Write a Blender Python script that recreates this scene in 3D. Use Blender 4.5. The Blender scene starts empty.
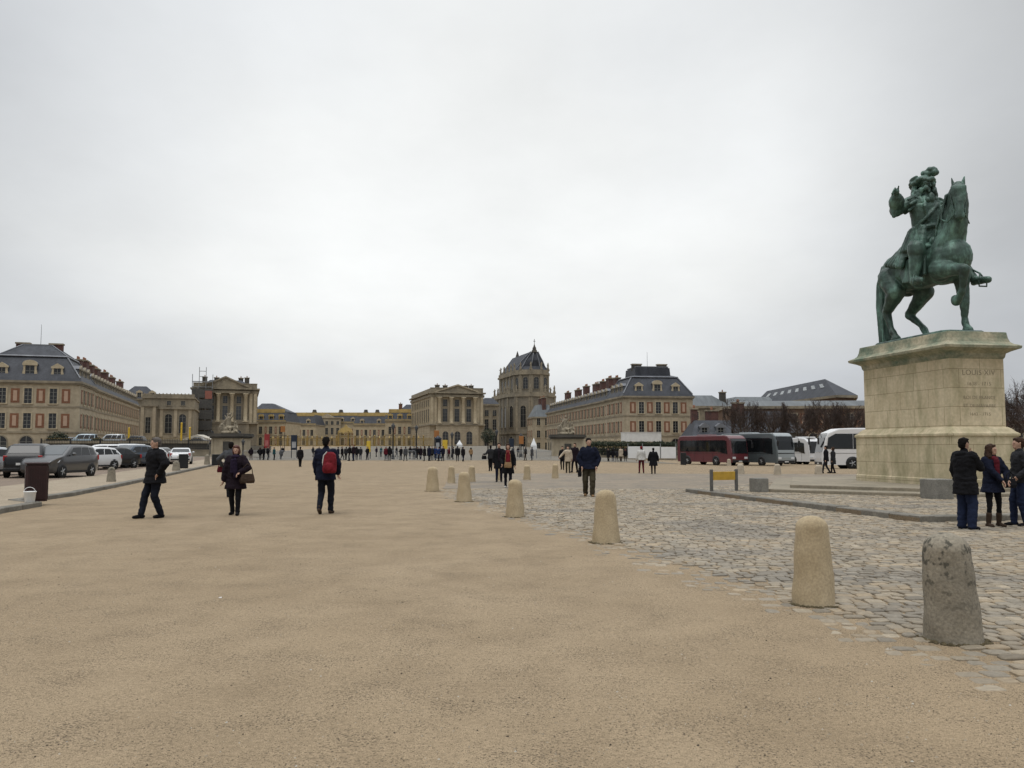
import bpy, math, random
from mathutils import Vector, Matrix, noise

R = math.radians
random.seed(11)
sc = bpy.context.scene
COL = sc.collection
PI = math.pi

# ------------------------------------------------------------------ camera
CAM_Z = 1.6
FPX = 860.0
PITCH = math.atan((447 - 384) / FPX)
cam_d = bpy.data.cameras.new('camera')
cam = bpy.data.objects.new('camera', cam_d)
COL.objects.link(cam)
cam.location = (0, 0, CAM_Z)
cam.rotation_euler = (R(90) + PITCH, 0, 0)
cam_d.sensor_width = 36
cam_d.lens = FPX / 1024 * 36
cam_d.clip_start = 0.1
cam_d.clip_end = 8000
sc.camera = cam


def ray(px, py):
    cx, cy = (px - 512) / FPX, (384 - py) / FPX
    c, s = math.cos(PITCH), math.sin(PITCH)
    return Vector((cx, c - s * cy, s + c * cy))


def at(px, py, Y):
    d = ray(px, py)
    t = Y / d.y
    return Vector((d.x * t, Y, CAM_Z + d.z * t))


def zat(py, Y):
    return at(512, py, Y).z


def xat(px, Y, py=447):
    return at(px, py, Y).x


def ss(a, b, v):
    t = max(0.0, min(1.0, (v - a) / (b - a)))
    return t * t * (3 - 2 * t)


def gz(x, y):
    """height of the square's ground"""
    r = ss(0, 22, x)
    dip = -0.50 * ss(42, 100, y) * ss(2, 26, x)
    dip -= 0.75 * ss(120, 205, y) * ss(14, 30, x)
    rise = 2.0 * ss(135, 330, y) * (1 - r)
    return dip + rise


def ground_at(px, py):
    d = ray(px, py)
    t = -CAM_Z / d.z
    for _ in range(12):
        p = Vector((0, 0, CAM_Z)) + d * t
        t = (gz(p.x, p.y) - CAM_Z) / d.z
    p = Vector((0, 0, CAM_Z)) + d * t
    return Vector((p.x, p.y, gz(p.x, p.y)))


# ------------------------------------------------------------------ mesh builder
class MB:
    def __init__(s):
        s.v, s.f, s.m, s.sm = [], [], [], []

    def add(s, vs, fs, mi=0, smooth=False, T=None):
        b = len(s.v)
        if T is not None:
            vs = [T @ Vector(v) for v in vs]
        s.v.extend([tuple(v) for v in vs])
        for f in fs:
            s.f.append([b + i for i in f])
            s.m.append(mi)
            s.sm.append(smooth)

    def box(s, x0, x1, y0, y1, z0, z1, mi=0, T=None):
        vs = [(x0, y0, z0), (x1, y0, z0), (x1, y1, z0), (x0, y1, z0),
              (x0, y0, z1), (x1, y0, z1), (x1, y1, z1), (x0, y1, z1)]
        fs = [(0, 3, 2, 1), (4, 5, 6, 7), (0, 1, 5, 4), (1, 2, 6, 5), (2, 3, 7, 6), (3, 0, 4, 7)]
        s.add(vs, fs, mi, False, T)

    def bbox(s, x0, x1, y0, y1, z0, z1, b, mi=0, T=None):
        """box with chamfered top and vertical edges"""
        r = [(x0 + b, y0), (x1 - b, y0), (x1, y0 + b), (x1, y1 - b), (x1 - b, y1), (x0 + b, y1), (x0, y1 - b), (x0, y0 + b)]
        r2 = [(x0 + 2 * b, y0 + b), (x1 - 2 * b, y0 + b), (x1 - b, y0 + 2 * b), (x1 - b, y1 - 2 * b), (x1 - 2 * b, y1 - b),
              (x0 + 2 * b, y1 - b), (x0 + b, y1 - 2 * b), (x0 + b, y0 + 2 * b)]
        s.loft([[(x, y, z0) for x, y in r], [(x, y, z1 - b) for x, y in r], [(x, y, z1) for x, y in r2]], mi, T=T)

    def loft(s, rings, mi=0, smooth=False, c0=True, c1=True, T=None, closed=True):
        n = len(rings[0])
        vs = [p for r in rings for p in r]
        fs = []
        for k in range(len(rings) - 1):
            for i in range(n if closed else n - 1):
                j = (i + 1) % n
                fs.append((k * n + i, k * n + j, (k + 1) * n + j, (k + 1) * n + i))
        s.add(vs, fs, mi, smooth, T)
        if c0:
            s.add(rings[0], [tuple(range(n))[::-1]], mi, False, T)
        if c1:
            s.add(rings[-1], [tuple(range(n))], mi, False, T)

    def prism(s, poly, z0, z1, mi=0, T=None):
        s.loft([[(x, y, z0) for x, y in poly], [(x, y, z1) for x, y in poly]], mi, T=T)

    def extr(s, poly, a, b, axis='y', mi=0, T=None):
        """polygon of (u, z) pairs swept along x or y"""
        if axis == 'y':
            s.loft([[(u, a, z) for u, z in poly], [(u, b, z) for u, z in poly]], mi, T=T)
        else:
            s.loft([[(a, u, z) for u, z in poly], [(b, u, z) for u, z in poly]], mi, T=T)

    def tube(s, p, q, r1, r2=None, n=8, mi=0, smooth=True, T=None, caps=True):
        r2 = r1 if r2 is None else r2
        p, q = Vector(p), Vector(q)
        d = (q - p)
        if d.length < 1e-7:
            return
        d.normalize()
        a = d.orthogonal().normalized()
        b = d.cross(a)
        rings = []
        for c, r in ((p, r1), (q, r2)):
            rings.append([tuple(c + (a * math.cos(2 * PI * i / n) + b * math.sin(2 * PI * i / n)) * r) for i in range(n)])
        s.loft(rings, mi, smooth, caps, caps, T)

    def path(s, pts, rad, n=6, mi=0, smooth=True, T=None):
        pts = [Vector(p) for p in pts]
        if not isinstance(rad, (list, tuple)):
            rad = [rad] * len(pts)
        rings = []
        a = None
        for k, p in enumerate(pts):
            d = (pts[min(k + 1, len(pts) - 1)] - pts[max(k - 1, 0)]).normalized()
            if a is None:
                a = d.orthogonal().normalized()
            else:
                a = (a - d * a.dot(d)).normalized()
            b = d.cross(a)
            rings.append([tuple(p + (a * math.cos(2 * PI * i / n) + b * math.sin(2 * PI * i / n)) * rad[k]) for i in range(n)])
        s.loft(rings, mi, smooth, True, True, T)

    def cone(s, p, q, r1, r2, n=12):
        """closed capsule with two radii (used inside blobs)"""
        p, q = Vector(p), Vector(q)
        d = q - p
        if d.length < 1e-6:
            d = Vector((0, 0, 1e-4))
        d.normalize()
        a = d.orthogonal().normalized()
        b = d.cross(a)
        rings = []
        for t in (-88, -55, -25, 0):
            rings.append((p + d * r1 * math.sin(R(t)), r1 * math.cos(R(t))))
        for t in (0, 25, 55, 88):
            rings.append((q + d * r2 * math.sin(R(t)), r2 * math.cos(R(t))))
        s.loft([[tuple(c + (a * math.cos(2 * PI * i / n) + b * math.sin(2 * PI * i / n)) * r) for i in range(n)] for c, r in rings], 0, True)

    def ell(s, c, r, n=14, m=8, mi=0, T=None, smooth=True):
        rings = []
        for k in range(m + 1):
            t = -PI / 2 + PI * (k + 0.02 if k == 0 else (k - 0.02 if k == m else k)) / m
            rings.append([(c[0] + r[0] * math.cos(t) * math.cos(2 * PI * i / n), c[1] + r[1] * math.cos(t) * math.sin(2 * PI * i / n),
                           c[2] + r[2] * math.sin(t)) for i in range(n)])
        s.loft(rings, mi, smooth, T=T)

    def lathe(s, prof, n=16, c=(0, 0, 0), mi=0, smooth=True, T=None):
        rings = [[(c[0] + r * math.cos(2 * PI * i / n), c[1] + r * math.sin(2 * PI * i / n), c[2] + z) for i in range(n)] for r, z in prof]
        s.loft(rings, mi, smooth, T=T)

    def mesh(s, name, mats):
        me = bpy.data.meshes.new(name)
        me.from_pydata(s.v, [], s.f)
        if not isinstance(mats, (list, tuple)):
            mats = [mats]
        for m in mats:
            me.materials.append(m)
        me.polygons.foreach_set('material_index', s.m)
        me.polygons.foreach_set('use_smooth', s.sm)
        me.update()
        return me

    def build(s, name, mats, parent=None, loc=(0, 0, 0), rz=0):
        return link(name, s.mesh(name, mats), parent, loc, rz)


def link(name, me, parent=None, loc=(0, 0, 0), rz=0):
    o = bpy.data.objects.new(name, me)
    COL.objects.link(o)
    o.location = loc
    o.rotation_euler = (0, 0, rz)
    if parent is not None:
        o.parent = parent
    return o


def tag(o, label, cat, group=None, kind=None):
    o['label'] = label
    o['category'] = cat
    if group:
        o['group'] = group
    if kind:
        o['kind'] = kind
    return o


def thing(name, label, cat, loc=(0, 0, 0), rz=0, group=None):
    o = bpy.data.objects.new(name, None)
    o.empty_display_size = 0.3
    COL.objects.link(o)
    o.location = loc
    o.rotation_euler = (0, 0, rz)
    return tag(o, label, cat, group)


def struct(o):
    o['kind'] = 'structure'
    return o


def copy_tree(o, parent=None):
    c = o.copy()
    COL.objects.link(c)
    c.parent = parent
    for ch in list(o.children):
        copy_tree(ch, c)
    return c


ORD = ['first', 'second', 'third', 'fourth', 'fifth', 'sixth', 'seventh', 'eighth', 'ninth', 'tenth', 'eleventh', 'twelfth',
       'thirteenth', 'fourteenth', 'fifteenth', 'sixteenth', 'seventeenth', 'eighteenth', 'nineteenth', 'twentieth',
       'twenty-first', 'twenty-second', 'twenty-third', 'twenty-fourth', 'twenty-fifth', 'twenty-sixth', 'twenty-seventh',
       'twenty-eighth', 'twenty-ninth', 'thirtieth', 'thirty-first', 'thirty-second', 'thirty-third', 'thirty-fourth']


# ------------------------------------------------------------------ blobs: a union of capsules grown into one continuous skin
def blob(fn, voxel, smooth=4, wob=0.0, wscale=9.0, seed=0.0):
    mb = MB()
    fn(mb)
    me = bpy.data.meshes.new('blob')
    me.from_pydata(mb.v, [], mb.f)
    o = bpy.data.objects.new('blob', me)
    COL.objects.link(o)
    m = o.modifiers.new('r', 'REMESH')
    m.mode = 'VOXEL'
    m.voxel_size = voxel
    if smooth:
        m2 = o.modifiers.new('s', 'SMOOTH')
        m2.factor = 0.5
        m2.iterations = smooth
    dg = bpy.context.evaluated_depsgraph_get()
    dg.update()
    out = bpy.data.meshes.new_from_object(o.evaluated_get(dg))
    bpy.data.objects.remove(o)
    bpy.data.meshes.remove(me)
    if wob:
        ns = [v.normal.copy() for v in out.vertices]
        for v, nn in zip(out.vertices, ns):
            p = v.co * wscale + Vector((seed, seed * 1.7, 0))
            q = Vector((p.x, p.y, p.z * 1.8))
            v.co += nn * (noise.noise(q) * wob + noise.noise(q * 2.3) * wob * 0.5)
    out.polygons.foreach_set('use_smooth', [True] * len(out.polygons))
    out.update()
    return out


# ------------------------------------------------------------------ materials
MAT = {}


def mat(name, col, rough=0.85, var=0.0, scale=2.0, col2=None, bump=0.0, bscale=None, metal=0.0, spec=0.35, stretch=None,
        coat=0.0, det=5, fine=0.0, fscale=40.0):
    """procedural surface: base colour broken up by noise towards col2, optional fine speckle and bump"""
    if name in MAT:
        return MAT[name]
    m = bpy.data.materials.new(name)
    m.use_nodes = True
    nt = m.node_tree
    N, L = nt.nodes, nt.links
    b = N['Principled BSDF']
    b.inputs['Roughness'].default_value = rough
    b.inputs['Metallic'].default_value = metal
    b.inputs['Specular IOR Level'].default_value = spec
    if coat:
        b.inputs['Coat Weight'].default_value = coat
        b.inputs['Coat Roughness'].default_value = 0.06
    tc = N.new('ShaderNodeTexCoord')
    mp = N.new('ShaderNodeMapping')
    L.new(tc.outputs['Object'], mp.inputs['Vector'])
    if stretch:
        mp.inputs['Scale'].default_value = stretch
    c2 = col2 or tuple(max(0, c * (1 - var)) for c in col)
    nz = N.new('ShaderNodeTexNoise')
    nz.inputs['Scale'].default_value = scale
    nz.inputs['Detail'].default_value = det
    nz.inputs['Roughness'].default_value = 0.62
    L.new(mp.outputs['Vector'], nz.inputs['Vector'])
    rp = N.new('ShaderNodeValToRGB')
    rp.color_ramp.elements[0].position = 0.34
    rp.color_ramp.elements[1].position = 0.66
    rp.color_ramp.elements[0].color = (*c2, 1)
    rp.color_ramp.elements[1].color = (*col, 1)
    L.new(nz.outputs['Fac'], rp.inputs['Fac'])
    last = rp.outputs['Color']
    if fine:
        n2 = N.new('ShaderNodeTexNoise')
        n2.inputs['Scale'].default_value = fscale
        n2.inputs['Detail'].default_value = 3
        L.new(tc.outputs['Object'], n2.inputs['Vector'])
        mr = N.new('ShaderNodeMapRange')
        mr.inputs['From Min'].default_value = 0.3
        mr.inputs['From Max'].default_value = 0.7
        mr.inputs['To Min'].default_value = 1 - fine
        mr.inputs['To Max'].default_value = 1 + fine
        L.new(n2.outputs['Fac'], mr.inputs['Value'])
        mx = N.new('ShaderNodeMix')
        mx.data_type = 'RGBA'
        mx.blend_type = 'MULTIPLY'
        mx.inputs['Factor'].default_value = 1
        L.new(last, mx.inputs['A'])
        L.new(mr.outputs['Result'], mx.inputs['B'])
        last = mx.outputs['Result']
    L.new(last, b.inputs['Base Color'])
    if bump:
        nb = N.new('ShaderNodeTexNoise')
        nb.inputs['Scale'].default_value = bscale or scale * 6
        nb.inputs['Detail'].default_value = 4
        L.new(mp.outputs['Vector'], nb.inputs['Vector'])
        bp = N.new('ShaderNodeBump')
        bp.inputs['Strength'].default_value = bump
        bp.inputs['Distance'].default_value = 0.02
        L.new(nb.outputs['Fac'], bp.inputs['Height'])
        L.new(bp.outputs['Normal'], b.inputs['Normal'])
    MAT[name] = m
    return m


def glass(name, col=(0.02, 0.024, 0.028), rough=0.12, col2=None):
    return mat(name, col, rough, var=0.4, scale=0.7, col2=col2, spec=0.5)


# stone and roofs of the palace
ST = mat('cream limestone', (0.435, 0.37, 0.265), 0.9, scale=0.35, col2=(0.315, 0.265, 0.19), stretch=(1, 1, 0.35), fine=0.12, fscale=1.6)
ST2 = mat('grey weathered limestone', (0.31, 0.265, 0.19), 0.9, scale=0.3, col2=(0.19, 0.165, 0.125), stretch=(1, 1, 0.3), fine=0.15, fscale=1.4)
ST3 = mat('pale dressed limestone', (0.47, 0.40, 0.28), 0.9, scale=0.5, col2=(0.38, 0.32, 0.22), fine=0.1, fscale=2)
STD = mat('sooty and shade dark limestone', (0.105, 0.095, 0.08), 0.92, scale=0.5, col2=(0.055, 0.052, 0.046), fine=0.15)  # on the terrace wall this dark tone is painted shade
BRICK = mat('red brick', (0.225, 0.105, 0.06), 0.9, scale=0.9, col2=(0.165, 0.08, 0.05), fine=0.25, fscale=6)
BRICKP = mat('faded pink plaster brick', (0.47, 0.34, 0.25), 0.9, scale=0.9, col2=(0.40, 0.275, 0.20))
BRICKD = mat('dark chimney brick', (0.125, 0.06, 0.048), 0.9, scale=0.7, col2=(0.075, 0.045, 0.04), fine=0.2, fscale=4)
SLATE = mat('blue grey slate', (0.047, 0.051, 0.062), 0.62, scale=0.6, col2=(0.024, 0.027, 0.034), stretch=(1, 1, 0.4), fine=0.22, fscale=3.0)
LEAD = mat('grey lead flashing', (0.20, 0.21, 0.225), 0.5, scale=0.6, col2=(0.13, 0.135, 0.15), metal=0.15)
ZINC = mat('weathered zinc roof', (0.135, 0.148, 0.155), 0.55, scale=0.3, col2=(0.085, 0.095, 0.10), stretch=(3, 0.4, 1), metal=0.1)
GOLD = mat('gilded lead', (0.56, 0.41, 0.16), 0.5, scale=0.35, col2=(0.36, 0.27, 0.12), metal=0.35)
GOLDP = mat('gilded ironwork', (0.36, 0.25, 0.085), 0.5, scale=1.2, col2=(0.20, 0.145, 0.06), metal=0.3)
PANE = glass('dark window glass', (0.028, 0.030, 0.033), 0.1, (0.012, 0.013, 0.014))
PANE2 = glass('greyish window glass', (0.07, 0.075, 0.08), 0.12, (0.03, 0.032, 0.035))
WOODW = mat('off white window bars', (0.21, 0.205, 0.18), 0.7, var=0.15)
IRON = mat('black painted iron', (0.018, 0.019, 0.02), 0.5, var=0.3, scale=3)
IRONG = mat('grey galvanised steel', (0.30, 0.31, 0.32), 0.45, var=0.25, scale=4, metal=0.4)
BRONZE = None
WHITE = mat('white painted board', (0.72, 0.73, 0.73), 0.6, var=0.1, scale=0.8)
DARK = mat('black void paint', (0.012, 0.012, 0.012), 0.8)
# ------------------------------------------------------------------ sky and light
SUN_EL, SUN_ROT = R(70), R(205)
world = bpy.data.worlds.new('World')
sc.world = world
world.use_nodes = True
nt = world.node_tree
N, L = nt.nodes, nt.links
bg = N['Background']
bg.inputs['Strength'].default_value = 0.1
sky = N.new('ShaderNodeTexSky')
sky.sky_type = 'NISHITA'
sky.sun_disc = False
sky.sun_elevation = SUN_EL
sky.sun_rotation = SUN_ROT
sky.air_density = 1.5
sky.dust_density = 4.0
tc = N.new('ShaderNodeTexCoord')
sep = N.new('ShaderNodeSeparateXYZ')
L.new(tc.outputs['Generated'], sep.inputs[0])


def mth(op, a, b=None, c=None, clamp=False):
    n = N.new('ShaderNodeMath')
    n.operation = op
    n.use_clamp = clamp
    for i, v in enumerate((a, b, c)):
        if v is None:
            continue
        if isinstance(v, (int, float)):
            n.inputs[i].default_value = v
        else:
            L.new(v, n.inputs[i])
    return n.outputs[0]


zc = mth('MAXIMUM', sep.outputs['Z'], 0.0)
den = mth('ADD', zc, 0.22)
cu = mth('DIVIDE', sep.outputs['X'], den)
cv = mth('DIVIDE', sep.outputs['Y'], den)
cmb = N.new('ShaderNodeCombineXYZ')
L.new(cu, cmb.inputs[0])
L.new(cv, cmb.inputs[1])
cmb.inputs[2].default_value = 3.7


def wnoise(scale, detail, rough=0.55, off=0.0):
    mp = N.new('ShaderNodeMapping')
    mp.inputs['Location'].default_value = (off, off * 0.6, 0)
    mp.inputs['Scale'].default_value = (1.0, 0.8, 1.0)
    L.new(cmb.outputs[0], mp.inputs[0])
    n = N.new('ShaderNodeTexNoise')
    n.inputs['Scale'].default_value = scale
    n.inputs['Detail'].default_value = detail
    n.inputs['Roughness'].default_value = rough
    L.new(mp.outputs[0], n.inputs['Vector'])
    return n.outputs['Fac']


n1 = wnoise(0.42, 3, 0.5, 1.9)
n2 = wnoise(1.3, 6, 0.55, 5.2)
cl = mth('ADD', mth('MULTIPLY', mth('SUBTRACT', n1, 0.5), 0.50), mth('MULTIPLY', mth('SUBTRACT', n2, 0.5), 0.46))
# overcast: even near the horizon, clearly brighter overhead
bands = N.new('ShaderNodeMapRange')
bands.inputs['From Min'].default_value = 0.53
bands.inputs['From Max'].default_value = 1.0
bands.inputs['To Min'].default_value = 0.0
bands.inputs['To Max'].default_value = 1.0
L.new(zc, bands.inputs['Value'])
# the brighter thin patch of cloud ahead, where the veiled light comes through
dot = N.new('ShaderNodeVectorMath')
dot.operation = 'DOT_PRODUCT'
L.new(tc.outputs['Generated'], dot.inputs[0])
dot.inputs[1].default_value = Vector((-0.06, 0.93, 0.36)).normalized()
patch = N.new('ShaderNodeMapRange')
patch.interpolation_type = 'SMOOTHSTEP'
patch.inputs['From Min'].default_value = 0.80
patch.inputs['From Max'].default_value = 1.0
patch.inputs['To Min'].default_value = 0.0
patch.inputs['To Max'].default_value = 0.36
L.new(dot.outputs['Value'], patch.inputs['Value'])
lum = mth('ADD', 0.545, patch.outputs[0])
lum = mth('MULTIPLY', lum, mth('ADD', 1.0, cl))
lum = mth('ADD', lum, mth('MULTIPLY', bands.outputs[0], 1.45))
lum = mth('MULTIPLY', lum, 10.0)
tint = N.new('ShaderNodeMix')
tint.data_type = 'RGBA'
tint.blend_type = 'MULTIPLY'
tint.inputs['Factor'].default_value = 1.0
crp = N.new('ShaderNodeValToRGB')
crp.color_ramp.elements[0].position = 0.35
crp.color_ramp.elements[1].position = 0.62
crp.color_ramp.elements[0].color = (0.95, 0.99, 1.045, 1)
crp.color_ramp.elements[1].color = (0.985, 1.0, 0.995, 1)
L.new(n1, crp.inputs['Fac'])
L.new(crp.outputs['Color'], tint.inputs['A'])
L.new(lum, tint.inputs['B'])
mixs = N.new('ShaderNodeMix')
mixs.data_type = 'RGBA'
mixs.inputs['Factor'].default_value = 0.96
L.new(sky.outputs['Color'], mixs.inputs['A'])
L.new(tint.outputs['Result'], mixs.inputs['B'])
L.new(mixs.outputs['Result'], bg.inputs['Color'])

sd = bpy.data.lights.new('sun', 'SUN')
sd.energy = 0.95
sd.angle = R(32)
sd.color = (1.0, 0.97, 0.92)
sun = bpy.data.objects.new('sun', sd)
COL.objects.link(sun)
# the sky node's rotation is measured from +Y, turning towards +X
sun_dir = Vector((math.sin(SUN_ROT) * math.cos(SUN_EL), math.cos(SUN_ROT) * math.cos(SUN_EL), math.sin(SUN_EL)))
sun.rotation_euler = sun_dir.to_track_quat('Z', 'Y').to_euler()
sun.location = (0, 0, 60)

sc.view_settings.view_transform = 'Standard'
sc.view_settings.look = 'None'
sc.view_settings.exposure = 0.0
sc.view_settings.gamma = 1.0
sc.view_settings.use_curve_mapping = False
sc.render.engine = 'CYCLES'
cy = sc.cycles
cy.use_denoising = True
cy.denoiser = 'OPENIMAGEDENOISE'
cy.max_bounces = 5
cy.diffuse_bounces = 3
cy.glossy_bounces = 2
cy.transparent_max_bounces = 6
cy.use_adaptive_sampling = True
cy.adaptive_threshold = 0.02


# ------------------------------------------------------------------ ground materials
def ground_mat(name, base, dark, light, speck, speck_amt=0.8, sscale=48.0):
    m = bpy.data.materials.new(name)
    m.use_nodes = True
    nt = m.node_tree
    N, L = nt.nodes, nt.links
    b = N['Principled BSDF']
    b.inputs['Roughness'].default_value = 0.95
    b.inputs['Specular IOR Level'].default_value = 0.2
    tc = N.new('ShaderNodeTexCoord')

    def nz(scale, det, rough=0.6, st=None, dist=0.0):
        mp = N.new('ShaderNodeMapping')
        if st:
            mp.inputs['Scale'].default_value = st
        L.new(tc.outputs['Object'], mp.inputs[0])
        n = N.new('ShaderNodeTexNoise')
        n.inputs['Scale'].default_value = scale
        n.inputs['Detail'].default_value = det
        n.inputs['Roughness'].default_value = rough
        n.inputs['Distortion'].default_value = dist
        L.new(mp.outputs[0], n.inputs['Vector'])
        return n.outputs['Fac']

    def mr(v, a, bb, c, d):
        n = N.new('ShaderNodeMapRange')
        for k, x in (('From Min', a), ('From Max', bb), ('To Min', c), ('To Max', d)):
            n.inputs[k].default_value = x
        L.new(v, n.inputs['Value'])
        return n.outputs[0]

    def mix(f, A, B, bt='MIX'):
        n = N.new('ShaderNodeMix')
        n.data_type = 'RGBA'
        n.blend_type = bt
        if isinstance(f, (int, float)):
            n.inputs['Factor'].default_value = f
        else:
            L.new(f, n.inputs['Factor'])
        for s_, v in (('A', A), ('B', B)):
            if isinstance(v, tuple):
                n.inputs[s_].default_value = (*v, 1)
            else:
                L.new(v, n.inputs[s_])
        return n.outputs['Result']

    big = nz(0.13, 6, 0.62, (1, 0.5, 1), 0.6)
    mid = nz(0.9, 6, 0.65, (1, 0.7, 1))
    fin = nz(26.0, 5, 0.75)
    grit = nz(sscale * 2.2, 2, 0.6)
    sp = nz(sscale, 2, 0.5)
    spm = nz(1.7, 4, 0.7)
    c = mix(mr(big, 0.35, 0.65, 0, 1), base, light)
    c = mix(mr(mid, 0.42, 0.72, 0, 0.7), c, dark)
    wet = nz(0.34, 5, 0.7, (0.55, 1.3, 1), 0.8)
    c = mix(mr(wet, 0.50, 0.70, 0, 0.38), c, dark)
    c = mix(1.0, c, mix(mr(fin, 0.3, 0.7, 0, 1), (0.74, 0.74, 0.73), (1.24, 1.24, 1.25)), 'MULTIPLY')
    c = mix(1.0, c, mix(mr(grit, 0.33, 0.67, 0, 1), (0.62, 0.62, 0.61), (1.36, 1.36, 1.38)), 'MULTIPLY')
    thr = mr(spm, 0.35, 0.7, 0.0, 0.11)
    n = N.new('ShaderNodeMath')
    n.operation = 'ADD'
    L.new(sp, n.inputs[0])
    L.new(thr, n.inputs[1])
    c = mix(mr(n.outputs[0], 0.63, 0.71, 0, speck_amt), c, speck)
    sp2 = nz(sscale * 0.42, 3, 0.6)
    n2_ = N.new('ShaderNodeMath')
    n2_.operation = 'ADD'
    L.new(sp2, n2_.inputs[0])
    L.new(thr, n2_.inputs[1])
    c = mix(mr(n2_.outputs[0], 0.645, 0.74, 0, speck_amt * 0.7), c, tuple(v * 1.7 for v in speck))
    L.new(c, b.inputs['Base Color'])
    bp = N.new('ShaderNodeBump')
    bp.inputs['Strength'].default_value = 0.25
    bp.inputs['Distance'].default_value = 0.006
    add = N.new('ShaderNodeMath')
    add.operation = 'ADD'
    L.new(fin, add.inputs[0])
    L.new(grit, add.inputs[1])
    L.new(add.outputs[0], bp.inputs['Height'])
    L.new(bp.outputs['Normal'], b.inputs['Normal'])
    MAT[name] = m
    return m


GRAVEL = ground_mat('compacted sand and gravel', (0.290, 0.220, 0.138), (0.214, 0.160, 0.099), (0.316, 0.244, 0.158), (0.052, 0.039, 0.027), 0.9, 66.0)
SAND = ground_mat('pale trodden sand', (0.33, 0.275, 0.20), (0.27, 0.22, 0.155), (0.36, 0.30, 0.225), (0.13, 0.10, 0.07), 0.5)
ASPH = ground_mat('worn pinkish asphalt', (0.215, 0.165, 0.125), (0.175, 0.135, 0.105), (0.24, 0.19, 0.145), (0.10, 0.08, 0.06), 0.4)
COURT = ground_mat('pale court paving', (0.175, 0.158, 0.128), (0.135, 0.122, 0.10), (0.205, 0.185, 0.15), (0.17, 0.15, 0.13), 0.3, 20)
JOINT = ground_mat('sandy joint filling', (0.215, 0.165, 0.108), (0.16, 0.125, 0.085), (0.25, 0.195, 0.13), (0.075, 0.06, 0.045))


def attr_stone(name, rough=0.8):
    m = bpy.data.materials.new(name)
    m.use_nodes = True
    nt = m.node_tree
    N, L = nt.nodes, nt.links
    b = N['Principled BSDF']
    b.inputs['Roughness'].default_value = rough
    b.inputs['Specular IOR Level'].default_value = 0.3
    at_ = N.new('ShaderNodeAttribute')
    at_.attribute_name = 'stone_colour'
    tc = N.new('ShaderNodeTexCoord')
    n1 = N.new('ShaderNodeTexNoise')
    n1.inputs['Scale'].default_value = 22
    n1.inputs['Detail'].default_value = 5
    n1.inputs['Roughness'].default_value = 0.7
    L.new(tc.outputs['Object'], n1.inputs['Vector'])
    mr = N.new('ShaderNodeMapRange')
    for k, x in (('From Min', 0.3), ('From Max', 0.7), ('To Min', 0.78), ('To Max', 1.2)):
        mr.inputs[k].default_value = x
    L.new(n1.outputs['Fac'], mr.inputs['Value'])
    mx = N.new('ShaderNodeMix')
    mx.data_type = 'RGBA'
    mx.blend_type = 'MULTIPLY'
    mx.inputs['Factor'].default_value = 1
    L.new(at_.outputs['Color'], mx.inputs['A'])
    L.new(mr.outputs[0], mx.inputs['B'])
    L.new(mx.outputs['Result'], b.inputs['Base Color'])
    bp = N.new('ShaderNodeBump')
    bp.inputs['Strength'].default_value = 0.35
    bp.inputs['Distance'].default_value = 0.01
    L.new(n1.outputs['Fac'], bp.inputs['Height'])
    L.new(bp.outputs['Normal'], b.inputs['Normal'])
    MAT[name] = m
    return m


COBBLE = attr_stone('sandstone cobbles', 0.72)


def cobble_far():
    m = bpy.data.materials.new('distant cobbles')
    m.use_nodes = True
    nt = m.node_tree
    N, L = nt.nodes, nt.links
    b = N['Principled BSDF']
    b.inputs['Roughness'].default_value = 0.75
    tc = N.new('ShaderNodeTexCoord')
    br = N.new('ShaderNodeTexBrick')
    br.inputs['Scale'].default_value = 1.0
    br.inputs['Brick Width'].default_value = 0.18
    br.inputs['Row Height'].default_value = 0.155
    br.inputs['Mortar Size'].default_value = 0.022
    br.inputs['Color1'].default_value = (0.165, 0.141, 0.108, 1)
    br.inputs['Color2'].default_value = (0.268, 0.229, 0.174, 1)
    br.inputs['Mortar'].default_value = (0.17, 0.135, 0.095, 1)
    L.new(tc.outputs['Object'], br.inputs['Vector'])
    n1 = N.new('ShaderNodeTexNoise')
    n1.inputs['Scale'].default_value = 0.5
    n1.inputs['Detail'].default_value = 6
    n1.inputs['Roughness'].default_value = 0.65
    L.new(tc.outputs['Object'], n1.inputs['Vector'])
    rp = N.new('ShaderNodeValToRGB')
    rp.color_ramp.elements[0].position = 0.36
    rp.color_ramp.elements[1].position = 0.62
    rp.color_ramp.elements[0].color = (0.74, 0.74, 0.74, 1)
    rp.color_ramp.elements[1].color = (1.12, 1.06, 0.97, 1)
    L.new(n1.outputs['Fac'], rp.inputs['Fac'])
    mx = N.new('ShaderNodeMix')
    mx.data_type = 'RGBA'
    mx.blend_type = 'MULTIPLY'
    mx.inputs['Factor'].default_value = 1
    L.new(br.outputs['Color'], mx.inputs['A'])
    L.new(rp.outputs['Color'], mx.inputs['B'])
    L.new(mx.outputs['Result'], b.inputs['Base Color'])
    MAT['distant cobbles'] = m
    return m


COBFAR = cobble_far()


# ------------------------------------------------------------------ ground sheets
def frange(a, b, s):
    n = max(1, int(round((b - a) / s)))
    return [a + (b - a) * i / n for i in range(n + 1)]


def grid_sheet(name, xs, ys, off, m):
    mb = MB()
    vs = [(x, y, gz(x, y) + off) for y in ys for x in xs]
    nx = len(xs)
    fs = [(j * nx + i, j * nx + i + 1, (j + 1) * nx + i + 1, (j + 1) * nx + i) for j in range(len(ys) - 1) for i in range(nx - 1)]
    mb.add(vs, fs, 0, True)
    return struct(mb.build(name, m))


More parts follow.
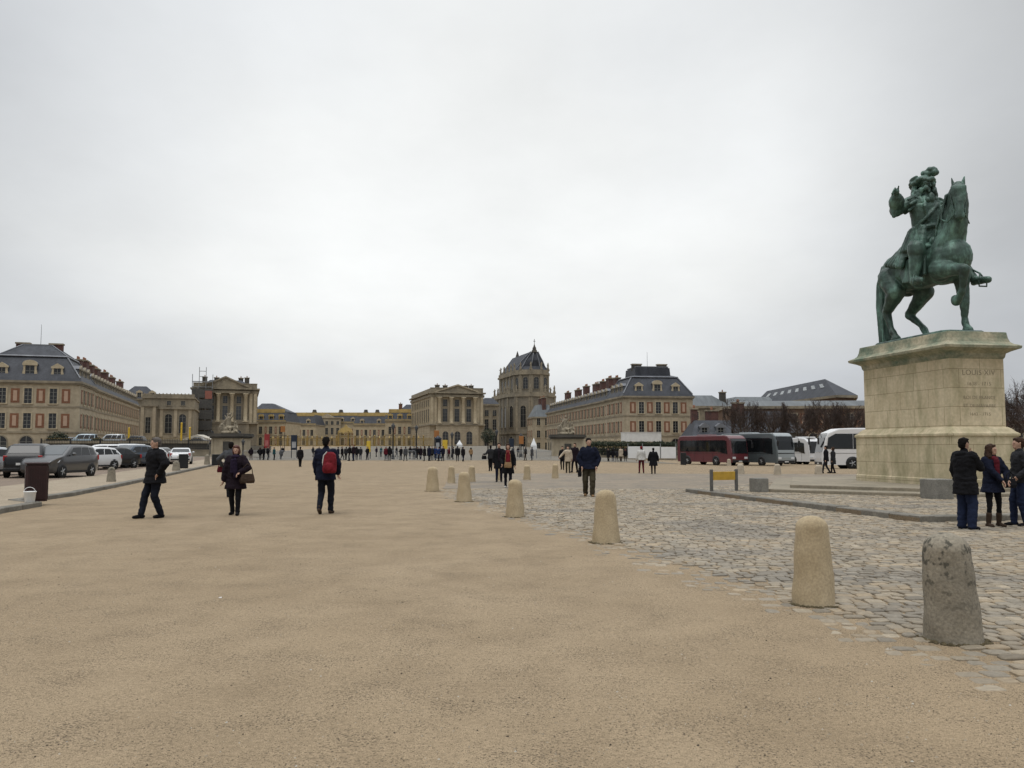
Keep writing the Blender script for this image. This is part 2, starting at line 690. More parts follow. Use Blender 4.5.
def row_sheet(name, xl, xr, ys, off, m, nx=24):
    mb = MB()
    vs = []
    for y in ys:
        a, b = xl(y), xr(y)
        for i in range(nx + 1):
            x = a + (b - a) * i / nx
            vs.append((x, y, gz(x, y) + off))
    fs = [(j * (nx + 1) + i, j * (nx + 1) + i + 1, (j + 1) * (nx + 1) + i + 1, (j + 1) * (nx + 1) + i) for j in range(len(ys) - 1) for i in range(nx)]
    mb.add(vs, fs, 0, True)
    return struct(mb.build(name, m))


def pl(tab, t):
    if t <= tab[0][0]:
        return tab[0][1]
    for (a, x), (b, z) in zip(tab, tab[1:]):
        if t <= b:
            return x + (z - x) * (t - a) / (b - a)
    return tab[-1][1]


GX = [-4000, -1500, -600, -300, -200] + frange(-150, -42, 6) + frange(-40, 60, 2.5) + frange(66, 150, 6) + [200, 300, 600, 1500, 4000]
GY = [-400, -100, -30] + frange(-10, 40, 5) + frange(42, 112, 2.5) + frange(116, 350, 6) + [420, 600, 1000, 2000, 5000]
grid_sheet('gravel_ground', GX, GY, 0.0, GRAVEL)

# the cobbled carriageway to the right of the bollards
EDGE = [(3.0, 4.3), (5.66, 2.95), (7.0, 2.72), (8.7, 2.42), (11, 1.85), (13.8, 1.22), (18.8, 0.0), (23.7, -1.25), (28.7, -2.4), (40, -3.0), (53, -3.4)]
xedge = lambda y: pl(EDGE, y)
NEARMAX = 33.0
row_sheet('cobbled_road', lambda y: xedge(y) + 0.05 * math.sin(y * 9), lambda y: y * 1.3, frange(NEARMAX, 52, 1.0), 0.012, COBFAR, 40)

# raised paving round the statue
PLAT = [(8.6, 18.3), (60, 28.7), (50, 58), (24, 52), (6.1, 30.4)]


def inside(poly, x, y, shrink=0.0):
    c = False
    n = len(poly)
    for i in range(n):
        (x1, y1), (x2, y2) = poly[i], poly[(i + 1) % n]
        if (y1 > y) != (y2 > y) and x < (x2 - x1) * (y - y1) / (y2 - y1) + x1:
            c = not c
    return c


def seg_dist(p, a, b):
    a, b, p = Vector(a), Vector(b), Vector(p)
    d = b - a
    t = max(0, min(1, (p - a).dot(d) / d.length_squared))
    return (p - (a + d * t)).length


PZ = 0.13
mb = MB()
mb.prism(PLAT, -0.9, PZ - 0.022)
struct(mb.build('statue_platform', JOINT))


def stones(name, test, y0, y1, xa, xb, z0, rot=0.0, seed=3, pale=1.0):
    """setts laid in rows; every stone is its own little domed block, all one paved surface"""
    rnd = random.Random(seed)
    mb = MB()
    cols = []
    c, s = math.cos(rot), math.sin(rot)
    y = y0
    while y < y1:
        dep = rnd.uniform(0.13, 0.178)
        x = xa(y) + rnd.uniform(0, 0.2)
        xe = xb(y)
        while x < xe:
            w = rnd.uniform(0.125, 0.225)
            cx, cy_ = x + w / 2, y + dep / 2
            k = test(cx, cy_)
            if k > 0 and rnd.random() < k:
                g = rnd.uniform(0.006, 0.013)
                h = z0 * min(1.0, k * k * 1.15) + rnd.uniform(-0.006, 0.005) - (0.006 if k < 0.8 else 0)
                tl, tl2 = rnd.uniform(-0.006, 0.006), rnd.uniform(-0.006, 0.006)
                b = []
                for (u, v) in ((-1, -1), (1, -1), (1, 1), (-1, 1)):
                    b.append((u * (w / 2 - g) + rnd.uniform(-.012, .012), v * (dep / 2 - g) + rnd.uniform(-.012, .012)))
                ring = []
                for i in range(4):          # eight-sided outline with cut corners
                    p0, p1 = Vector(b[i]), Vector(b[(i + 1) % 4])
                    cut = min(0.2, 0.022 / max(0.05, (p1 - p0).length))
                    ring.append(p0.lerp(p1, cut))
                    ring.append(p0.lerp(p1, 1 - cut))
                rings = []
                for sc_, dz in ((1.03, -0.04), (1.0, -0.004), (0.88, 0.0035)):
                    rr = []
                    for p in ring:
                        lx, ly = p.x * sc_, p.y * sc_
                        wx, wy = cx + lx * c - ly * s, cy_ + lx * s + ly * c
                        rr.append((wx, wy, gz(wx, wy) + h + dz + lx * tl / w * 2 + ly * tl2 / dep * 2))
                    rings.append(rr)
                nf = len(mb.f)
                mb.loft(rings, 0, False, False, True)
                v = rnd.gauss(0.97, 0.12) * pale
                wt = noise.noise(Vector((cx * 0.35, cy_ * 0.8, 4.0)))
                t = rnd.random()
                col = Vector((0.280, 0.234, 0.170)) if t < 0.6 else (Vector((0.240, 0.208, 0.160)) if t < 0.85 else Vector((0.292, 0.231, 0.155)))
                if wt > 0.12:
                    col = col.lerp(Vector((0.180, 0.162, 0.134)), min(0.7, (wt - 0.12) * 2.5))
                cols.extend([tuple(col * max(0.45, v))] * (len(mb.f) - nf))
            x += w
        y += dep
    me = mb.mesh(name, COBBLE)
    at_ = me.attributes.new('stone_colour', 'FLOAT_COLOR', 'FACE')
    flat = []
    for cc in cols:
        flat.extend((cc[0], cc[1], cc[2], 1.0))
    at_.data.foreach_set('color', flat)
    return struct(link(name, me))


def road_test(x, y):
    if inside(PLAT, x, y):
        return 0
    d = x - xedge(y) + 0.35 * noise.noise(Vector((x * 0.8, y * 0.8, 1.0)))
    if d < 0:
        return 0.0
    if d < 1.1:
        return 0.42 + 0.53 * d
    return 1.0


COBEDGE = 0
stones('cobbled_carriageway', road_test, 3.4, NEARMAX, lambda y: xedge(y) - 0.6, lambda y: y * 0.68 + 7.0, 0.016)


def plat_test(x, y):
    if not inside(PLAT, x, y):
        return 0
    if min(seg_dist((x, y), PLAT[0], PLAT[1]), seg_dist((x, y), PLAT[4], PLAT[0])) < 0.44:
        return 0
    return 1.0


stones('platform_paving', plat_test, 18.0, 40.0, lambda y: 5.2, lambda y: min(46, y * 0.68 + 6.0), PZ, 0.0, 8, 1.02)

KERB = mat('grey kerb granite', (0.20, 0.185, 0.155), 0.85, scale=1.5, col2=(0.125, 0.115, 0.095), fine=0.2, fscale=20)


def kerb(name, pts, w, z0, z1, side, step=1.15, seed=1):
    """row of kerb blocks laid along a polyline; side +1 puts the width on the left of the walking direction"""
    rnd = random.Random(seed)
    mb = MB()
    for a, b in zip(pts, pts[1:]):
        a, b = Vector(a), Vector(b)
        d = b - a
        n = max(1, round(d.length / step))
        u = d.normalized()
        nn = Vector((-u.y, u.x)) * side
        for k in range(n):
            p, q = a + d * (k / n) + u * 0.006, a + d * ((k + 1) / n) - u * 0.006
            if k == n - 1:
                q = b
            if k == 0:
                p = a
            j = rnd.uniform(-0.006, 0.006)
            zz = z1 + rnd.uniform(-0.006, 0.006)
            o0, o1 = nn * j, nn * (w + j)
            c = 0.02
            pr = [(o0, z0), (o0, zz - c), (o0 + nn * c, zz), (o1, zz), (o1, z0)]
            g = gz(p.x, p.y)
            mb.loft([[(p.x + o.x, p.y + o.y, z + g) for o, z in pr], [(q.x + o.x, q.y + o.y, z + g) for o, z in pr]])
    return struct(mb.build(name, KERB))


kerb('platform_kerb', [PLAT[4], PLAT[0], PLAT[1]], 0.36, -0.2, PZ + 0.012, 1, 1.0)

# raised pavement and car park on the left
KL = [(-8.5, 9.0), (-12.3, 20.9), (-12.7, 23.4), (-13.9, 24.4), (-14.3, 28.2), (-15.7, 34.4), (-16.9, 39.3), (-26, 76), (-33, 104)]
LZ = 0.12
pav = [(x - 0.2, y) for x, y in KL] + [(-37, 104), (-29.5, 76), (-21.5, 44), (-19.5, 34), (-17.5, 24), (-15.8, 9)]
mb = MB()
mb.prism([p for p in pav][::-1], -0.3, LZ)
struct(mb.build('left_pavement', SAND))
mb = MB()
inner = [(-15.7, 9), (-17.4, 24), (-19.4, 34), (-21.4, 44), (-29.4, 76), (-36.9, 104)]
mb.prism(inner + [(-37, 128), (-150, 128), (-150, 9)], -0.3, LZ - 0.006)
struct(mb.build('car_park', ASPH))
kerb('left_kerb', KL, 0.28, -0.2, LZ + 0.012, 1, 1.1)
# paved forecourt in front of the gates
grid_sheet('forecourt_paving', frange(-55, 20, 2.5), frange(103, 322, 6), 0.02, COURT)
# ------------------------------------------------------------------ people
def fabric(name, col, v=0.35):
    return mat(name, col, 0.92, scale=6, col2=tuple(c * (1 - v) for c in col), spec=0.15, bump=0.25, bscale=60, fine=0.12, fscale=30)


SKIN = mat('skin', (0.47, 0.29, 0.21), 0.6, var=0.15, scale=8)
SKIN2 = mat('tanned skin', (0.33, 0.19, 0.13), 0.6, var=0.15, scale=8)
H_BLACK = mat('black hair', (0.010, 0.008, 0.007), 0.8, var=0.3, scale=30, spec=0.1)
H_BROWN = mat('brown hair', (0.050, 0.027, 0.017), 0.75, var=0.5, scale=30, spec=0.15)
H_RED = mat('auburn hair', (0.10, 0.03, 0.02), 0.6, var=0.4, scale=30)
H_GREY = mat('greying hair', (0.11, 0.095, 0.085), 0.7, var=0.4, scale=30)
EYE = mat('dark eyes', (0.02, 0.015, 0.012), 0.2)
LIP = mat('lips', (0.34, 0.15, 0.13), 0.5)
F = {}
for k, c in dict(black=(0.010, 0.010, 0.012), navy=(0.010, 0.013, 0.028), denim=(0.018, 0.026, 0.058), darkdenim=(0.012, 0.014, 0.022), olive=(0.065, 0.056, 0.036),
                 grey=(0.075, 0.078, 0.085), charcoal=(0.028, 0.029, 0.032), beige=(0.50, 0.42, 0.32), white=(0.62, 0.61, 0.58), red=(0.185, 0.018, 0.026),
                 wine=(0.10, 0.012, 0.02), purple=(0.020, 0.013, 0.030), brown=(0.062, 0.042, 0.030), tan=(0.30, 0.19, 0.10), teal=(0.02, 0.075, 0.085),
                 blue=(0.015, 0.035, 0.12), yellow=(0.60, 0.40, 0.03), plum=(0.016, 0.010, 0.015), pink=(0.42, 0.12, 0.15)).items():
    F[k] = fabric(k + ' cloth', c)


def ik(a, c, l1, l2, pole):
    a, c = Vector(a), Vector(c)
    d = c - a
    L_ = min(d.length, (l1 + l2) * 0.998)
    u = d.normalized()
    c = a + u * L_
    x = (l1 * l1 - l2 * l2 + L_ * L_) / (2 * L_)
    h = math.sqrt(max(0.0, l1 * l1 - x * x))
    p = Vector(pole)
    p = p - u * p.dot(u)
    p = p.normalized() if p.length > 1e-5 else u.orthogonal().normalized()
    return a + u * x + p * h, c


def hand_mesh():
    def fn(mb):
        mb.ell((0.0, 0.004, -0.052), (0.040, 0.016, 0.052), 14, 10)
        mb.cone((0, 0, 0.03), (0, 0.002, -0.03), 0.027, 0.030)
        for x, ln, z0 in ((-0.030, 0.058, -0.085), (-0.010, 0.072, -0.096), (0.010, 0.078, -0.098), (0.030, 0.070, -0.092)):
            p = Vector((x * 0.9, 0.002, z0 + 0.02))
            ang = 10
            r = 0.0092
            for k, f in enumerate((0.55, 0.32, 0.26)):
                ang += (12, 26, 24)[k]
                q = p + Vector((x * 0.12, math.sin(R(ang)), -math.cos(R(ang)))) * ln * f * 1.15
                mb.cone(p, q, r, r * 0.92, 10)
                p, r = q, r * 0.92
        mb.cone((0.026, 0.006, -0.022), (0.050, 0.018, -0.058), 0.014, 0.011, 10)
        mb.cone((0.050, 0.018, -0.058), (0.054, 0.032, -0.092), 0.011, 0.0085, 10)
    return blob(fn, 0.0042, 2)


HAND = hand_mesh()


def merged(name, items, m):
    """one mesh out of several (mesh, matrix) pairs"""
    vs, fs = [], []
    for me, M_ in items:
        b = len(vs)
        vs.extend([tuple(M_ @ v.co) for v in me.vertices])
        fs.extend([[b + i for i in p.vertices] for p in me.polygons])
    out = bpy.data.meshes.new(name)
    out.from_pydata(vs, [], fs)
    out.materials.append(m)
    out.polygons.foreach_set('use_smooth', [True] * len(fs))
    out.update()
    return out


BASE = dict(lf=(0, 0), rf=(0, 0), lh=(-0.25, 0.04, 0.80), rh=(0.25, 0.04, 0.80), lp=(-0.5, -1, 0), rp=(0.5, -1, 0), hem=0.84, flare=0.015,
            thick=0.028, lean=0.0, yaw=0, hs='short', leg=0.0, slim=0.0, hand=False, hat=None, hood=False, build=1.0, stance=0.095, toe=8)
PCACHE = {}


def person_meshes(key, voxel, **kw):
    if key in PCACHE:
        return PCACHE[key]
    P = dict(BASE)
    P.update(kw)
    B = P['build']
    J = {}
    lean = P['lean']
    sh = lambda z: lean * max(0, z - 0.9)
    # joints; the person faces +Y, right hand at +X
    low = 0.0
    for s, k in ((-1, 'l'), (1, 'r')):
        fy, fz = P[k + 'f']
        low = max(low, abs(fy))
    drop = 0.86 - math.sqrt(max(0.3, 0.86 ** 2 - low ** 2))
    for s, k in ((-1, 'l'), (1, 'r')):
        fy, fz = P[k + 'f']
        J[k + 'hip'] = Vector((s * 0.088 * B, 0, 0.925 - drop))
        J[k + 'ank'] = Vector((s * P['stance'], fy, 0.085 + fz))
        J[k + 'kn'], J[k + 'ank'] = ik(J[k + 'hip'], J[k + 'ank'], 0.425, 0.42, (s * 0.12, 1, 0))
        J[k + 'sh'] = Vector((s * 0.185 * B, sh(1.42), 1.415 - drop))
        hnd = Vector(P[k + 'h']) + Vector((0, 0, -drop))
        J[k + 'el'], J[k + 'wr'] = ik(J[k + 'sh'], hnd, 0.285, 0.255, P[k + 'p'])

    def torso(mb, t, zs):
        prof = [(0.885, .150, .115), (0.97, .168, .122), (1.07, .148, .105), (1.20, .155, .112), (1.33, .178, .118), (1.40, .165, .105), (1.455, .105, .075), (1.475, .07, .055)]
        rings = []
        for z, rx, ry in prof:
            if z < zs:
                continue
            rings.append((z, rx * B + t, ry * B + t, 0))
        return rings

    def lft(mb, rings):
        n = 20
        mb.loft([[(rx * math.cos(2 * PI * i / n), sh(z) + yo + ry * math.sin(2 * PI * i / n), z - drop) for i in range(n)] for z, rx, ry, yo in rings], 0, True)

    hy = R(P['yaw'])
    HC = Vector((0, sh(1.5), 1.49 - drop))

    def hp(x, y, z):
        c, s = math.cos(hy), math.sin(hy)
        return HC + Vector((x * c - y * s, x * s + y * c, z))

    HM = Matrix.Translation(HC) @ Matrix.Rotation(hy, 4, 'Z')

    def body(mb):
        lft(mb, torso(mb, 0, 0.5))
        mb.cone(HC + Vector((0, -0.01, -0.06)), hp(0, 0.01, 0.06), 0.062, 0.055)
        mb.ell((0, 0.012, 0.155), (0.074, 0.094, 0.112), 18, 12, T=HM)
        mb.cone(hp(0, 0.06, 0.075), hp(0, 0.045, 0.10), 0.044, 0.06)     # jaw
        mb.cone(hp(0, 0.10, 0.155), hp(0, 0.118, 0.125), 0.009, 0.014)    # nose
        mb.cone(hp(-0.03, 0.093, 0.168), hp(0.03, 0.093, 0.168), 0.014, 0.014)   # brow
        mb.cone(hp(-0.016, 0.096, 0.085), hp(0.016, 0.096, 0.085), 0.011, 0.011)  # lips
        for s in (-1, 1):
            mb.cone(hp(s * 0.074, 0.0, 0.165), hp(s * 0.072, 0.004, 0.130), 0.017, 0.012)
        for s, k in ((-1, 'l'), (1, 'r')):
            mb.cone(J[k + 'sh'], J[k + 'el'], 0.054, 0.043)
            mb.cone(J[k + 'el'], J[k + 'wr'], 0.043, 0.028)
            if not P['hand']:
                d = (J[k + 'wr'] - J[k + 'el']).normalized()
                mb.cone(J[k + 'wr'], J[k + 'wr'] + d * 0.12, 0.034, 0.026)
            mb.cone(J[k + 'hip'], J[k + 'kn'], 0.072, 0.044)
            mb.cone(J[k + 'kn'], J[k + 'ank'], 0.044, 0.03)
            mb.cone(J[k + 'ank'] + Vector((0, -0.02, -0.04)), J[k + 'ank'] + Vector((0, 0.12, -0.052)), 0.034, 0.026)

    def coat(mb):
        t = P['thick']
        hem = P['hem']
        rings = torso(mb, t, max(0.5, hem + 0.05))
        low_ = [(hem, .165 * B + t + P['flare'], .122 * B + t + P['flare'], 0)]
        if hem < 0.82:
            low_.append((0.90, .168 * B + t, .125 * B + t, 0))
        lft(mb, low_ + rings)
        for s, k in ((-1, 'l'), (1, 'r')):
            mb.cone(J[k + 'sh'] + Vector((-s * 0.03, 0, -0.005)), J[k + 'el'], 0.062 + t * 0.75, 0.050 + t * 0.6)
            mb.cone(J[k + 'el'], J[k + 'wr'].lerp(J[k + 'el'], 0.06), 0.050 + t * 0.6, 0.038 + t * 0.5)
        mb.cone(HC + Vector((0, -0.015, -0.05)), HC + Vector((0, 0.0, 0.02)), 0.085 + t * 0.4, 0.07)   # collar
        if P['hood']:
            mb.ell((0, -0.10 + sh(1.4), 1.45 - drop), (0.13, 0.07, 0.07))

    def trousers(mb):
        w = P['leg']
        lft(mb, [(0.83, .13 * B, .10 * B, 0), (0.90, .165 * B, .125 * B, 0), (1.0, .17 * B, .125 * B, 0), (1.04, .155 * B, .112 * B, 0)])
        for s, k in ((-1, 'l'), (1, 'r')):
            mb.cone(J[k + 'hip'], J[k + 'kn'], 0.100 + w * 0.4, 0.070 + w)
            mb.cone(J[k + 'kn'], J[k + 'ank'] + Vector((0, 0, 0.0)), 0.068 + w, 0.052 + w)

    def shoe(k, s):
        def fn(mb):
            a = J[k + 'ank']
            tilt = 0.0
            fz = P[k + 'f'][1]
            back = P[k + 'f'][0] < -0.05
            dz = -0.075 if back and fz > 0.02 else 0.0
            mb.cone(a + Vector((0, -0.045, -0.042)), a + Vector((s * 0.02, 0.155, -0.05 + dz)), 0.042, 0.034)
            mb.cone(a + Vector((s * 0.01, 0.07, -0.045 + dz * 0.5)), a + Vector((s * 0.015, 0.11, -0.05 + dz * 0.8)), 0.046, 0.044)
            mb.cone(a + Vector((0, -0.01, -0.04)), a + Vector((0, 0.0, 0.03)), 0.044, 0.046)
            if P.get('boot'):
                mb.cone(a + Vector((0, 0, 0)), a.lerp(J[k + 'kn'], 0.45), 0.05, 0.06)
        return fn

    def hair(mb):
        st = P['hs']
        mb.ell((0, -0.010, 0.188), (0.086, 0.103, 0.092), 18, 12, T=HM)
        mb.ell((0, -0.045, 0.14), (0.076, 0.066, 0.09), 16, 10, T=HM)
        if st == 'short':
            mb.ell((0, 0.05, 0.235), (0.06, 0.05, 0.035), 12, 8, T=HM)
        if st == 'bob':
            for s in (-1, 1):
                mb.ell((s * 0.068, -0.005, 0.12), (0.034, 0.065, 0.09), 12, 8, T=HM)
            mb.ell((0, 0.055, 0.225), (0.075, 0.05, 0.04), 12, 8, T=HM)
            mb.ell((0, -0.06, 0.10), (0.085, 0.06, 0.08), 12, 8, T=HM)
        if st == 'long':
            for s in (-1, 1):
                mb.ell((s * 0.085, -0.01, 0.09), (0.052, 0.075, 0.12), 12, 8, T=HM)
                mb.ell((s * 0.105, 0.0, 0.0), (0.055, 0.065, 0.08), 12, 8, T=HM)
                mb.ell((s * 0.07, -0.02, 0.19), (0.05, 0.08, 0.07), 12, 8, T=HM)
            mb.ell((0, -0.075, 0.05), (0.095, 0.055, 0.15), 12, 8, T=HM)
            mb.ell((0, 0.05, 0.235), (0.062, 0.05, 0.03), 12, 8, T=HM)

    out = {'J': J, 'HM': HM, 'drop': drop}
    bd = blob(body, voxel, 3)
    if P['hand']:
        items = [(bd, Matrix())]
        for s, k in ((-1, 'l'), (1, 'r')):
            d = (J[k + 'wr'] - J[k + 'el']).normalized()
            z = -d
            x = Vector(P.get(k + 'thumb', (0, 1, 0)))
            x = (x - z * x.dot(z)).normalized()
            y = z.cross(x)
            M_ = Matrix((x, y, z)).transposed().to_4x4()
            if s > 0:
                M_ = Matrix((x, -y, z)).transposed().to_4x4()
            M_.translation = J[k + 'wr']
            items.append((HAND, M_))
        bd2 = merged('person_body', items, SKIN)
        bpy.data.meshes.remove(bd)
        bd = bd2
    w = voxel * 0.45 if voxel > 0.02 else 0.008
    out['body'] = bd
    out['coat'] = blob(coat, voxel, 3, 0.012 if voxel < 0.02 else 0.006, 9, len(PCACHE))
    out['trousers'] = blob(trousers, voxel, 3, 0.012 if voxel < 0.02 else 0.005, 8, len(PCACHE) + 5)
    out['shoe_l'] = blob(shoe('l', -1), voxel, 2)
    out['shoe_r'] = blob(shoe('r', 1), voxel, 2)
    out['hair'] = blob(hair, voxel, 2, 0.010 if voxel < 0.02 else 0.0, 22, 2)
    for n, me in out.items():
        if hasattr(me, 'materials') and not me.materials:
            me.materials.append(SKIN)
    if P['hand']:
        e = MB()
        e.ell((0, 0, 0), (0.010, 0.008, 0.006), 8, 6)
        out['eyes'] = e.mesh('eye', EYE)
        out['eye_at'] = [HM @ Vector((s * 0.029, 0.098, 0.152)) for s in (-1, 1)]
        e = MB()
        e.ell((0, 0.106, 0.086), (0.022, 0.007, 0.006), 10, 6, T=HM)
        out['mouth'] = e.mesh('mouth', LIP)
    PCACHE[key] = out
    return out


def colour(o, m):
    if o.data.materials:
        o.material_slots[0].link = 'OBJECT'
        o.material_slots[0].material = m


def put_person(key, label, pos, heading, H, coat, trousers, hair=None, shoes=None, skin=None, group=None, voxel=0.03, face=False, **kw):
    ms = person_meshes(key, voxel, **kw)
    o = link('person', ms['body'], None, pos, R(heading))
    s = H / 1.76
    o.scale = (s, s, s)
    tag(o, label, 'person', group)
    colour(o, skin or SKIN)
    for n, m in (('coat', coat), ('trousers', trousers), ('hair', hair or H_BLACK)):
        c = link(n, ms[n], o)
        colour(c, m)
    for n in ('shoe_l', 'shoe_r'):
        c = link('shoe', ms[n], o)
        colour(c, shoes or F['black'])
    if face and 'eyes' in ms:
        for q in ms['eye_at']:
            link('eye', ms['eyes'], o, q)
        link('mouth', ms['mouth'], o)

    def w(x, y, z):
        c_, s_ = math.cos(R(heading)), math.sin(R(heading))
        return Vector(pos) + Vector((x * c_ - y * s_, x * s_ + y * c_, z)) * s
    return o, w, ms


def part_blob(parent, name, fn, m, voxel=0.012, wob=0.006):
    me = blob(fn, voxel, 3, wob, 12, 1)
    me.materials.append(m)
    return link(name, me, parent)


HV = 0.0125
gp = ground_at

# the man striding left by the kerb
p = gp(154, 518)
o, w, ms = put_person('man_left', 'man in a black jacket and dark jeans striding left, one hand at his hip', p, 140, 1.85, F['black'], F['darkdenim'],
                      H_GREY, F['black'], voxel=HV, face=True, lf=(-0.10, 0.0), rf=(0.24, 0.0), lh=(-0.255, 0.05, 1.0), lp=(-1, -0.2, 0.1), rh=(0.27, -0.02, 0.82),
                      hem=0.78, flare=0.035, thick=0.062, yaw=-12, hand=True, build=1.12, leg=0.014)

# the woman with auburn hair and the man half hidden behind her
p = gp(235, 515)
o, w, ms = put_person('woman_purple', 'woman with auburn hair in a padded black coat and purple scarf walking towards the viewer', p, 182, 1.65, F['plum'], F['black'],
                      H_RED, F['black'], voxel=HV, face=True, lf=(0.12, 0.0), rf=(-0.10, 0.0), lh=(-0.17, 0.26, 1.08), lp=(-1, -0.2, -0.3), rh=(0.29, 0.05, 0.86), rp=(1, -0.4, 0),
                      hem=0.66, flare=0.045, thick=0.065, hand=True, hs='bob', hood=True, leg=0.004)
def f_(mb):
    mb.ell((0, 0.06, 1.46), (0.115, 0.105, 0.065))
    mb.cone((-0.02, 0.19, 1.38), (-0.05, 0.205, 0.98), 0.05, 0.06)
    mb.cone((0.05, 0.185, 1.36), (0.03, 0.205, 1.08), 0.05, 0.06)
part_blob(o, 'scarf', f_, F['purple'])
def handbag(label, pos, m, wd=0.30, hg=0.22, dp=0.12, rz=0.0, strap=0.35):
    t = thing('handbag', label, 'bag', pos, rz)
    def fn(mb):
        mb.loft([[(x * k, y * k2, z) for x, y in ((-wd / 2, -dp / 2), (wd / 2, -dp / 2), (wd / 2, dp / 2), (-wd / 2, dp / 2))]
                 for z, k, k2 in ((0, 0.9, 0.8), (hg * 0.3, 1, 1), (hg, 0.82, 0.5))])
    me = blob(fn, 0.012, 4, 0.006, 12)
    me.materials.append(m)
    link('pouch', me, t)
    mb = MB()
    mb.path([(-wd * 0.38, 0, hg * 0.9), (-wd * 0.3, 0, hg + strap * 0.6), (0, 0, hg + strap), (wd * 0.3, 0, hg + strap * 0.6), (wd * 0.38, 0, hg * 0.9)], 0.010, 6)
    mb.build('strap', m, t)
    return t
handbag('brown leather handbag hanging from the arm of the woman with the purple scarf', w(-0.33, 0.17, 0.80), F['brown'], 0.34, 0.22, 0.14, R(35), 0.24)

p = gp(230, 497.5)
o, w, ms = put_person('man_hidden', 'man in a grey jacket mostly hidden behind the woman with the purple scarf', p, 5, 1.78, F['grey'], F['charcoal'], H_BLACK,
                      voxel=0.02, lf=(0.15, 0), rf=(-0.15, 0.02), lh=(-0.30, 0.12, 1.0), lp=(-1, -0.5, 0), thick=0.04)
handbag('small reddish bag held by the man in grey behind the woman', w(-0.33, 0.15, 0.78), F['wine'], 0.24, 0.2, 0.1, 0, 0.16)

# the man walking away with a red backpack
p = gp(325, 514)
o, w, ms = put_person('man_pack', 'man in a dark navy jacket walking away with a red backpack on his right shoulder', p, -4, 1.86, F['navy'], F['darkdenim'], H_BLACK, F['brown'],
                      voxel=HV, lf=(-0.16, 0.06), rf=(0.14, 0.0), lh=(-0.235, 0.13, 0.90), lp=(-0.8, -1, 0), rh=(0.25, 0.13, 0.93), rp=(0.8, -1, 0), hem=0.78, flare=0.02,
                      thick=0.05, hand=True, build=1.05, leg=0.01, stance=0.085)
t = thing('backpack', 'red backpack with a white edge slung on the shoulder of the man walking away', 'backpack', w(0.165, -0.165, 0.93), R(-12))
def f_(mb):
    mb.loft([[(0.165 * k * math.copysign(abs(math.cos(a)) ** 0.6, math.cos(a)), -0.07 + 0.10 * k2 * math.copysign(abs(math.sin(a)) ** 0.6, math.sin(a)), z)
              for a in [2 * PI * i / 20 for i in range(20)]] for z, k, k2 in ((0.0, .85, .8), (.05, 1, 1), (.30, 1, 1), (.44, .85, .8), (.50, .5, .5))])
    mb.ell((0, -0.17, 0.14), (0.12, 0.05, 0.11))
me = blob(f_, 0.012, 4, 0.006, 12)
me.materials.append(F['red'])
link('pack', me, t)
mb = MB()
mb.path([(-0.13, -0.11, 0.10), (-0.145, -0.15, 0.26), (-0.12, -0.15, 0.42), (-0.05, -0.12, 0.505)], 0.016, 6)
mb.build('white_piping', F['white'], t)
mb = MB()
mb.path([(-0.10, 0.02, 0.50), (-0.10, 0.16, 0.56), (-0.09, 0.34, 0.44), (-0.06, 0.33, 0.2)], 0.02, 6)
mb.build('shoulder_strap', F['black'], t)

# the man in olive trousers
p = gp(589, 497)
o, w, ms = put_person('man_olive', 'man in a dark navy jacket and olive trousers walking towards the viewer on the cobbles', p, 178, 1.90, F['navy'], F['olive'], H_BLACK, F['tan'],
                      voxel=HV, face=True, lf=(0.08, 0.0), rf=(-0.14, 0.02), lh=(-0.215, 0.10, 0.93), lp=(-1, -0.5, 0), rh=(0.215, 0.10, 0.93), rp=(1, -0.5, 0), hem=0.84, flare=0.03,
                      thick=0.05, hand=True, leg=0.02, yaw=8, build=1.06)
handbag('black shoulder bag at the hip of the man in olive trousers', w(0.27, 0.02, 0.60), F['black'], 0.26, 0.30, 0.12, R(80), 0.5)

# the couple and the grey man further back
p = gp(508, 488)
o, w, ms = put_person('woman_redscarf', 'woman in an open black coat with a long red scarf walking towards the viewer', p, 180, 1.74, F['black'], F['darkdenim'], H_BROWN, F['white'],
                      voxel=0.016, face=True, lf=(0.10, 0), rf=(-0.10, 0), lh=(-0.26, 0.08, 0.90), rh=(0.23, 0.16, 0.95), hem=0.58, flare=0.05, thick=0.045, hand=True, hs='bob')
def f_(mb):
    mb.ell((0, 0.05, 1.45), (0.10, 0.09, 0.055))
    mb.cone((-0.045, 0.165, 1.40), (-0.04, 0.19, 1.0), 0.045, 0.05)
    mb.cone((0.045, 0.165, 1.40), (0.04, 0.19, 0.94), 0.045, 0.05)
part_blob(o, 'scarf', f_, F['red'], 0.016)
handbag('tan and grey bag carried in front by the woman with the red scarf', w(0.0, 0.27, 0.80), F['tan'], 0.30, 0.22, 0.10, 0, 0.5)
p = gp(499, 482)
o, w, ms = put_person('man_companion', 'man in a long dark coat with a purple scarf beside the red-scarfed woman', p, 180, 1.80, F['black'], F['navy'], H_BROWN,
                      voxel=0.02, lf=(-0.10, 0), rf=(0.12, 0), hem=0.6, flare=0.03, thick=0.045)
def f_(mb):
    mb.ell((0, 0.05, 1.45), (0.10, 0.09, 0.055))
    mb.cone((0.0, 0.165, 1.40), (0.01, 0.185, 0.95), 0.05, 0.04)
part_blob(o, 'scarf', f_, F['plum'], 0.02)
p = gp(490.5, 471)
o, w, ms = put_person('walker_grey', 'person in a dark grey jacket walking on the gravel left of the couple', p, 10, 1.72, F['charcoal'], F['black'], H_BLACK,
                      voxel=0.02, lf=(0.03, 0), rf=(-0.05, 0), lh=(-0.45, 0.12, 1.12), lp=(-0.6, -0.3, -1), thick=0.04, stance=0.06)
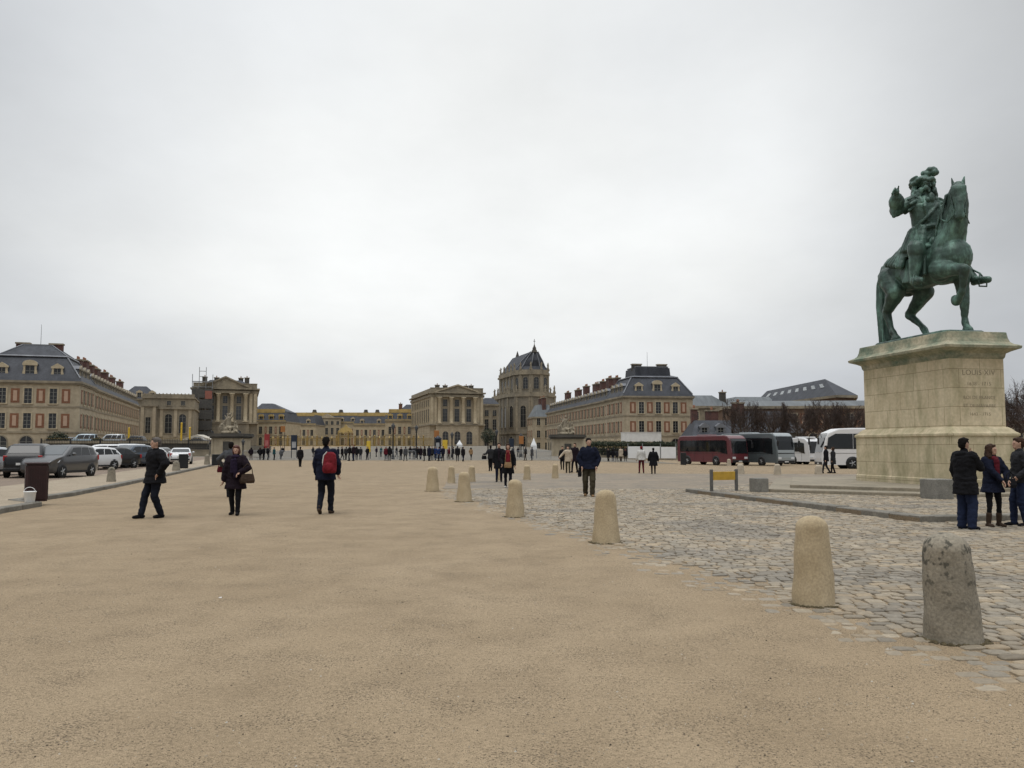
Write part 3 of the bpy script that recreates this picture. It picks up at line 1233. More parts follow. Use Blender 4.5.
handbag('dark bag hanging from the outstretched arm of the person in grey', w(-0.42, 0.12, 0.80), F['black'], 0.34, 0.24, 0.12, 0, 0.18)

# three by the right gate pier
p = gp(568, 473)
put_person('arm_out', 'person in a cream jacket with one arm held out near the right gate pier', p, 175, 1.68, F['beige'], F['olive'], H_BLACK, voxel=0.02,
           rh=(0.52, 0.12, 1.02), rp=(0.3, -1, -0.5), lf=(0.08, 0), rf=(-0.08, 0), hem=0.74, thick=0.05)
p = gp(562.5, 470)
put_person('far_walk_a', 'person in black just left of the cream jacket near the right gate pier', p, 170, 1.68, F['black'], F['black'], H_BLACK, voxel=0.028,
           lf=(0.16, 0), rf=(-0.16, 0.02), hem=0.8)
p = gp(575, 472.5)
o, w, ms = put_person('dark_white', 'tall person in a dark coat holding a white bag right of the cream jacket', p, 150, 1.88, F['plum'], F['black'], H_BROWN, voxel=0.02,
                      lf=(-0.12, 0), rf=(0.20, 0), hem=0.66, thick=0.04)
handbag('long white bag held by the tall person in the dark coat', w(-0.30, 0.10, 0.28), F['white'], 0.34, 0.46, 0.12, R(90), 0.16)

# the pair walking away towards the buses
p = gp(641.5, 473.3)
o, w, ms = put_person('white_jacket', 'person in a white jacket, red hat and dark red trousers walking away towards the hoarding', p, 0, 1.66, F['white'], F['wine'], F['red'],
                      voxel=0.02, lf=(0.05, 0), rf=(-0.05, 0), lh=(-0.30, 0.05, 0.85), stance=0.13, thick=0.05, hem=0.86)
p = gp(653.5, 474)
put_person('long_black', 'person in a long black hooded coat beside the one in the white jacket', p, 0, 1.56, F['black'], F['black'], F['black'], voxel=0.02,
           lf=(0.04, 0), rf=(-0.04, 0), hem=0.55, flare=0.06, thick=0.06, build=1.1, lh=(-0.33, 0.05, 0.9), rh=(0.33, 0.05, 0.9))
# two in front of the white coach
p = gp(826.5, 473.5)
put_person('coach_a', 'man in dark clothes striding left in front of the large white coach', p, 70, 1.76, F['black'], F['charcoal'], H_BLACK, voxel=0.02,
           lf=(0.22, 0), rf=(-0.20, 0.02), hem=0.78, thick=0.04)
p = gp(833.5, 473.3)
put_person('coach_b', 'woman in a dark grey coat close behind the man passing the large white coach', p, 60, 1.66, F['charcoal'], F['black'], H_BROWN, voxel=0.02,
           lf=(-0.10, 0.0), rf=(0.14, 0), hem=0.62, thick=0.045, hs='bob')

# the three talking beside the statue
p = gp(967, 530)
put_person('talk_a', 'man in a black padded coat and blue jeans with a hand at his chin', p, -68, 1.78, F['black'], F['denim'], H_BLACK, F['black'], voxel=HV,
           rh=(0.055, 0.155, 1.40), rp=(0.9, 0.1, -1.3), rthumb=(0, -1, 0.3), lh=(-0.24, 0.10, 0.9), hem=0.68, flare=0.02, thick=0.055, hand=True, yaw=-4, hs='short', hood=True, leg=0.03, build=1.05, stance=0.11, face=True)
p = gp(994, 527)
o, w, ms = put_person('talk_b', 'woman with long wavy brown hair in a navy coat, black tights and brown ankle boots', p, 190, 1.66, F['navy'], F['black'], H_BROWN, F['brown'], voxel=HV, face=True,
                      lh=(-0.13, 0.27, 1.0), lp=(-1, -0.4, -0.2), rh=(0.0, 0.29, 0.98), rp=(1, -0.5, -0.2), lf=(-0.02, 0), rf=(0.02, 0), hem=0.73, flare=0.05, thick=0.04,
                      hand=True, yaw=28, hs='long', leg=-0.012, stance=0.14, boot=True)
def f_(mb):
    mb.ell((0, 0.06, 1.45), (0.105, 0.10, 0.06))
    mb.cone((0.01, 0.165, 1.40), (0.02, 0.185, 1.10), 0.06, 0.05)
part_blob(o, 'scarf', f_, F['wine'])
handbag('black handbag held at the waist by the woman in the navy coat', w(-0.20, 0.28, 0.84), F['black'], 0.28, 0.18, 0.10, R(20), 0.14)
p = gp(1022, 526.5)
put_person('talk_c', 'man in a charcoal jacket and jeans, rightmost of the three talking by the statue', p, 84, 1.80, F['charcoal'], F['denim'], H_BROWN, F['black'], voxel=HV, face=True,
           lh=(-0.22, 0.14, 0.98), rh=(0.22, 0.14, 0.98), hem=0.86, thick=0.03, hand=True, leg=0.012, rf=(0.10, 0), lf=(-0.05, 0))

# one small figure on the open gravel and the crowd before the gates
p = gp(300, 467)
put_person('far_stand', 'lone person in black walking away across the open gravel, left of the red backpack', p, 0, 1.62, F['black'], F['black'], H_BLACK, voxel=0.028, lf=(0.02, 0), rf=(-0.02, 0), hem=0.7, thick=0.05, stance=0.06)

GC = 'visitors before the palace gates'
crowd = [(251, 460, 'plum', 1.6), (260, 460, 'black', 1.62), (263.5, 460, 'black', 1.7), (267.5, 460, 'black', 1.74), (274, 460, 'teal', 1.62), (281, 459.5, 'grey', 1.45),
         (282.5, 456, 'black', 1.7), (313, 457, 'charcoal', 1.7), (319, 457, 'grey', 1.7), (338, 459.5, 'navy', 1.68), (342, 460, 'black', 1.72), (346, 460, 'charcoal', 1.7), (349.5, 461, 'black', 1.9),
         (353.5, 461, 'plum', 1.92), (356.5, 460, 'black', 1.7), (360.5, 459.5, 'charcoal', 1.65), (367.5, 460, 'black', 1.7), (376.5, 457, 'purple', 1.7), (381, 457, 'teal', 1.7), (386, 461, 'wine', 1.7),
         (389.5, 461, 'black', 1.75), (396.5, 457, 'black', 1.75), (401, 460, 'black', 1.65), (405.5, 461, 'grey', 1.72), (410, 459, 'black', 1.75), (414, 459.5, 'charcoal', 1.75), (417.5, 459.5, 'black', 1.66),
         (420.5, 459.5, 'plum', 1.72), (424.5, 461, 'black', 1.75), (429, 461, 'navy', 1.8), (432, 460.5, 'charcoal', 1.75), (435.5, 460.5, 'blue', 1.72), (439, 461, 'blue', 1.68), (443, 461, 'navy', 1.75),
         (449, 459.5, 'wine', 1.65), (453, 459.5, 'charcoal', 1.7), (457.5, 461.5, 'black', 1.8), (463, 461.5, 'black', 1.7), (471, 460, 'tan', 1.6), (525.5, 460.5, 'charcoal', 1.72), (532, 460.5, 'grey', 1.68),
         (513, 457, 'grey', 1.7), (518, 457, 'plum', 1.7), (608.5, 461.5, 'black', 1.7), (613, 461.5, 'black', 1.6), (617, 461.5, 'charcoal', 1.6), (621, 461.5, 'beige', 1.9), (625.5, 461.5, 'black', 1.7)]
POSES = [dict(lf=(0.02, 0), rf=(-0.02, 0), hem=0.78), dict(lf=(0.2, 0), rf=(-0.2, 0.02), hem=0.74), dict(lf=(0.0, 0), rf=(0.03, 0), hem=0.6, flare=0.03, hs='bob', stance=0.07),
         dict(lf=(-0.04, 0), rf=(0.1, 0), hem=0.84, rh=(0.12, 0.3, 1.2)), dict(lf=(0.12, 0), rf=(-0.12, 0), hem=0.8, hs='long', lh=(-0.3, 0.1, 0.95), lp=(-1, -0.5, 0))]
CN = dict(plum='deep plum', black='black', teal='teal', grey='grey', charcoal='charcoal grey', navy='dark navy', purple='purple', wine='wine red', tan='tan', blue='blue', beige='beige')
DO = ['standing still', 'walking', 'in a long coat', 'with a raised arm', 'with an elbow out']
CLUSTERS = [(0, 300, 'visitors by the red banner'), (300, 330, 'visitors by the dark poster panel'), (330, 370, 'visitors left of the yellow sign'),
            (370, 411, 'visitors by the tall lamp post'), (411, 446, 'visitors before the right columned pavilion'), (446, 480, 'visitors left of the couple'),
            (480, 560, 'visitors below the chapel'), (560, 700, 'visitors in front of the hoarding')]
rc = random.Random(5)
for i, (px, py, c, h) in enumerate(sorted(crowd)):
    k = 1 if px == 405.5 else rc.randrange(5)
    ci = [n for n, (a_, b_, t_) in enumerate(CLUSTERS) if a_ <= px < b_][0]
    members = [q[0] for q in sorted(crowd) if CLUSTERS[ci][0] <= q[0] < CLUSTERS[ci][1]]
    where = '%s from left of %s' % (ORD[members.index(px)], CLUSTERS[ci][2])
    o, w, ms = put_person('crowd%d' % k, 'person in %s, %s' % (CN[c], where), gp(px, py), rc.choice([0, 180, 90, 270, 40, 140, 200, 320]), h * 0.97, F[c],
                          F[rc.choice(['black', 'darkdenim', 'denim', 'charcoal', 'navy', 'brown'])], rc.choice([H_BLACK, H_BROWN, H_BLACK, H_GREY, H_RED]), group=GC, voxel=0.032, thick=0.065, build=1.12, **POSES[k])
# ------------------------------------------------------------------ statue and pedestal
def bronze():
    m = bpy.data.materials.new('verdigris bronze')
    m.use_nodes = True
    nt = m.node_tree
    N, L = nt.nodes, nt.links
    b = N['Principled BSDF']
    b.inputs['Metallic'].default_value = 0.25
    b.inputs['Roughness'].default_value = 0.5
    tc = N.new('ShaderNodeTexCoord')
    mp = N.new('ShaderNodeMapping')
    mp.inputs['Scale'].default_value = (1, 1, 0.45)
    L.new(tc.outputs['Object'], mp.inputs[0])
    n = N.new('ShaderNodeTexNoise')
    n.inputs['Scale'].default_value = 4.5
    n.inputs['Detail'].default_value = 7
    n.inputs['Roughness'].default_value = 0.68
    L.new(mp.outputs[0], n.inputs['Vector'])
    rp = N.new('ShaderNodeValToRGB')
    e = rp.color_ramp.elements
    e[0].position, e[0].color = 0.32, (0.020, 0.033, 0.027, 1)
    e[1].position, e[1].color = 0.70, (0.165, 0.30, 0.24, 1)
    k = e.new(0.52)
    k.color = (0.058, 0.105, 0.083, 1)
    L.new(n.outputs['Fac'], rp.inputs['Fac'])
    L.new(rp.outputs['Color'], b.inputs['Base Color'])
    n2 = N.new('ShaderNodeTexNoise')
    n2.inputs['Scale'].default_value = 30
    n2.inputs['Detail'].default_value = 4
    L.new(tc.outputs['Object'], n2.inputs['Vector'])
    bp = N.new('ShaderNodeBump')
    bp.inputs['Strength'].default_value = 0.25
    bp.inputs['Distance'].default_value = 0.02
    L.new(n2.outputs['Fac'], bp.inputs['Height'])
    L.new(bp.outputs['Normal'], b.inputs['Normal'])
    return m


BRONZE = bronze()
PED = Vector((14.3, 28.0))
U_ = Vector((0.985, 0.174)).normalized()
V_ = Vector((-0.174, 0.985)).normalized()
PW, PL = 2.0, 4.86
PC = PED + U_ * PW / 2 + V_ * PL / 2
PANG = math.atan2(U_.y, U_.x)


def pedestal_stone(nm='pedestal limestone', lo=0.47, hi=0.72):
    m = mat(nm, (0.64, 0.55, 0.385), 0.85, scale=0.9, col2=(0.51, 0.43, 0.285), bump=0.2, bscale=25, fine=0.10, fscale=9)
    nt = m.node_tree
    N, L = nt.nodes, nt.links
    b = N['Principled BSDF']
    src = b.inputs['Base Color'].links[0].from_socket
    tc = N.new('ShaderNodeTexCoord')
    # algae washed down from the copper: vertical runs under the cornice and under the dado moulding
    mp = N.new('ShaderNodeMapping')
    mp.inputs['Scale'].default_value = (2.0, 2.0, 0.7)
    L.new(tc.outputs['Object'], mp.inputs[0])
    n = N.new('ShaderNodeTexNoise')
    n.inputs['Scale'].default_value = 0.95
    n.inputs['Detail'].default_value = 6
    n.inputs['Roughness'].default_value = 0.62
    L.new(mp.outputs[0], n.inputs['Vector'])
    rp = N.new('ShaderNodeValToRGB')
    rp.color_ramp.elements[0].position = lo
    rp.color_ramp.elements[1].position = hi
    rp.color_ramp.elements[0].color = (0, 0, 0, 1)
    rp.color_ramp.elements[1].color = (0.62, 0.62, 0.62, 1)
    L.new(n.outputs['Fac'], rp.inputs['Fac'])
    mx = N.new('ShaderNodeMix')
    mx.data_type = 'RGBA'
    L.new(rp.outputs['Color'], mx.inputs['Factor'])
    L.new(src, mx.inputs['A'])
    mx.inputs['B'].default_value = (0.215, 0.205, 0.105, 1)
    # block joints
    mp2 = N.new('ShaderNodeMapping')
    mp2.inputs['Rotation'].default_value = (R(90), 0, 0)
    L.new(tc.outputs['Object'], mp2.inputs[0])
    sx = N.new('ShaderNodeSeparateXYZ')
    L.new(tc.outputs['Object'], sx.inputs[0])
    ad = N.new('ShaderNodeMath')
    ad.operation = 'ADD'
    L.new(sx.outputs['X'], ad.inputs[0])
    L.new(sx.outputs['Y'], ad.inputs[1])
    cb = N.new('ShaderNodeCombineXYZ')
    L.new(ad.outputs[0], cb.inputs[0])
    L.new(sx.outputs['Z'], cb.inputs[1])
    br = N.new('ShaderNodeTexBrick')
    br.inputs['Scale'].default_value = 1
    br.inputs['Brick Width'].default_value = 1.55
    br.inputs['Row Height'].default_value = 0.62
    br.inputs['Mortar Size'].default_value = 0.009
    br.inputs['Color1'].default_value = (1, 1, 1, 1)
    br.inputs['Color2'].default_value = (0.93, 0.93, 0.92, 1)
    br.inputs['Mortar'].default_value = (0.52, 0.50, 0.45, 1)
    L.new(cb.outputs[0], br.inputs['Vector'])
    m2 = N.new('ShaderNodeMix')
    m2.data_type = 'RGBA'
    m2.blend_type = 'MULTIPLY'
    m2.inputs['Factor'].default_value = 1
    L.new(mx.outputs['Result'], m2.inputs['A'])
    L.new(br.outputs['Color'], m2.inputs['B'])
    L.new(m2.outputs['Result'], b.inputs['Base Color'])
    return m


PST = pedestal_stone()
PST2 = pedestal_stone('algae stained limestone', 0.38, 0.66)
PMOSS = mat('copper stained stone', (0.42, 0.375, 0.265), 0.85, scale=1.1, col2=(0.125, 0.165, 0.115), stretch=(1, 1, 1.8), fine=0.2, fscale=10, bump=0.2)
STEP = mat('grey step stone', (0.29, 0.25, 0.185), 0.88, scale=1.3, col2=(0.20, 0.175, 0.13), fine=0.15, fscale=12, bump=0.15)

# two steps under the pedestal
low = [(8.35, 28.3), (12.45, 25.3), (13.2, 25.25), (30, 28.2), (28, 40), (11.6, 38)]
up = [(9.35, 29.1), (12.75, 26.35), (13.4, 26.3), (29, 29.1), (27, 38.5), (12.0, 37)]
t = thing('stone_steps', 'two low stone steps round the foot of the statue pedestal', 'steps', (14, 30, 0))
for n, poly, z0, z1 in (('lower_step', low, PZ - 0.08, PZ + 0.10), ('upper_step', up, PZ + 0.10, PZ + 0.205)):
    mb = MB()
    c = Vector((14, 30))
    A = [Vector(q) - c for q in poly]
    rs = []
    for k, z in ((1, z0), (1, z1 - 0.02), (0.998, z1)):
        rs.append([(q.x * k, q.y * k, z) for q in A])
    mb.loft(rs)
    mb.build(n, STEP, t)

PBZ = PZ + 0.31
t = thing('pedestal', 'tall cream stone pedestal with a carved inscription under the bronze rider', 'pedestal', (PC.x, PC.y, PBZ), PANG)


def rect(o, z, ch=0.0):
    a, b = PW / 2 + o, PL / 2 + o
    return [(-a, -b, z), (a, -b, z), (a, b, z), (-a, b, z)]


z0 = -PBZ
mb = MB()
mb.loft([rect(0.27, -0.11), rect(0.27, 0.10), rect(0.245, 0.13), rect(0.245, 1.50), rect(0.285, 1.53), rect(0.285, 1.60), rect(0.20, 1.66), rect(0.12, 1.76), rect(0.03, 1.82)])
mb.build('base_dado', PST2, t)
mb = MB()
mb.loft([rect(0.0, 1.82), rect(0.0, 4.06)])
mb.build('upper_dado', PST, t)
mb = MB()
mb.loft([rect(0.0, 4.06), rect(0.04, 4.12), rect(0.06, 4.24), rect(0.16, 4.30), rect(0.30, 4.36), rect(0.385, 4.39), rect(0.40, 4.47), rect(0.34, 4.51), rect(0.23, 4.55), rect(0.155, 4.62),
         rect(0.115, 4.74), rect(0.085, 4.94), rect(0.05, 4.955)])
mb.build('cornice', PMOSS, t)
PTOP = PBZ + 4.955
# sunk panel frame and lettering on the narrow face
INK = mat('cut lettering', (0.29, 0.25, 0.18), 0.9, var=0.3, scale=9)
for txt, z, sz in (('LOUIS XIV', 3.52, 0.25), ('1638 - 1715', 3.18, 0.17), ('ROI DE FRANCE', 2.73, 0.155), ('ET DE NAVARRE', 2.46, 0.155), ('1643 - 1715', 2.19, 0.15)):
    cu = bpy.data.curves.new('inscription', 'FONT')
    cu.body = txt
    cu.size = sz
    cu.align_x = 'CENTER'
    cu.extrude = 0.004
    cu.offset = -0.002
    cu.space_character = 1.08
    cu.materials.append(INK)
    tmp = bpy.data.objects.new('inscription', cu)
    COL.objects.link(tmp)
    dg = bpy.context.evaluated_depsgraph_get()
    me = bpy.data.meshes.new_from_object(tmp.evaluated_get(dg))
    bpy.data.objects.remove(tmp)
    o = link('inscription', me)
    o.parent = t
    o.location = (0.06, -PL / 2 - 0.002, z)
    o.rotation_euler = (R(90), 0, 0)

# the bronze group; local +X is where the horse looks, in life-size metres, then enlarged
SS = 2.07
st = thing('equestrian_statue', 'green bronze statue of a rider with outstretched arm on a prancing horse', 'statue', (PC.x + U_.x * 0.10, PC.y + U_.y * 0.10, PTOP), PANG - PI / 2)
BZ = 0.065
mb = MB()
mb.loft([[(x * k, y * k, z) for x, y in [(-1.1, -0.34), (-1.0, -0.4), (0.85, -0.4), (0.95, -0.3), (0.95, 0.3), (0.85, 0.4), (-1.0, 0.4), (-1.1, 0.34)]] for z, k in ((0, 1.0), (BZ * 0.7, 0.985), (BZ, 0.95))])
o = mb.build('bronze_plinth', BRONZE, st)
o.scale = (SS,) * 3
# tilt of the head towards the rider's right
HT = Matrix.Translation((0.85, 0, 2.38)) @ Matrix.Rotation(R(-36), 4, 'Z')


def horse(mb):
    c = mb.cone
    E = mb.ell
    # trunk
    E((-0.62, 0, 1.31), (0.45, 0.335, 0.375), 20, 14)
    E((-0.74, -0.13, 1.27), (0.32, 0.20, 0.37), 16, 12)
    E((-0.74, 0.13, 1.27), (0.32, 0.20, 0.37), 16, 12)
    c((-0.6, 0, 1.27), (-0.1, 0, 1.26), 0.305, 0.335)
    c((-0.1, 0, 1.26), (0.36, 0, 1.27), 0.335, 0.325)
    E((0.42, 0, 1.27), (0.42, 0.30, 0.37), 18, 12)
    E((0.55, -0.14, 1.25), (0.26, 0.18, 0.33), 16, 12)
    E((0.55, 0.14, 1.25), (0.26, 0.18, 0.33), 16, 12)
    E((0.70, -0.10, 1.20), (0.16, 0.13, 0.19), 12, 8)
    E((0.70, 0.10, 1.20), (0.16, 0.13, 0.19), 12, 8)
    c((0.15, 0, 1.46), (0.42, 0, 1.55), 0.17, 0.17)
    # neck
    c((0.50, 0, 1.40), (0.76, 0, 1.84), 0.29, 0.185)
    E((0.74, 0, 1.31), (0.225, 0.265, 0.30), 16, 12)
    c((0.50, 0, 1.62), (0.68, 0, 2.02), 0.20, 0.15)
    c((0.76, 0, 1.84), (0.87, 0, 2.18), 0.182, 0.14)
    c((0.68, 0, 2.02), (0.79, 0, 2.37), 0.15, 0.12)
    c((0.87, 0, 2.16), (0.87, 0, 2.36), 0.14, 0.112)
    # head, hanging down from the poll
    def h(p):
        return HT @ Vector(p)
    c(h((0.0, 0, 0.04)), h((0.10, 0, -0.02)), 0.115, 0.12)
    for s in (-1, 1):
        E(h((0.06, s * 0.055, -0.10)), (0.10, 0.062, 0.14), 12, 8)
        c(h((0.12, s * 0.06, 0.02)), h((0.17, s * 0.045, -0.22)), 0.062, 0.05)
        c(h((0.02, s * 0.065, 0.09)), h((0.035, s * 0.095, 0.23)), 0.042, 0.011)
        c(h((0.10, s * 0.085, 0.01)), h((0.14, s * 0.088, -0.03)), 0.035, 0.030)
        c(h((0.225, s * 0.045, -0.45)), h((0.24, s * 0.04, -0.49)), 0.036, 0.03)
    c(h((0.11, 0, -0.02)), h((0.21, 0, -0.42)), 0.098, 0.068)
    c(h((0.07, 0, -0.15)), h((0.18, 0, -0.42)), 0.082, 0.058)
    E(h((0.205, 0, -0.46)), (0.068, 0.070, 0.075), 14, 10)
    E(h((0.17, 0, -0.51)), (0.045, 0.05, 0.04), 10, 8)

    def leg(pts):
        for (p, r1), (q, r2) in zip(pts, pts[1:]):
            c(p, q, r1, r2)
    z = BZ
    # near hind
    leg([((-0.74, -0.21, 1.22), .23), ((-0.52, -0.26, 0.93), .165), ((-0.84, -0.25, 0.60), .078), ((-0.72, -0.245, 0.24 + z), .050), ((-0.67, -0.245, 0.16 + z), .064), ((-0.62, -0.245, 0.09 + z), .052)])
    c((-0.62, -0.245, 0.09 + z), (-0.58, -0.245, 0.035 + z), 0.06, 0.078)
    c((-0.62, -0.245, 0.035 + z), (-0.56, -0.245, 0.03 + z), 0.07, 0.072)
    c((-0.87, -0.25, 0.65), (-0.82, -0.25, 0.56), 0.06, 0.07)
    # far hind, stepping under the belly
    leg([((-0.68, 0.21, 1.20), .22), ((-0.42, 0.24, 0.93), .16), ((-0.86, 0.22, 0.58), .078), ((-0.50, 0.21, 0.27 + z), .050), ((-0.43, 0.21, 0.19 + z), .064), ((-0.38, 0.21, 0.11 + z), .052)])
    c((-0.38, 0.21, 0.11 + z), (-0.33, 0.21, 0.035 + z), 0.058, 0.076)
    c((-0.36, 0.21, 0.035 + z), (-0.31, 0.21, 0.03 + z), 0.07, 0.07)
    c((-0.89, 0.22, 0.62), (-0.82, 0.22, 0.54), 0.06, 0.07)
    # far fore, carrying the weight
    leg([((0.56, 0.21, 1.12), .17), ((0.57, 0.22, 0.86), .112), ((0.61, 0.22, 0.56), .080), ((0.60, 0.22, 0.24 + z), .050), ((0.61, 0.22, 0.17 + z), .064), ((0.64, 0.22, 0.09 + z), .052)])
    c((0.64, 0.22, 0.09 + z), (0.68, 0.22, 0.035 + z), 0.06, 0.078)
    c((0.64, 0.22, 0.035 + z), (0.70, 0.22, 0.03 + z), 0.07, 0.072)
    E((0.61, 0.22, 0.56), (0.085, 0.075, 0.09), 10, 8)
    # near fore, raised
    leg([((0.58, -0.21, 1.12), .175), ((0.90, -0.23, 1.06), .118), ((1.20, -0.22, 1.00), .085), ((1.12, -0.20, 0.72), .050), ((1.09, -0.20, 0.65), .064), ((1.03, -0.20, 0.58), .052)])
    E((1.20, -0.22, 0.99), (0.09, 0.075, 0.09), 10, 8)
    c((1.03, -0.20, 0.58), (0.955, -0.20, 0.52), 0.06, 0.078)
    c((0.97, -0.20, 0.53), (0.935, -0.20, 0.56), 0.07, 0.07)


me = blob(horse, 0.0145, 4, 0.006, 7)
me.materials.append(BRONZE)
ho = link('horse', me, st)
ho.scale = (SS,) * 3


def strands(mb, roots, seed, n, spread, r0, r1):
    rnd = random.Random(seed)
    for _ in range(n):
        pts = []
        j = Vector((rnd.uniform(-1, 1), rnd.uniform(-1, 1), rnd.uniform(-1, 1)))
        ph = rnd.uniform(0, 6)
        for k, p in enumerate(roots):
            f = k / (len(roots) - 1)
            wv = Vector((math.sin(ph + 5 * f), math.cos(ph * 1.3 + 4 * f), 0)) * 0.02
            pts.append(Vector(p) + Vector((j.x * spread[0], j.y * spread[1], j.z * spread[2])) * (0.35 + 0.65 * f) + wv)
        for a, b, k in zip(pts, pts[1:], range(9)):
            f = k / (len(pts) - 1)
            mb.cone(a, b, r0 + (r1 - r0) * f, r0 + (r1 - r0) * (f + 1 / (len(pts) - 1)), 8)


def tail(mb):
    strands(mb, [(-1.02, 0, 1.48), (-1.17, 0.0, 1.50), (-1.27, -0.02, 1.22), (-1.25, -0.03, 0.85), (-1.20, -0.04, 0.5), (-1.16, -0.05, 0.10)], 4, 34, (0.085, 0.13, 0.05), 0.036, 0.016)
    mb.cone((-1.0, 0, 1.48), (-1.17, 0, 1.47), 0.08, 0.07)


def mane(mb):
    rnd = random.Random(2)
    for k in range(40):
        f = k / 39
        base = Vector((0.40, 0, 1.74)).lerp(Vector((0.75, 0, 2.45)), f) + Vector((-0.04, 0, 0))
        s = 1 if k % 4 else -1
        mid = base + Vector((rnd.uniform(-0.03, 0.04), s * 0.13, -0.06))
        end = base + Vector((rnd.uniform(-0.02, 0.08), s * (0.17 + rnd.uniform(0, 0.03)), -0.30 + rnd.uniform(-0.08, 0.08)))
        mb.cone(base, mid, 0.032, 0.03, 8)
        mb.cone(mid, end, 0.03, 0.010, 8)
    for s in (-1, 0, 1):
        mb.cone(HT @ Vector((0.05, s * 0.02, 0.13)), HT @ Vector((0.16, s * 0.035, -0.05)), 0.03, 0.012, 8)


def saddle(mb):
    for s in (-1, 1):
        mb.loft([[(x, s * (y + d), z) for x, y, z in ((-0.42, .31, 1.42), (0.22, .33, 1.40), (0.24, .365, 1.06), (0.0, .375, 0.98), (-0.36, .365, 1.02), (-0.46, .34, 1.2))] for d in (-0.03, 0.025)])
    mb.ell((-0.12, 0, 1.585), (0.36, 0.27, 0.11), 18, 10)
    mb.cone((0.16, -0.12, 1.66), (0.16, 0.12, 1.66), 0.075, 0.075)
    mb.cone((-0.40, -0.16, 1.67), (-0.40, 0.16, 1.67), 0.08, 0.08)
    


for n, fn in (('tail', tail), ('mane', mane), ('saddle', saddle)):
    me = blob(fn, 0.0125, 2)
    me.materials.append(BRONZE)
    o = link(n, me, st)
    o.scale = (SS,) * 3
    if n == 'saddle':
        o.location.x = 0.2 * SS


mb = MB()
for s in (-1, 1):
    a = HT @ Vector((0.17, s * 0.075, -0.42))
    mb.path([a, (0.82, s * 0.2, 1.86), (0.66, s * 0.2, 1.95), (0.52, 0.14, 2.0)], 0.012, 6)
    mb.path([a, HT @ Vector((0.07, s * 0.115, -0.1)), HT @ Vector((-0.02, s * 0.10, 0.09))], 0.014, 6)
mb.path([HT @ Vector((0.185, -0.08, -0.36)), HT @ Vector((0.26, 0, -0.36)), HT @ Vector((0.185, 0.08, -0.36))], 0.012, 6)
mb.path([HT @ Vector((0.10, -0.11, 0.05)), HT @ Vector((0.19, 0, 0.03)), HT @ Vector((0.10, 0.11, 0.05))], 0.012, 6)
o = mb.build('bridle', BRONZE, st)
o.scale = (SS,) * 3

# rider (a larger-than-life figure, +X forward, +Y his left)
RX = 0.11 * SS
RH = Matrix.Translation((-0.11, 0, 2.59)) @ Matrix.Rotation(R(8), 4, 'Z') @ Matrix.Scale(1.08, 4)


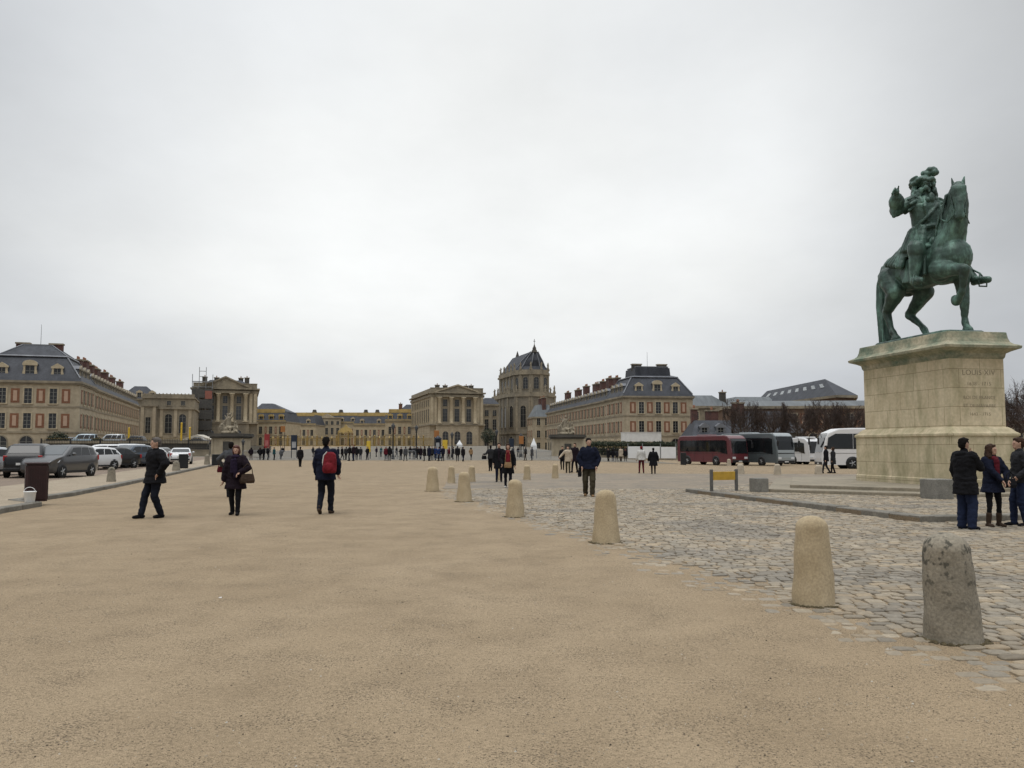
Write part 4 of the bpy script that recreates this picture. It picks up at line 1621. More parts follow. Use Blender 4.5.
def rider(mb):
    c, E = mb.cone, mb.ell

    def lf(rings, n=20):
        mb.loft([[(x0 + rx * math.cos(2 * PI * i / n), ry * math.sin(2 * PI * i / n), z) for i in range(n)] for z, rx, ry, x0 in rings], 0, True)
    lf([(1.58, .20, .25, -.12), (1.75, .22, .27, -.12), (1.98, .165, .215, -.12), (2.16, .18, .235, -.11), (2.34, .195, .265, -.12), (2.45, .17, .25, -.13), (2.54, .11, .15, -.13), (2.58, .08, .09, -.13)])
    # thighs, boots
    for s, knee, foot, toe in ((-1, (0.22, -0.43, 1.47), (0.21, -0.49, 0.98), (0.44, -0.53, 0.93)), (1, (0.05, 0.40, 1.46), (0.44, 0.49, 0.96), (0.70, 0.52, 0.93))):
        c((-0.14, s * 0.17, 1.66), knee, 0.175, 0.125)
        c(Vector(knee) + Vector((0, 0, 0.05)), knee, 0.15, 0.15)
        c(knee, Vector(knee).lerp(Vector(foot), 0.35), 0.13, 0.115)
        c(Vector(knee).lerp(Vector(foot), 0.35), foot, 0.115, 0.07)
        c(foot, toe, 0.075, 0.058)
        c(Vector(foot) + Vector((-0.04, 0, -0.03)), foot, 0.05, 0.07)
    # outstretched right arm
    c((-0.14, -0.27, 2.42), (-0.20, -0.50, 2.29), 0.118, 0.11)
    c((-0.20, -0.50, 2.29), (0.0, -0.62, 2.45), 0.115, 0.095)
    c((-0.10, -0.56, 2.37), (-0.05, -0.59, 2.41), 0.125, 0.13)     # turned back cuff
    c((-0.12, -0.58, 2.33), (-0.12, -0.60, 2.17), 0.085, 0.04)
    c((0.0, -0.62, 2.45), (0.06, -0.66, 2.51), 0.05, 0.045)
    E((0.08, -0.68, 2.53), (0.06, 0.05, 0.06), 12, 8)
    for k, (dx, dy, dz) in enumerate(((0.05, -0.03, 0.035), (0.06, -0.05, 0.01), (0.055, -0.06, -0.015), (0.045, -0.055, -0.04))):
        p = Vector((0.08, -0.70, 2.54)) + Vector((dx * 0.4, dy * 0.5, dz))
        q = p + Vector((dx, dy, dz * 0.3 - 0.01))
        c(p, q, 0.017, 0.015, 8)
        c(q, q + Vector((-0.005, -0.03, -0.045)), 0.015, 0.012, 8)
    c((0.10, -0.66, 2.56), (0.15, -0.68, 2.61), 0.018, 0.014, 8)
    # left arm to the reins
    c((-0.14, 0.27, 2.42), (-0.02, 0.38, 2.14), 0.115, 0.10)
    c((-0.02, 0.38, 2.14), (0.20, 0.20, 2.02), 0.10, 0.07)
    E((0.23, 0.15, 2.01), (0.06, 0.05, 0.055), 10, 8)
    for k in range(4):
        c((0.26, 0.17 - k * 0.025, 2.03), (0.275, 0.165 - k * 0.025, 1.975), 0.016, 0.014, 8)
    # head
    E(RH @ Vector((0.01, 0, 0.12)), (0.105, 0.085, 0.13), 18, 12)
    c(RH @ Vector((0, 0, -0.08)), RH @ Vector((0.01, 0, 0.04)), 0.075, 0.07)
    c(RH @ Vector((0.105, 0, 0.14)), RH @ Vector((0.128, 0, 0.095)), 0.013, 0.018)
    c(RH @ Vector((0.095, -0.035, 0.155)), RH @ Vector((0.095, 0.035, 0.155)), 0.018, 0.018)
    c(RH @ Vector((0.095, -0.02, 0.05)), RH @ Vector((0.095, 0.02, 0.05)), 0.014, 0.014)
    c(RH @ Vector((0.085, 0, 0.01)), RH @ Vector((0.08, 0, 0.02)), 0.03, 0.03)


def coat(mb):
    n = 40

    def ring(z, rx, ry, x0, a=0.0):
        return [(x0 + (rx + a * math.sin(9 * 2 * PI * i / n)) * math.cos(2 * PI * i / n), (ry + a * math.sin(9 * 2 * PI * i / n + 1)) * math.sin(2 * PI * i / n), z) for i in range(n)]
    mb.loft([ring(1.46, .34, .37, -.28, .025), ring(1.60, .29, .33, -.21, .02), ring(1.80, .23, .275, -.14, .012), ring(1.98, .185, .235, -.12), ring(2.16, .20, .255, -.11), ring(2.34, .21, .285, -.12),
             ring(2.45, .185, .265, -.13), ring(2.53, .13, .17, -.13)], 0, True)
    # skirts spread over the saddle behind
    for s in (-1, 1):
        for k in range(6):
            f = k / 5
            mb.cone((-0.25 - 0.10 * f, s * (0.25 - 0.05 * f), 1.72), (-0.22 - 0.50 * f, s * (0.44 - 0.08 * f), 1.30 + 0.14 * f), 0.065, 0.05)
    # sash and knot, turned back cuffs
    for k in range(16):
        a0, a1 = 2 * PI * k / 16, 2 * PI * (k + 1) / 16
        z = lambda a: 1.97 + 0.03 * math.sin(a)
        mb.cone((-0.12 + .20 * math.cos(a0), .25 * math.sin(a0), z(a0)), (-0.12 + .20 * math.cos(a1), .25 * math.sin(a1), z(a1)), 0.045, 0.045, 8)
    # baldric, open lapels, sleeves gathered at the shoulder
    pts = [(-0.10, 0.24, 2.46), (0.06, 0.12, 2.36), (0.10, -0.02, 2.22), (0.075, -0.15, 2.08), (-0.02, -0.24, 1.98)]
    for a, b in zip(pts, pts[1:]):
        mb.cone(a, b, 0.03, 0.03, 8)
    for s in (-1, 1):
        mb.cone((-0.02, s * 0.06, 2.52), (0.085, s * 0.15, 2.30), 0.03, 0.035, 8)
        mb.cone((0.085, s * 0.15, 2.30), (0.075, s * 0.09, 2.05), 0.035, 0.02, 8)
        for k in range(7):
            a = k / 7 * 2 * PI
            mb.cone((-0.13 + .10 * math.cos(a), s * 0.25, 2.42 + .10 * math.sin(a)), (-0.14 + .125 * math.cos(a), s * 0.35, 2.36 + .12 * math.sin(a)), 0.035, 0.03, 8)
    mb.ell((0.06, 0, 2.47), (0.05, 0.06, 0.10), 10, 8)
    for k in range(9):      # hanging folds of the coat below the waist
        a = -2.6 + k * 0.26
        mb.cone((-0.14 + .21 * math.cos(a), .27 * math.sin(a), 1.93), (-0.20 + .30 * math.cos(a), .37 * math.sin(a), 1.58), 0.03, 0.05, 8)
    mb.cone((0.06, -0.16, 1.95), (0.10, -0.24, 1.66), 0.045, 0.06)
    mb.cone((0.05, -0.20, 1.95), (0.02, -0.30, 1.70), 0.04, 0.05)


def wig(mb):
    rnd = random.Random(9)
    for k in range(120):
        a = rnd.uniform(0.5, 2 * PI - 0.5)
        z = rnd.uniform(-0.20, 0.22)
        r = 0.13 + 0.17 * max(0, 0.2 - z)
        mb.ell(RH @ Vector((-0.02 + r * math.cos(a), r * math.sin(a) * 0.95, z)), (0.048, 0.048, 0.055), 8, 6)


def hat(mb):
    T = RH @ Matrix.Translation((-0.015, 0, -0.03)) @ Matrix.Rotation(R(-8), 4, 'Y')
    mb.ell((0.0, 0, .235), (.15, .14, .10), 16, 10, T=T)
    for k in range(22):
        a = 2 * PI * k / 22
        mb.ell(T @ Vector((.165 * math.cos(a), .155 * math.sin(a), .215 + .02 * math.sin(5 * a))), (.055, .055, .042), 8, 6)
    for k in range(12):   # brim turned up in a cock
        a = PI * 0.9 + k / 11 * PI * 0.7
        mb.cone(T @ Vector((0.14 * math.cos(a), 0.13 * math.sin(a), .22)), T @ Vector((0.165 * math.cos(a), 0.16 * math.sin(a), .29)), 0.035, 0.028, 8)
    rnd = random.Random(3)
    for k in range(26):   # ostrich plumes
        f = k / 25
        p = T @ Vector((-0.02 + 0.16 * f, 0.05 + 0.09 * f, 0.28 + 0.10 * math.sin(f * PI * .7)))
        mb.ell(p + Vector((rnd.uniform(-.03, .03), rnd.uniform(-.05, .05), rnd.uniform(-.02, .05))), (0.055, 0.052, 0.052), 8, 6)


for n, fn, vx, wb in (('rider', rider, 0.0115, 0.004), ('riding_coat', coat, 0.011, 0.005), ('wig', wig, 0.011, 0), ('plumed_hat', hat, 0.011, 0)):
    me = blob(fn, vx, 2, wb, 9)
    me.materials.append(BRONZE)
    o = link(n, me, st)
    o.scale = (SS,) * 3
    o.location.x = RX
mb = MB()
mb.path([(0.02, 0.33, 1.86), (-0.35, 0.46, 1.50), (-0.72, 0.52, 1.22)], [0.022, 0.02, 0.012], 8)
mb.path([(0.02, 0.33, 1.86), (0.10, 0.31, 1.95)], [0.03, 0.025], 8)
mb.path([(0.0, 0.27, 1.90), (0.04, 0.40, 1.88)], 0.018, 8)
o = mb.build('sword', BRONZE, st)
o.location.x = RX
o.scale = (SS,) * 3
for s, f in ((-1, (0.32, -0.52, 0.91)), (1, (0.58, 0.515, 0.90))):
    mb = MB()
    f = Vector(f)
    top = f + Vector((-0.06, 0, 0.17))
    mb.path([top, f + Vector((0, -0.075, 0.02)), f + Vector((0, -0.07, -0.06)), f + Vector((0, 0.07, -0.06)), f + Vector((0, 0.075, 0.02)), top], 0.014, 6)
    mb.path([top, (0.10, s * 0.40, 1.36)], 0.016, 6)
    o = mb.build('stirrup', BRONZE, st)
    o.location.x = RX
    o.scale = (SS,) * 3

# ------------------------------------------------------------------ bollards and small street furniture
BOL = mat('tan limestone bollard', (0.45, 0.365, 0.24), 0.9, scale=1.6, col2=(0.345, 0.27, 0.165), bump=0.25, bscale=30, fine=0.16, fscale=45, stretch=(1, 1, 0.5))


def lichen():
    m = mat('lichened grey limestone', (0.275, 0.243, 0.187), 0.92, scale=2.4, col2=(0.20, 0.177, 0.136), bump=0.35, bscale=32, fine=0.22, fscale=45)
    nt = m.node_tree
    N, L = nt.nodes, nt.links
    b = N['Principled BSDF']
    src = b.inputs['Base Color'].links[0].from_socket
    tc = N.new('ShaderNodeTexCoord')
    v = N.new('ShaderNodeTexNoise')
    v.inputs['Scale'].default_value = 13
    v.inputs['Detail'].default_value = 3
    v.inputs['Roughness'].default_value = 0.55
    v.inputs['Distortion'].default_value = 0.0
    L.new(tc.outputs['Object'], v.inputs['Vector'])
    rp = N.new('ShaderNodeValToRGB')
    rp.color_ramp.elements[0].position = 0.535
    rp.color_ramp.elements[1].position = 0.62
    rp.color_ramp.elements[0].color = (0, 0, 0, 1)
    rp.color_ramp.elements[1].color = (0.85, 0.85, 0.85, 1)
    L.new(v.outputs['Fac'], rp.inputs['Fac'])
    # lichen grows mostly on the weathered upper half of the stone
    sx = N.new('ShaderNodeSeparateXYZ')
    L.new(tc.outputs['Object'], sx.inputs[0])
    hz = N.new('ShaderNodeMapRange')
    for k_, x_ in (('From Min', 0.15), ('From Max', 0.62), ('To Min', 0.12), ('To Max', 1.0)):
        hz.inputs[k_].default_value = x_
    L.new(sx.outputs['Z'], hz.inputs['Value'])
    ml = N.new('ShaderNodeMath')
    ml.operation = 'MULTIPLY'
    L.new(rp.outputs['Color'], ml.inputs[0])
    L.new(hz.outputs[0], ml.inputs[1])
    mx = N.new('ShaderNodeMix')
    mx.data_type = 'RGBA'
    L.new(ml.outputs[0], mx.inputs['Factor'])
    L.new(src, mx.inputs['A'])
    mx.inputs['B'].default_value = (0.05, 0.048, 0.038, 1)
    L.new(mx.outputs['Result'], b.inputs['Base Color'])
    return m


LICH = lichen()


def bollard_mesh(h, rb, rt, seed, m, lean=0.0):
    mb = MB()
    prof = [(rb * 1.02, -0.25), (rb, 0.0), (rb * 0.985, 0.03)]
    for k in range(1, 12):
        f = k / 11
        prof.append((rb + (rt - rb) * f, 0.03 + (h - rt * 0.80 - 0.03) * f))
    zt = h - rt * 0.80
    for k in range(1, 8):
        a = PI / 2 * k / 8
        prof.append((rt * math.cos(a) ** 0.8, zt + rt * 0.80 * math.sin(a)))
    prof.append((0.004, h))
    mb.lathe(prof, 32)
    me = mb.mesh('bollard', m)
    for v in me.vertices:
        p = v.co * 5 + Vector((seed * 3.1, seed, 0))
        d = noise.noise(p) * 0.012 + noise.noise(p * 3) * 0.006
        n = Vector((v.co.x, v.co.y, 0.02)).normalized()
        v.co += n * d
        v.co.x += lean * v.co.z
        v.co.z += noise.noise(p * 0.7) * 0.008
    return me


GBOL = 'rounded stone bollards along the edge of the cobbles'
bols = [(951, 645, 538, 56, 45, 'large rounded bollard of grey stone blotched with dark lichen, nearest the viewer', LICH),
        (814, 607, 519, 42, 32, 'tan stone bollard just left of and behind the grey lichened one', BOL),
        (605, 544, 491, 28, 20, 'tan stone bollard below the man in olive trousers, third from the viewer', BOL),
        (515, 517.5, 480, 19, 14, 'tan stone bollard below the woman with the red scarf, fourth from the viewer', BOL),
        (464.5, 502, 472, 16, 11, 'tan stone bollard fifth from the viewer along the cobble edge', BOL),
        (433, 491.5, 467, 13.5, 10, 'tan stone bollard sixth from the viewer, leftmost along the cobble edge', BOL),
        (451.7, 483.5, 466, 8, 6, 'small distant bollard left of the fifth bollard on the gravel side', BOL),
        (472, 482, 466, 7.5, 6, 'small distant bollard behind the fifth bollard, left of the dark grey walker', BOL),
        (499, 480.5, 463, 7, 5.5, 'small distant bollard half hidden behind the couple with the red scarf', BOL),
        (527, 480, 465, 7.5, 6, 'small distant bollard right of the woman with the red scarf', BOL),
        (555, 478.5, 464, 7, 5.5, 'small distant bollard before the person with the cream jacket', BOL)]
for i, (px, py, pt, wb, wt, lab, m) in enumerate(bols):
    p = gp(px, py)
    s = p.y / FPX
    h = (py - pt) * s * 0.955
    rb, rt = wb / 2 * s, wt / 2 * s
    p.y += rb * 0.8
    p.x = (px - 512) / FPX * p.y - (0.045 if i == 0 else 0.05 if i == 1 else 0)
    o = link('stone_bollard', bollard_mesh(h * 1.04, rb, rt, i, m, 0.0 if i == 1 else (-0.05 if i == 0 else 0.0)), None, p)
    tag(o, lab, 'bollard', GBOL)
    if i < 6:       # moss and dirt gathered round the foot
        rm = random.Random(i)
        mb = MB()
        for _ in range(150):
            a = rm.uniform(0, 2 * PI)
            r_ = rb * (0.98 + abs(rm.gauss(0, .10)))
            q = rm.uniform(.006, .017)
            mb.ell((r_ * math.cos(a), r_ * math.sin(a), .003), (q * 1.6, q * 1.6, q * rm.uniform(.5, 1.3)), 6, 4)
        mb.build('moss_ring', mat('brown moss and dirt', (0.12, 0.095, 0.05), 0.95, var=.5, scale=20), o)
PALE = mat('pale round bollard stone', (0.44, 0.38, 0.29), 0.9, scale=2, col2=(0.34, 0.29, 0.22))
for px, py, pt, wb, lab in ((740.5, 474, 464, 8, 'pale round-topped bollard behind the yellow barrier, before the teal coach'), (777.5, 475, 464, 7.5, 'pale round-topped bollard before the white minibus, right of the teal coach'),
                            (818.5, 474.5, 465, 7.5, 'pale round-topped bollard left of the couple by the white coach'), (729, 466, 459, 4.5, 'small pale bollard at the front corner of the dark red coach')):
    p = gp(px, py)
    s = p.y / FPX
    tag(link('round_bollard', bollard_mesh((py - pt) * s, wb / 2 * s, wb / 2 * s * 0.8, 3, PALE), None, p), lab, 'bollard', 'pale bollards before the coaches')
for px, py, pt, wb, lab in ((111, 484.5, 470, 9, 'short stubby stone bollard on the left pavement before the white hatchback'), (176, 472.5, 463, 8, 'short stubby stone bollard right of the man striding left'),
                            (207, 466, 456, 6, 'short stubby stone bollard between the two dark bins by the gate')):
    p = gp(px, py)
    p.z = LZ
    s = p.y / FPX
    tag(link('stub_bollard', bollard_mesh((py - pt) * s, wb / 2 * s, wb / 2 * s * 0.75, 5, LICH), None, p), lab, 'bollard', 'stub bollards on the left pavement')

# grey stone cubes
CUBE = mat('grey granite block', (0.22, 0.21, 0.185), 0.85, scale=5, col2=(0.155, 0.15, 0.13), bump=0.2, fine=0.25, fscale=40)
for px, py, wd, hg, lab in ((759, 492, 0.47, 0.46, 'grey granite cube standing between the yellow barrier and the steps'), (937, 498.5, 0.64, 0.56, 'grey granite cube at the corner of the steps under the pedestal')):
    d = ray(px, py)
    tt = (PZ - CAM_Z) / d.z
    mb = MB()
    mb.bbox(-wd / 2, wd / 2, -wd / 2, wd / 2, 0, hg, 0.02)
    mb.bbox(-wd / 2 + 0.04, wd / 2 - 0.04, -wd / 2 + 0.04, wd / 2 - 0.04, -0.03, 0.012, 0.005)
    tag(mb.build('granite_block', CUBE, None, (d.x * tt, d.y * tt, PZ), R(8)), lab, 'stone block')

# yellow barrier
bx, by = 6.62, 28.7
t = thing('low_barrier', 'low barrier with a yellow board between two grey posts at the end of the kerb', 'barrier', (bx, by, 0.0), R(24))
POST = mat('weathered grey post', (0.13, 0.125, 0.115), 0.7, var=0.3, scale=6)
AMB = mat('amber yellow board', (0.52, 0.32, 0.045), 0.55, var=0.25, scale=4)
for x in (0, 1.02):
    mb = MB()
    mb.bbox(x - 0.05, x + 0.05, -0.04, 0.04, 0.05, 0.86, 0.012)
    mb.build('post', POST, t)
mb = MB()
mb.bbox(0.052, 0.968, -0.02, 0.02, 0.50, 0.78, 0.008)
mb.build('board', AMB, t)

# bins
BIN = mat('dark brown painted metal', (0.032, 0.012, 0.012), 0.5, var=0.3, scale=5)
def bin_(px, py, z, wd, hg, m, lab):
    d = ray(px, py)
    tt = (z - CAM_Z) / d.z
    p = (d.x * tt, d.y * tt + wd / 2, z)
    t = thing('litter_bin', lab, 'bin', p, math.atan2(-p[0], p[1]) + R(3))
    mb = MB()
    mb.loft([[(x * k, y * k, zz) for x, y in ((-wd / 2 + .06, -wd / 2), (wd / 2 - .06, -wd / 2), (wd / 2, -wd / 2 + .06), (wd / 2, wd / 2 - .06), (wd / 2 - .06, wd / 2), (-wd / 2 + .06, wd / 2), (-wd / 2, wd / 2 - .06), (-wd / 2, -wd / 2 + .06))]
             for zz, k in ((0, .94), (.05, .94), (.06, 1), (hg - .09, 1), (hg - .08, .93), (hg - .04, .93))])
    mb.build('body', m, t)
    mb = MB()
    mb.bbox(-wd / 2 - .015, wd / 2 + .015, -wd / 2 - .015, wd / 2 + .015, hg - .04, hg, 0.02)
    mb.build('lid', m, t)
    mb = MB()
    for k in range(7):
        x = -wd / 2 + .1 + k * (wd - .2) / 6
        mb.box(x - .012, x + .012, -wd / 2 - .012, -wd / 2, .1, hg - .14)
    mb.build('slat', m, t)
    return p
bin_(30.0, 501.6, LZ - 0.002, 0.56, 1.06, BIN, 'large dark brown litter bin on the left kerb with a white bucket before it')
BIN2 = mat('dark grey green bin metal', (0.02, 0.022, 0.024), 0.55, var=0.3)
bin_(181.5, 468.6, LZ - 0.01, 0.62, 1.0, BIN2, 'dark bin on the left pavement right of the white car')
bin_(214.5, 465.4, LZ - 0.01, 0.66, 0.9, BIN2, 'dark bin by the gate pier, left of the woman with the purple scarf')
p = gp(684, 465)
bin_(684, 465, p.z, 0.62, 1.35, BIN2, 'narrow dark bin at the rear of the dark red coach')
d = ray(30.0, 502.6)
tt = (LZ - CAM_Z) / d.z
t = thing('bucket', 'white plastic bucket standing against the brown litter bin', 'bucket', (d.x * tt, d.y * tt - 0.02, LZ))
BK = mat('white plastic', (0.78, 0.78, 0.76), 0.4, var=0.06)
mb = MB()
mb.lathe([(.0, 0), (.105, 0.0), (.12, .02), (.148, .27), (.16, .28), (.16, .30), (.142, .30), (.112, .03), (.0, .03)], 24)
mb.build('pail', BK, t)
mb = MB()
mb.path([(.155 * math.cos(a), -0.02, .28 + .13 * math.sin(a)) for a in [PI * k / 12 for k in range(13)]], .007, 6)
mb.build('handle', BK, t)
# ------------------------------------------------------------------ vehicles
def paint(name, col, rough=0.28, metal=0.0):
    return mat(name, col, rough, var=0.06, scale=1.0, metal=metal, spec=0.5, coat=0.6)


TYRE = mat('tyre rubber', (0.014, 0.014, 0.014), 0.8, var=0.3)
RIM = mat('alloy rim', (0.42, 0.43, 0.44), 0.35, var=0.2, metal=0.6)
CARGLASS = glass('tinted car glass', (0.012, 0.014, 0.016), 0.04, (0.007, 0.008, 0.009))
SCREEN = glass('windscreen glass', (0.11, 0.12, 0.125), 0.05, (0.08, 0.09, 0.095))  # sky reflection and interior scatter lifted into the pale base colour
HLAMP = mat('headlamp glass', (0.62, 0.64, 0.66), 0.15, var=0.1)
TLAMP = mat('tail lamp red', (0.34, 0.012, 0.012), 0.2, var=0.2)
TRIM = mat('black plastic trim', (0.014, 0.014, 0.015), 0.55, var=0.2)
PLATE = mat('number plate white', (0.68, 0.68, 0.66), 0.5, var=0.05)


def wheel(parent, x, y, r, w, side):
    mb = MB()
    mb.lathe([(r * 0.62, -w / 2), (r * 0.93, -w / 2), (r, -w / 2 + .03), (r, w / 2 - .03), (r * 0.93, w / 2), (r * 0.62, w / 2), (r * .6, 0)], 24,
             T=Matrix.Rotation(R(90), 4, 'X'))
    wo = link('wheel', mb.mesh('wheel', TYRE), parent, (x, y, r))
    mb = MB()
    yy = side * (w / 2 - 0.02)
    T = Matrix.Translation((0, yy, 0)) @ Matrix.Rotation(R(90), 4, 'X')
    mb.lathe([(r * .56, -.015), (r * .62, -.01), (r * .62, .012), (r * .56, .012)], 24, T=T)
    for k in range(5):
        a = 2 * PI * k / 5
        mb.tube((0, yy, 0), (math.cos(a) * r * .58, yy, math.sin(a) * r * .58), .045, .03, 6)
    mb.lathe([(0, -.012 * 1), (r * .57, -.012), (r * .57, -.006), (0, -.006)], 24, T=T)
    mb.lathe([(0, -.02), (r * .16, -.02), (r * .16, .02), (0, .02)], 12, T=T)
    link('rim', mb.mesh('rim', RIM), wo)
    return wo


def car(label, pos, rz, pm, L_=4.3, W=1.78, H=1.5, kind='hatch', group='cars parked on the left'):
    """front at +X; origin on the ground at the middle"""
    t = thing('parked_car', label, 'car', pos, rz, group)
    hw = W / 2
    if kind == 'mpv':
        pf = [(0.0, .42, .66), (.05, .30, .78), (.35, .22, .93), (.85, .22, 1.04), (1.0, .22, 1.08), (1.95, .22, H - .03), (2.5, .22, H), (3.4, .22, H - .01), (4.0, .22, H - .07), (4.32, .24, 1.10), (4.42, .34, .92), (4.45, .45, .62)]
        ib, it, jt, jb = 4, 5, 8, 9
    elif kind == 'suv':
        pf = [(0.0, .46, .72), (.06, .36, .88), (.35, .28, 1.0), (1.0, .27, 1.08), (1.15, .27, 1.1), (1.85, .27, H - .04), (2.4, .27, H), (3.4, .27, H - .02), (3.95, .27, H - .09), (4.28, .28, 1.16), (4.42, .38, 1.0), (4.45, .48, .66)]
        ib, it, jt, jb = 4, 5, 8, 9
    elif kind == 'van':
        pf = [(0.0, .42, .80), (.05, .30, .95), (.3, .22, 1.12), (.75, .22, 1.22), (.9, .22, 1.26), (1.55, .22, H - .08), (2.1, .22, H), (3.4, .22, H), (4.30, .22, H - .04), (4.40, .24, 1.2), (4.43, .34, .9), (4.45, .45, .62)]
        ib, it, jt, jb = 4, 5, 8, 9
    elif kind == 'saloon':
        pf = [(0.0, .42, .62), (.06, .28, .74), (.4, .2, .86), (1.0, .2, .94), (1.25, .2, .97), (2.0, .2, H - .03), (2.45, .2, H), (2.95, .2, H - .02), (3.25, .2, H - .09), (3.85, .2, 1.02), (4.38, .3, .98), (4.45, .42, .6)]
        ib, it, jt, jb = 4, 5, 8, 9
    else:
        pf = [(0.0, .42, .62), (.05, .28, .74), (.35, .2, .88), (.95, .2, .97), (1.1, .2, 1.0), (1.85, .2, H - .03), (2.35, .2, H), (3.2, .2, H - .02), (3.85, .2, H - .10), (4.28, .22, 1.02), (4.42, .32, .88), (4.45, .44, .6)]
        ib, it, jt, jb = 4, 5, 8, 9
    k = L_ / 4.45
    belt0, belt1 = pf[ib][2] - 0.08, pf[jb][2] - 0.04
    rings = []
    info = []
    for i, (x, zb, zt) in enumerate(pf):
        X = L_ / 2 - x * k
        end = min(x, 4.45 - x)
        wt = hw * (0.80 + 0.20 * min(1, (end / 0.55)) ** 0.5)
        f = (x - pf[ib][0]) / (pf[jb][0] - pf[ib][0])
        belt = min(zt - 0.02, belt0 + (belt1 - belt0) * max(0, min(1, f)))
        tum = max(0.0, (zt - belt)) * 0.36
        top = wt * 0.965 - tum
        half = [(wt * 0.90, zb), (wt * 0.985, zb + 0.10), (wt, zb + (belt - zb) * 0.55), (wt * 0.975, belt), (top + 0.02, zt - 0.07 if zt - belt > 0.12 else zt - .015), (top - 0.10, zt), ]
        info.append((X, wt * 0.975, belt, top + 0.02, zt - 0.07))
        ring = [(X, y, z) for y, z in half] + [(X, -y, z) for y, z in half[::-1]]
        rings.append(ring)
    mb = MB()
    mb.loft(rings, 0, True)
    body = link('body', mb.mesh('body', pm), t)
    # side glass: quads between belt and roof, pillars left between them
    def side_pt(X, f, s):
        for a, b in zip(info, info[1:]):
            if b[0] <= X <= a[0]:
                u = (a[0] - X) / (a[0] - b[0])
                v = [p + (q - p) * u for p, q in zip(a, b)]
                y = v[1] + (v[3] - v[1]) * f
                z = v[2] + (v[4] - v[2]) * f
                return (X, s * (y + 0.006), z)
    def X_on(x):
        return L_ / 2 - x * k
    xs_b, xs_t = pf[ib][0], pf[it][0]
    xe_t, xe_b = pf[jt][0], pf[jb][0]
    cuts = [0.0, 0.42, 0.74, 1.0] if kind != 'saloon' else [0.0, 0.5, 1.0]
    for s in (-1, 1):
        for c0, c1 in zip(cuts, cuts[1:]):
            qb0 = xs_b + 0.35 + (xe_b - 0.14 - xs_b - 0.35) * c0 + 0.035
            qb1 = xs_b + 0.35 + (xe_b - 0.14 - xs_b - 0.35) * c1 - 0.035
            qt0 = xs_t + 0.05 + (xe_t - 0.02 - xs_t - 0.05) * c0 + 0.03
            qt1 = xs_t + 0.05 + (xe_t - 0.02 - xs_t - 0.05) * c1 - 0.03
            mb = MB()
            n = 5
            vs, fs = [], []
            for j in range(n + 1):
                u = j / n
                a = side_pt(X_on(qb0 + (qb1 - qb0) * u), 0.10, s)
                b = side_pt(X_on(qt0 + (qt1 - qt0) * u), 0.88, s)
                vs += [a, b, (a[0], a[1] - s * .03, a[2]), (b[0], b[1] - s * .03, b[2])]
            for j in range(n):
                o_ = j * 4
                fs.append((o_, o_ + 4, o_ + 5, o_ + 1))
            mb.add(vs, fs, 0, True)
            link('window', mb.mesh('window', CARGLASS), t)
    # windscreen and rear window follow the sloping top
    for (i0, i1, m) in ((ib, it, SCREEN), (jt, jb, CARGLASS)):
        a, b = info[i0], info[i1]
        za, zb_ = pf[i0][2], pf[i1][2]
        mb = MB()
        vs, fs = [], []
        nn = Vector((-(zb_ - za), 0, (b[0] - a[0])))
        nn = Vector((zb_ - za, 0, -(b[0] - a[0]))) if i0 == ib else Vector((zb_ - za, 0, -(b[0] - a[0])))
        nn.normalize()
        if nn.z < 0:
            nn = -nn
        for j in range(6):
            u = 0.06 + 0.86 * j / 5
            X = a[0] + (b[0] - a[0]) * u
            z = za + (zb_ - za) * u
            ya = (rings[i0][5][1] + (rings[i1][5][1] - rings[i0][5][1]) * u) * 0.985
            for q in range(7):
                y = ya * (q / 3 - 1)
                vs.append((X + nn.x * .008, y, z + nn.z * .008))
        for j in range(5):
            for q in range(6):
                fs.append((j * 7 + q, j * 7 + q + 1, (j + 1) * 7 + q + 1, (j + 1) * 7 + q))
        mb.add(vs, fs, 0, True)
        link('windscreen' if i0 == ib else 'rear_window', mb.mesh('windscreen', m), t)
    r = 0.32 if kind != 'suv' else 0.36
    for x in (.82, 3.52):
        for s in (-1, 1):
            X = X_on(x)
            mb = MB()
            T = Matrix.Translation((X, s * hw * 0.985, r)) @ Matrix.Rotation(R(90), 4, 'X')
            mb.lathe([(0, -.012), (r * 1.17, -.012), (r * 1.17, .012), (0, .012)], 24, T=T)
            link('wheel_arch', mb.mesh('wheel_arch', TRIM), t)
            wheel(t, X, s * (hw - 0.075), r, 0.2, s)
    for s in (-1, 1):
        a = info[1]
        mb = MB()
        X0 = X_on(0.10)
        mb.loft([[(X0 + .045, s * hw * .55, .66), (X0 + .04, s * hw * .55, .78), (X0 + .04, s * hw * .60, .79), (X0 + .045, s * hw * .60, .66)],
                 [(X0 - .03, s * hw * .86, .67), (X0 - .05, s * hw * .85, .82), (X0 - .12, s * hw * .84, .84), (X0 - .1, s * hw * .86, .67)],
                 [(X0 - .38, s * hw * .985, .76), (X0 - .50, s * hw * .975, .86), (X0 - .5, s * hw * .9, .86), (X0 - .38, s * hw * .9, .76)]], 0, False)
        link('headlight', mb.mesh('headlight', HLAMP), t)
        mb = MB()
        zt = 0.98 if kind in ('suv', 'mpv', 'van') else 0.86
        mb.bbox(-L_ / 2 + .045, -L_ / 2 + .24, *sorted((s * hw * .70, s * hw * .905)), zt - .15, zt + .10, .02)
        link('tail_light', mb.mesh('tail_light', TLAMP), t)
        mb = MB()
        mb.ell((X_on(pf[ib][0] + .62), s * (hw + .09), info[ib][2] + .14), (.09, .10, .075), 12, 8)
        link('wing_mirror', mb.mesh('wing_mirror', pm), t)
    mb = MB()
    mb.bbox(L_ / 2 - .06, L_ / 2 + .015, -hw * .55, hw * .55, .36, .60, .02)
    link('grille', mb.mesh('grille', TRIM), t)
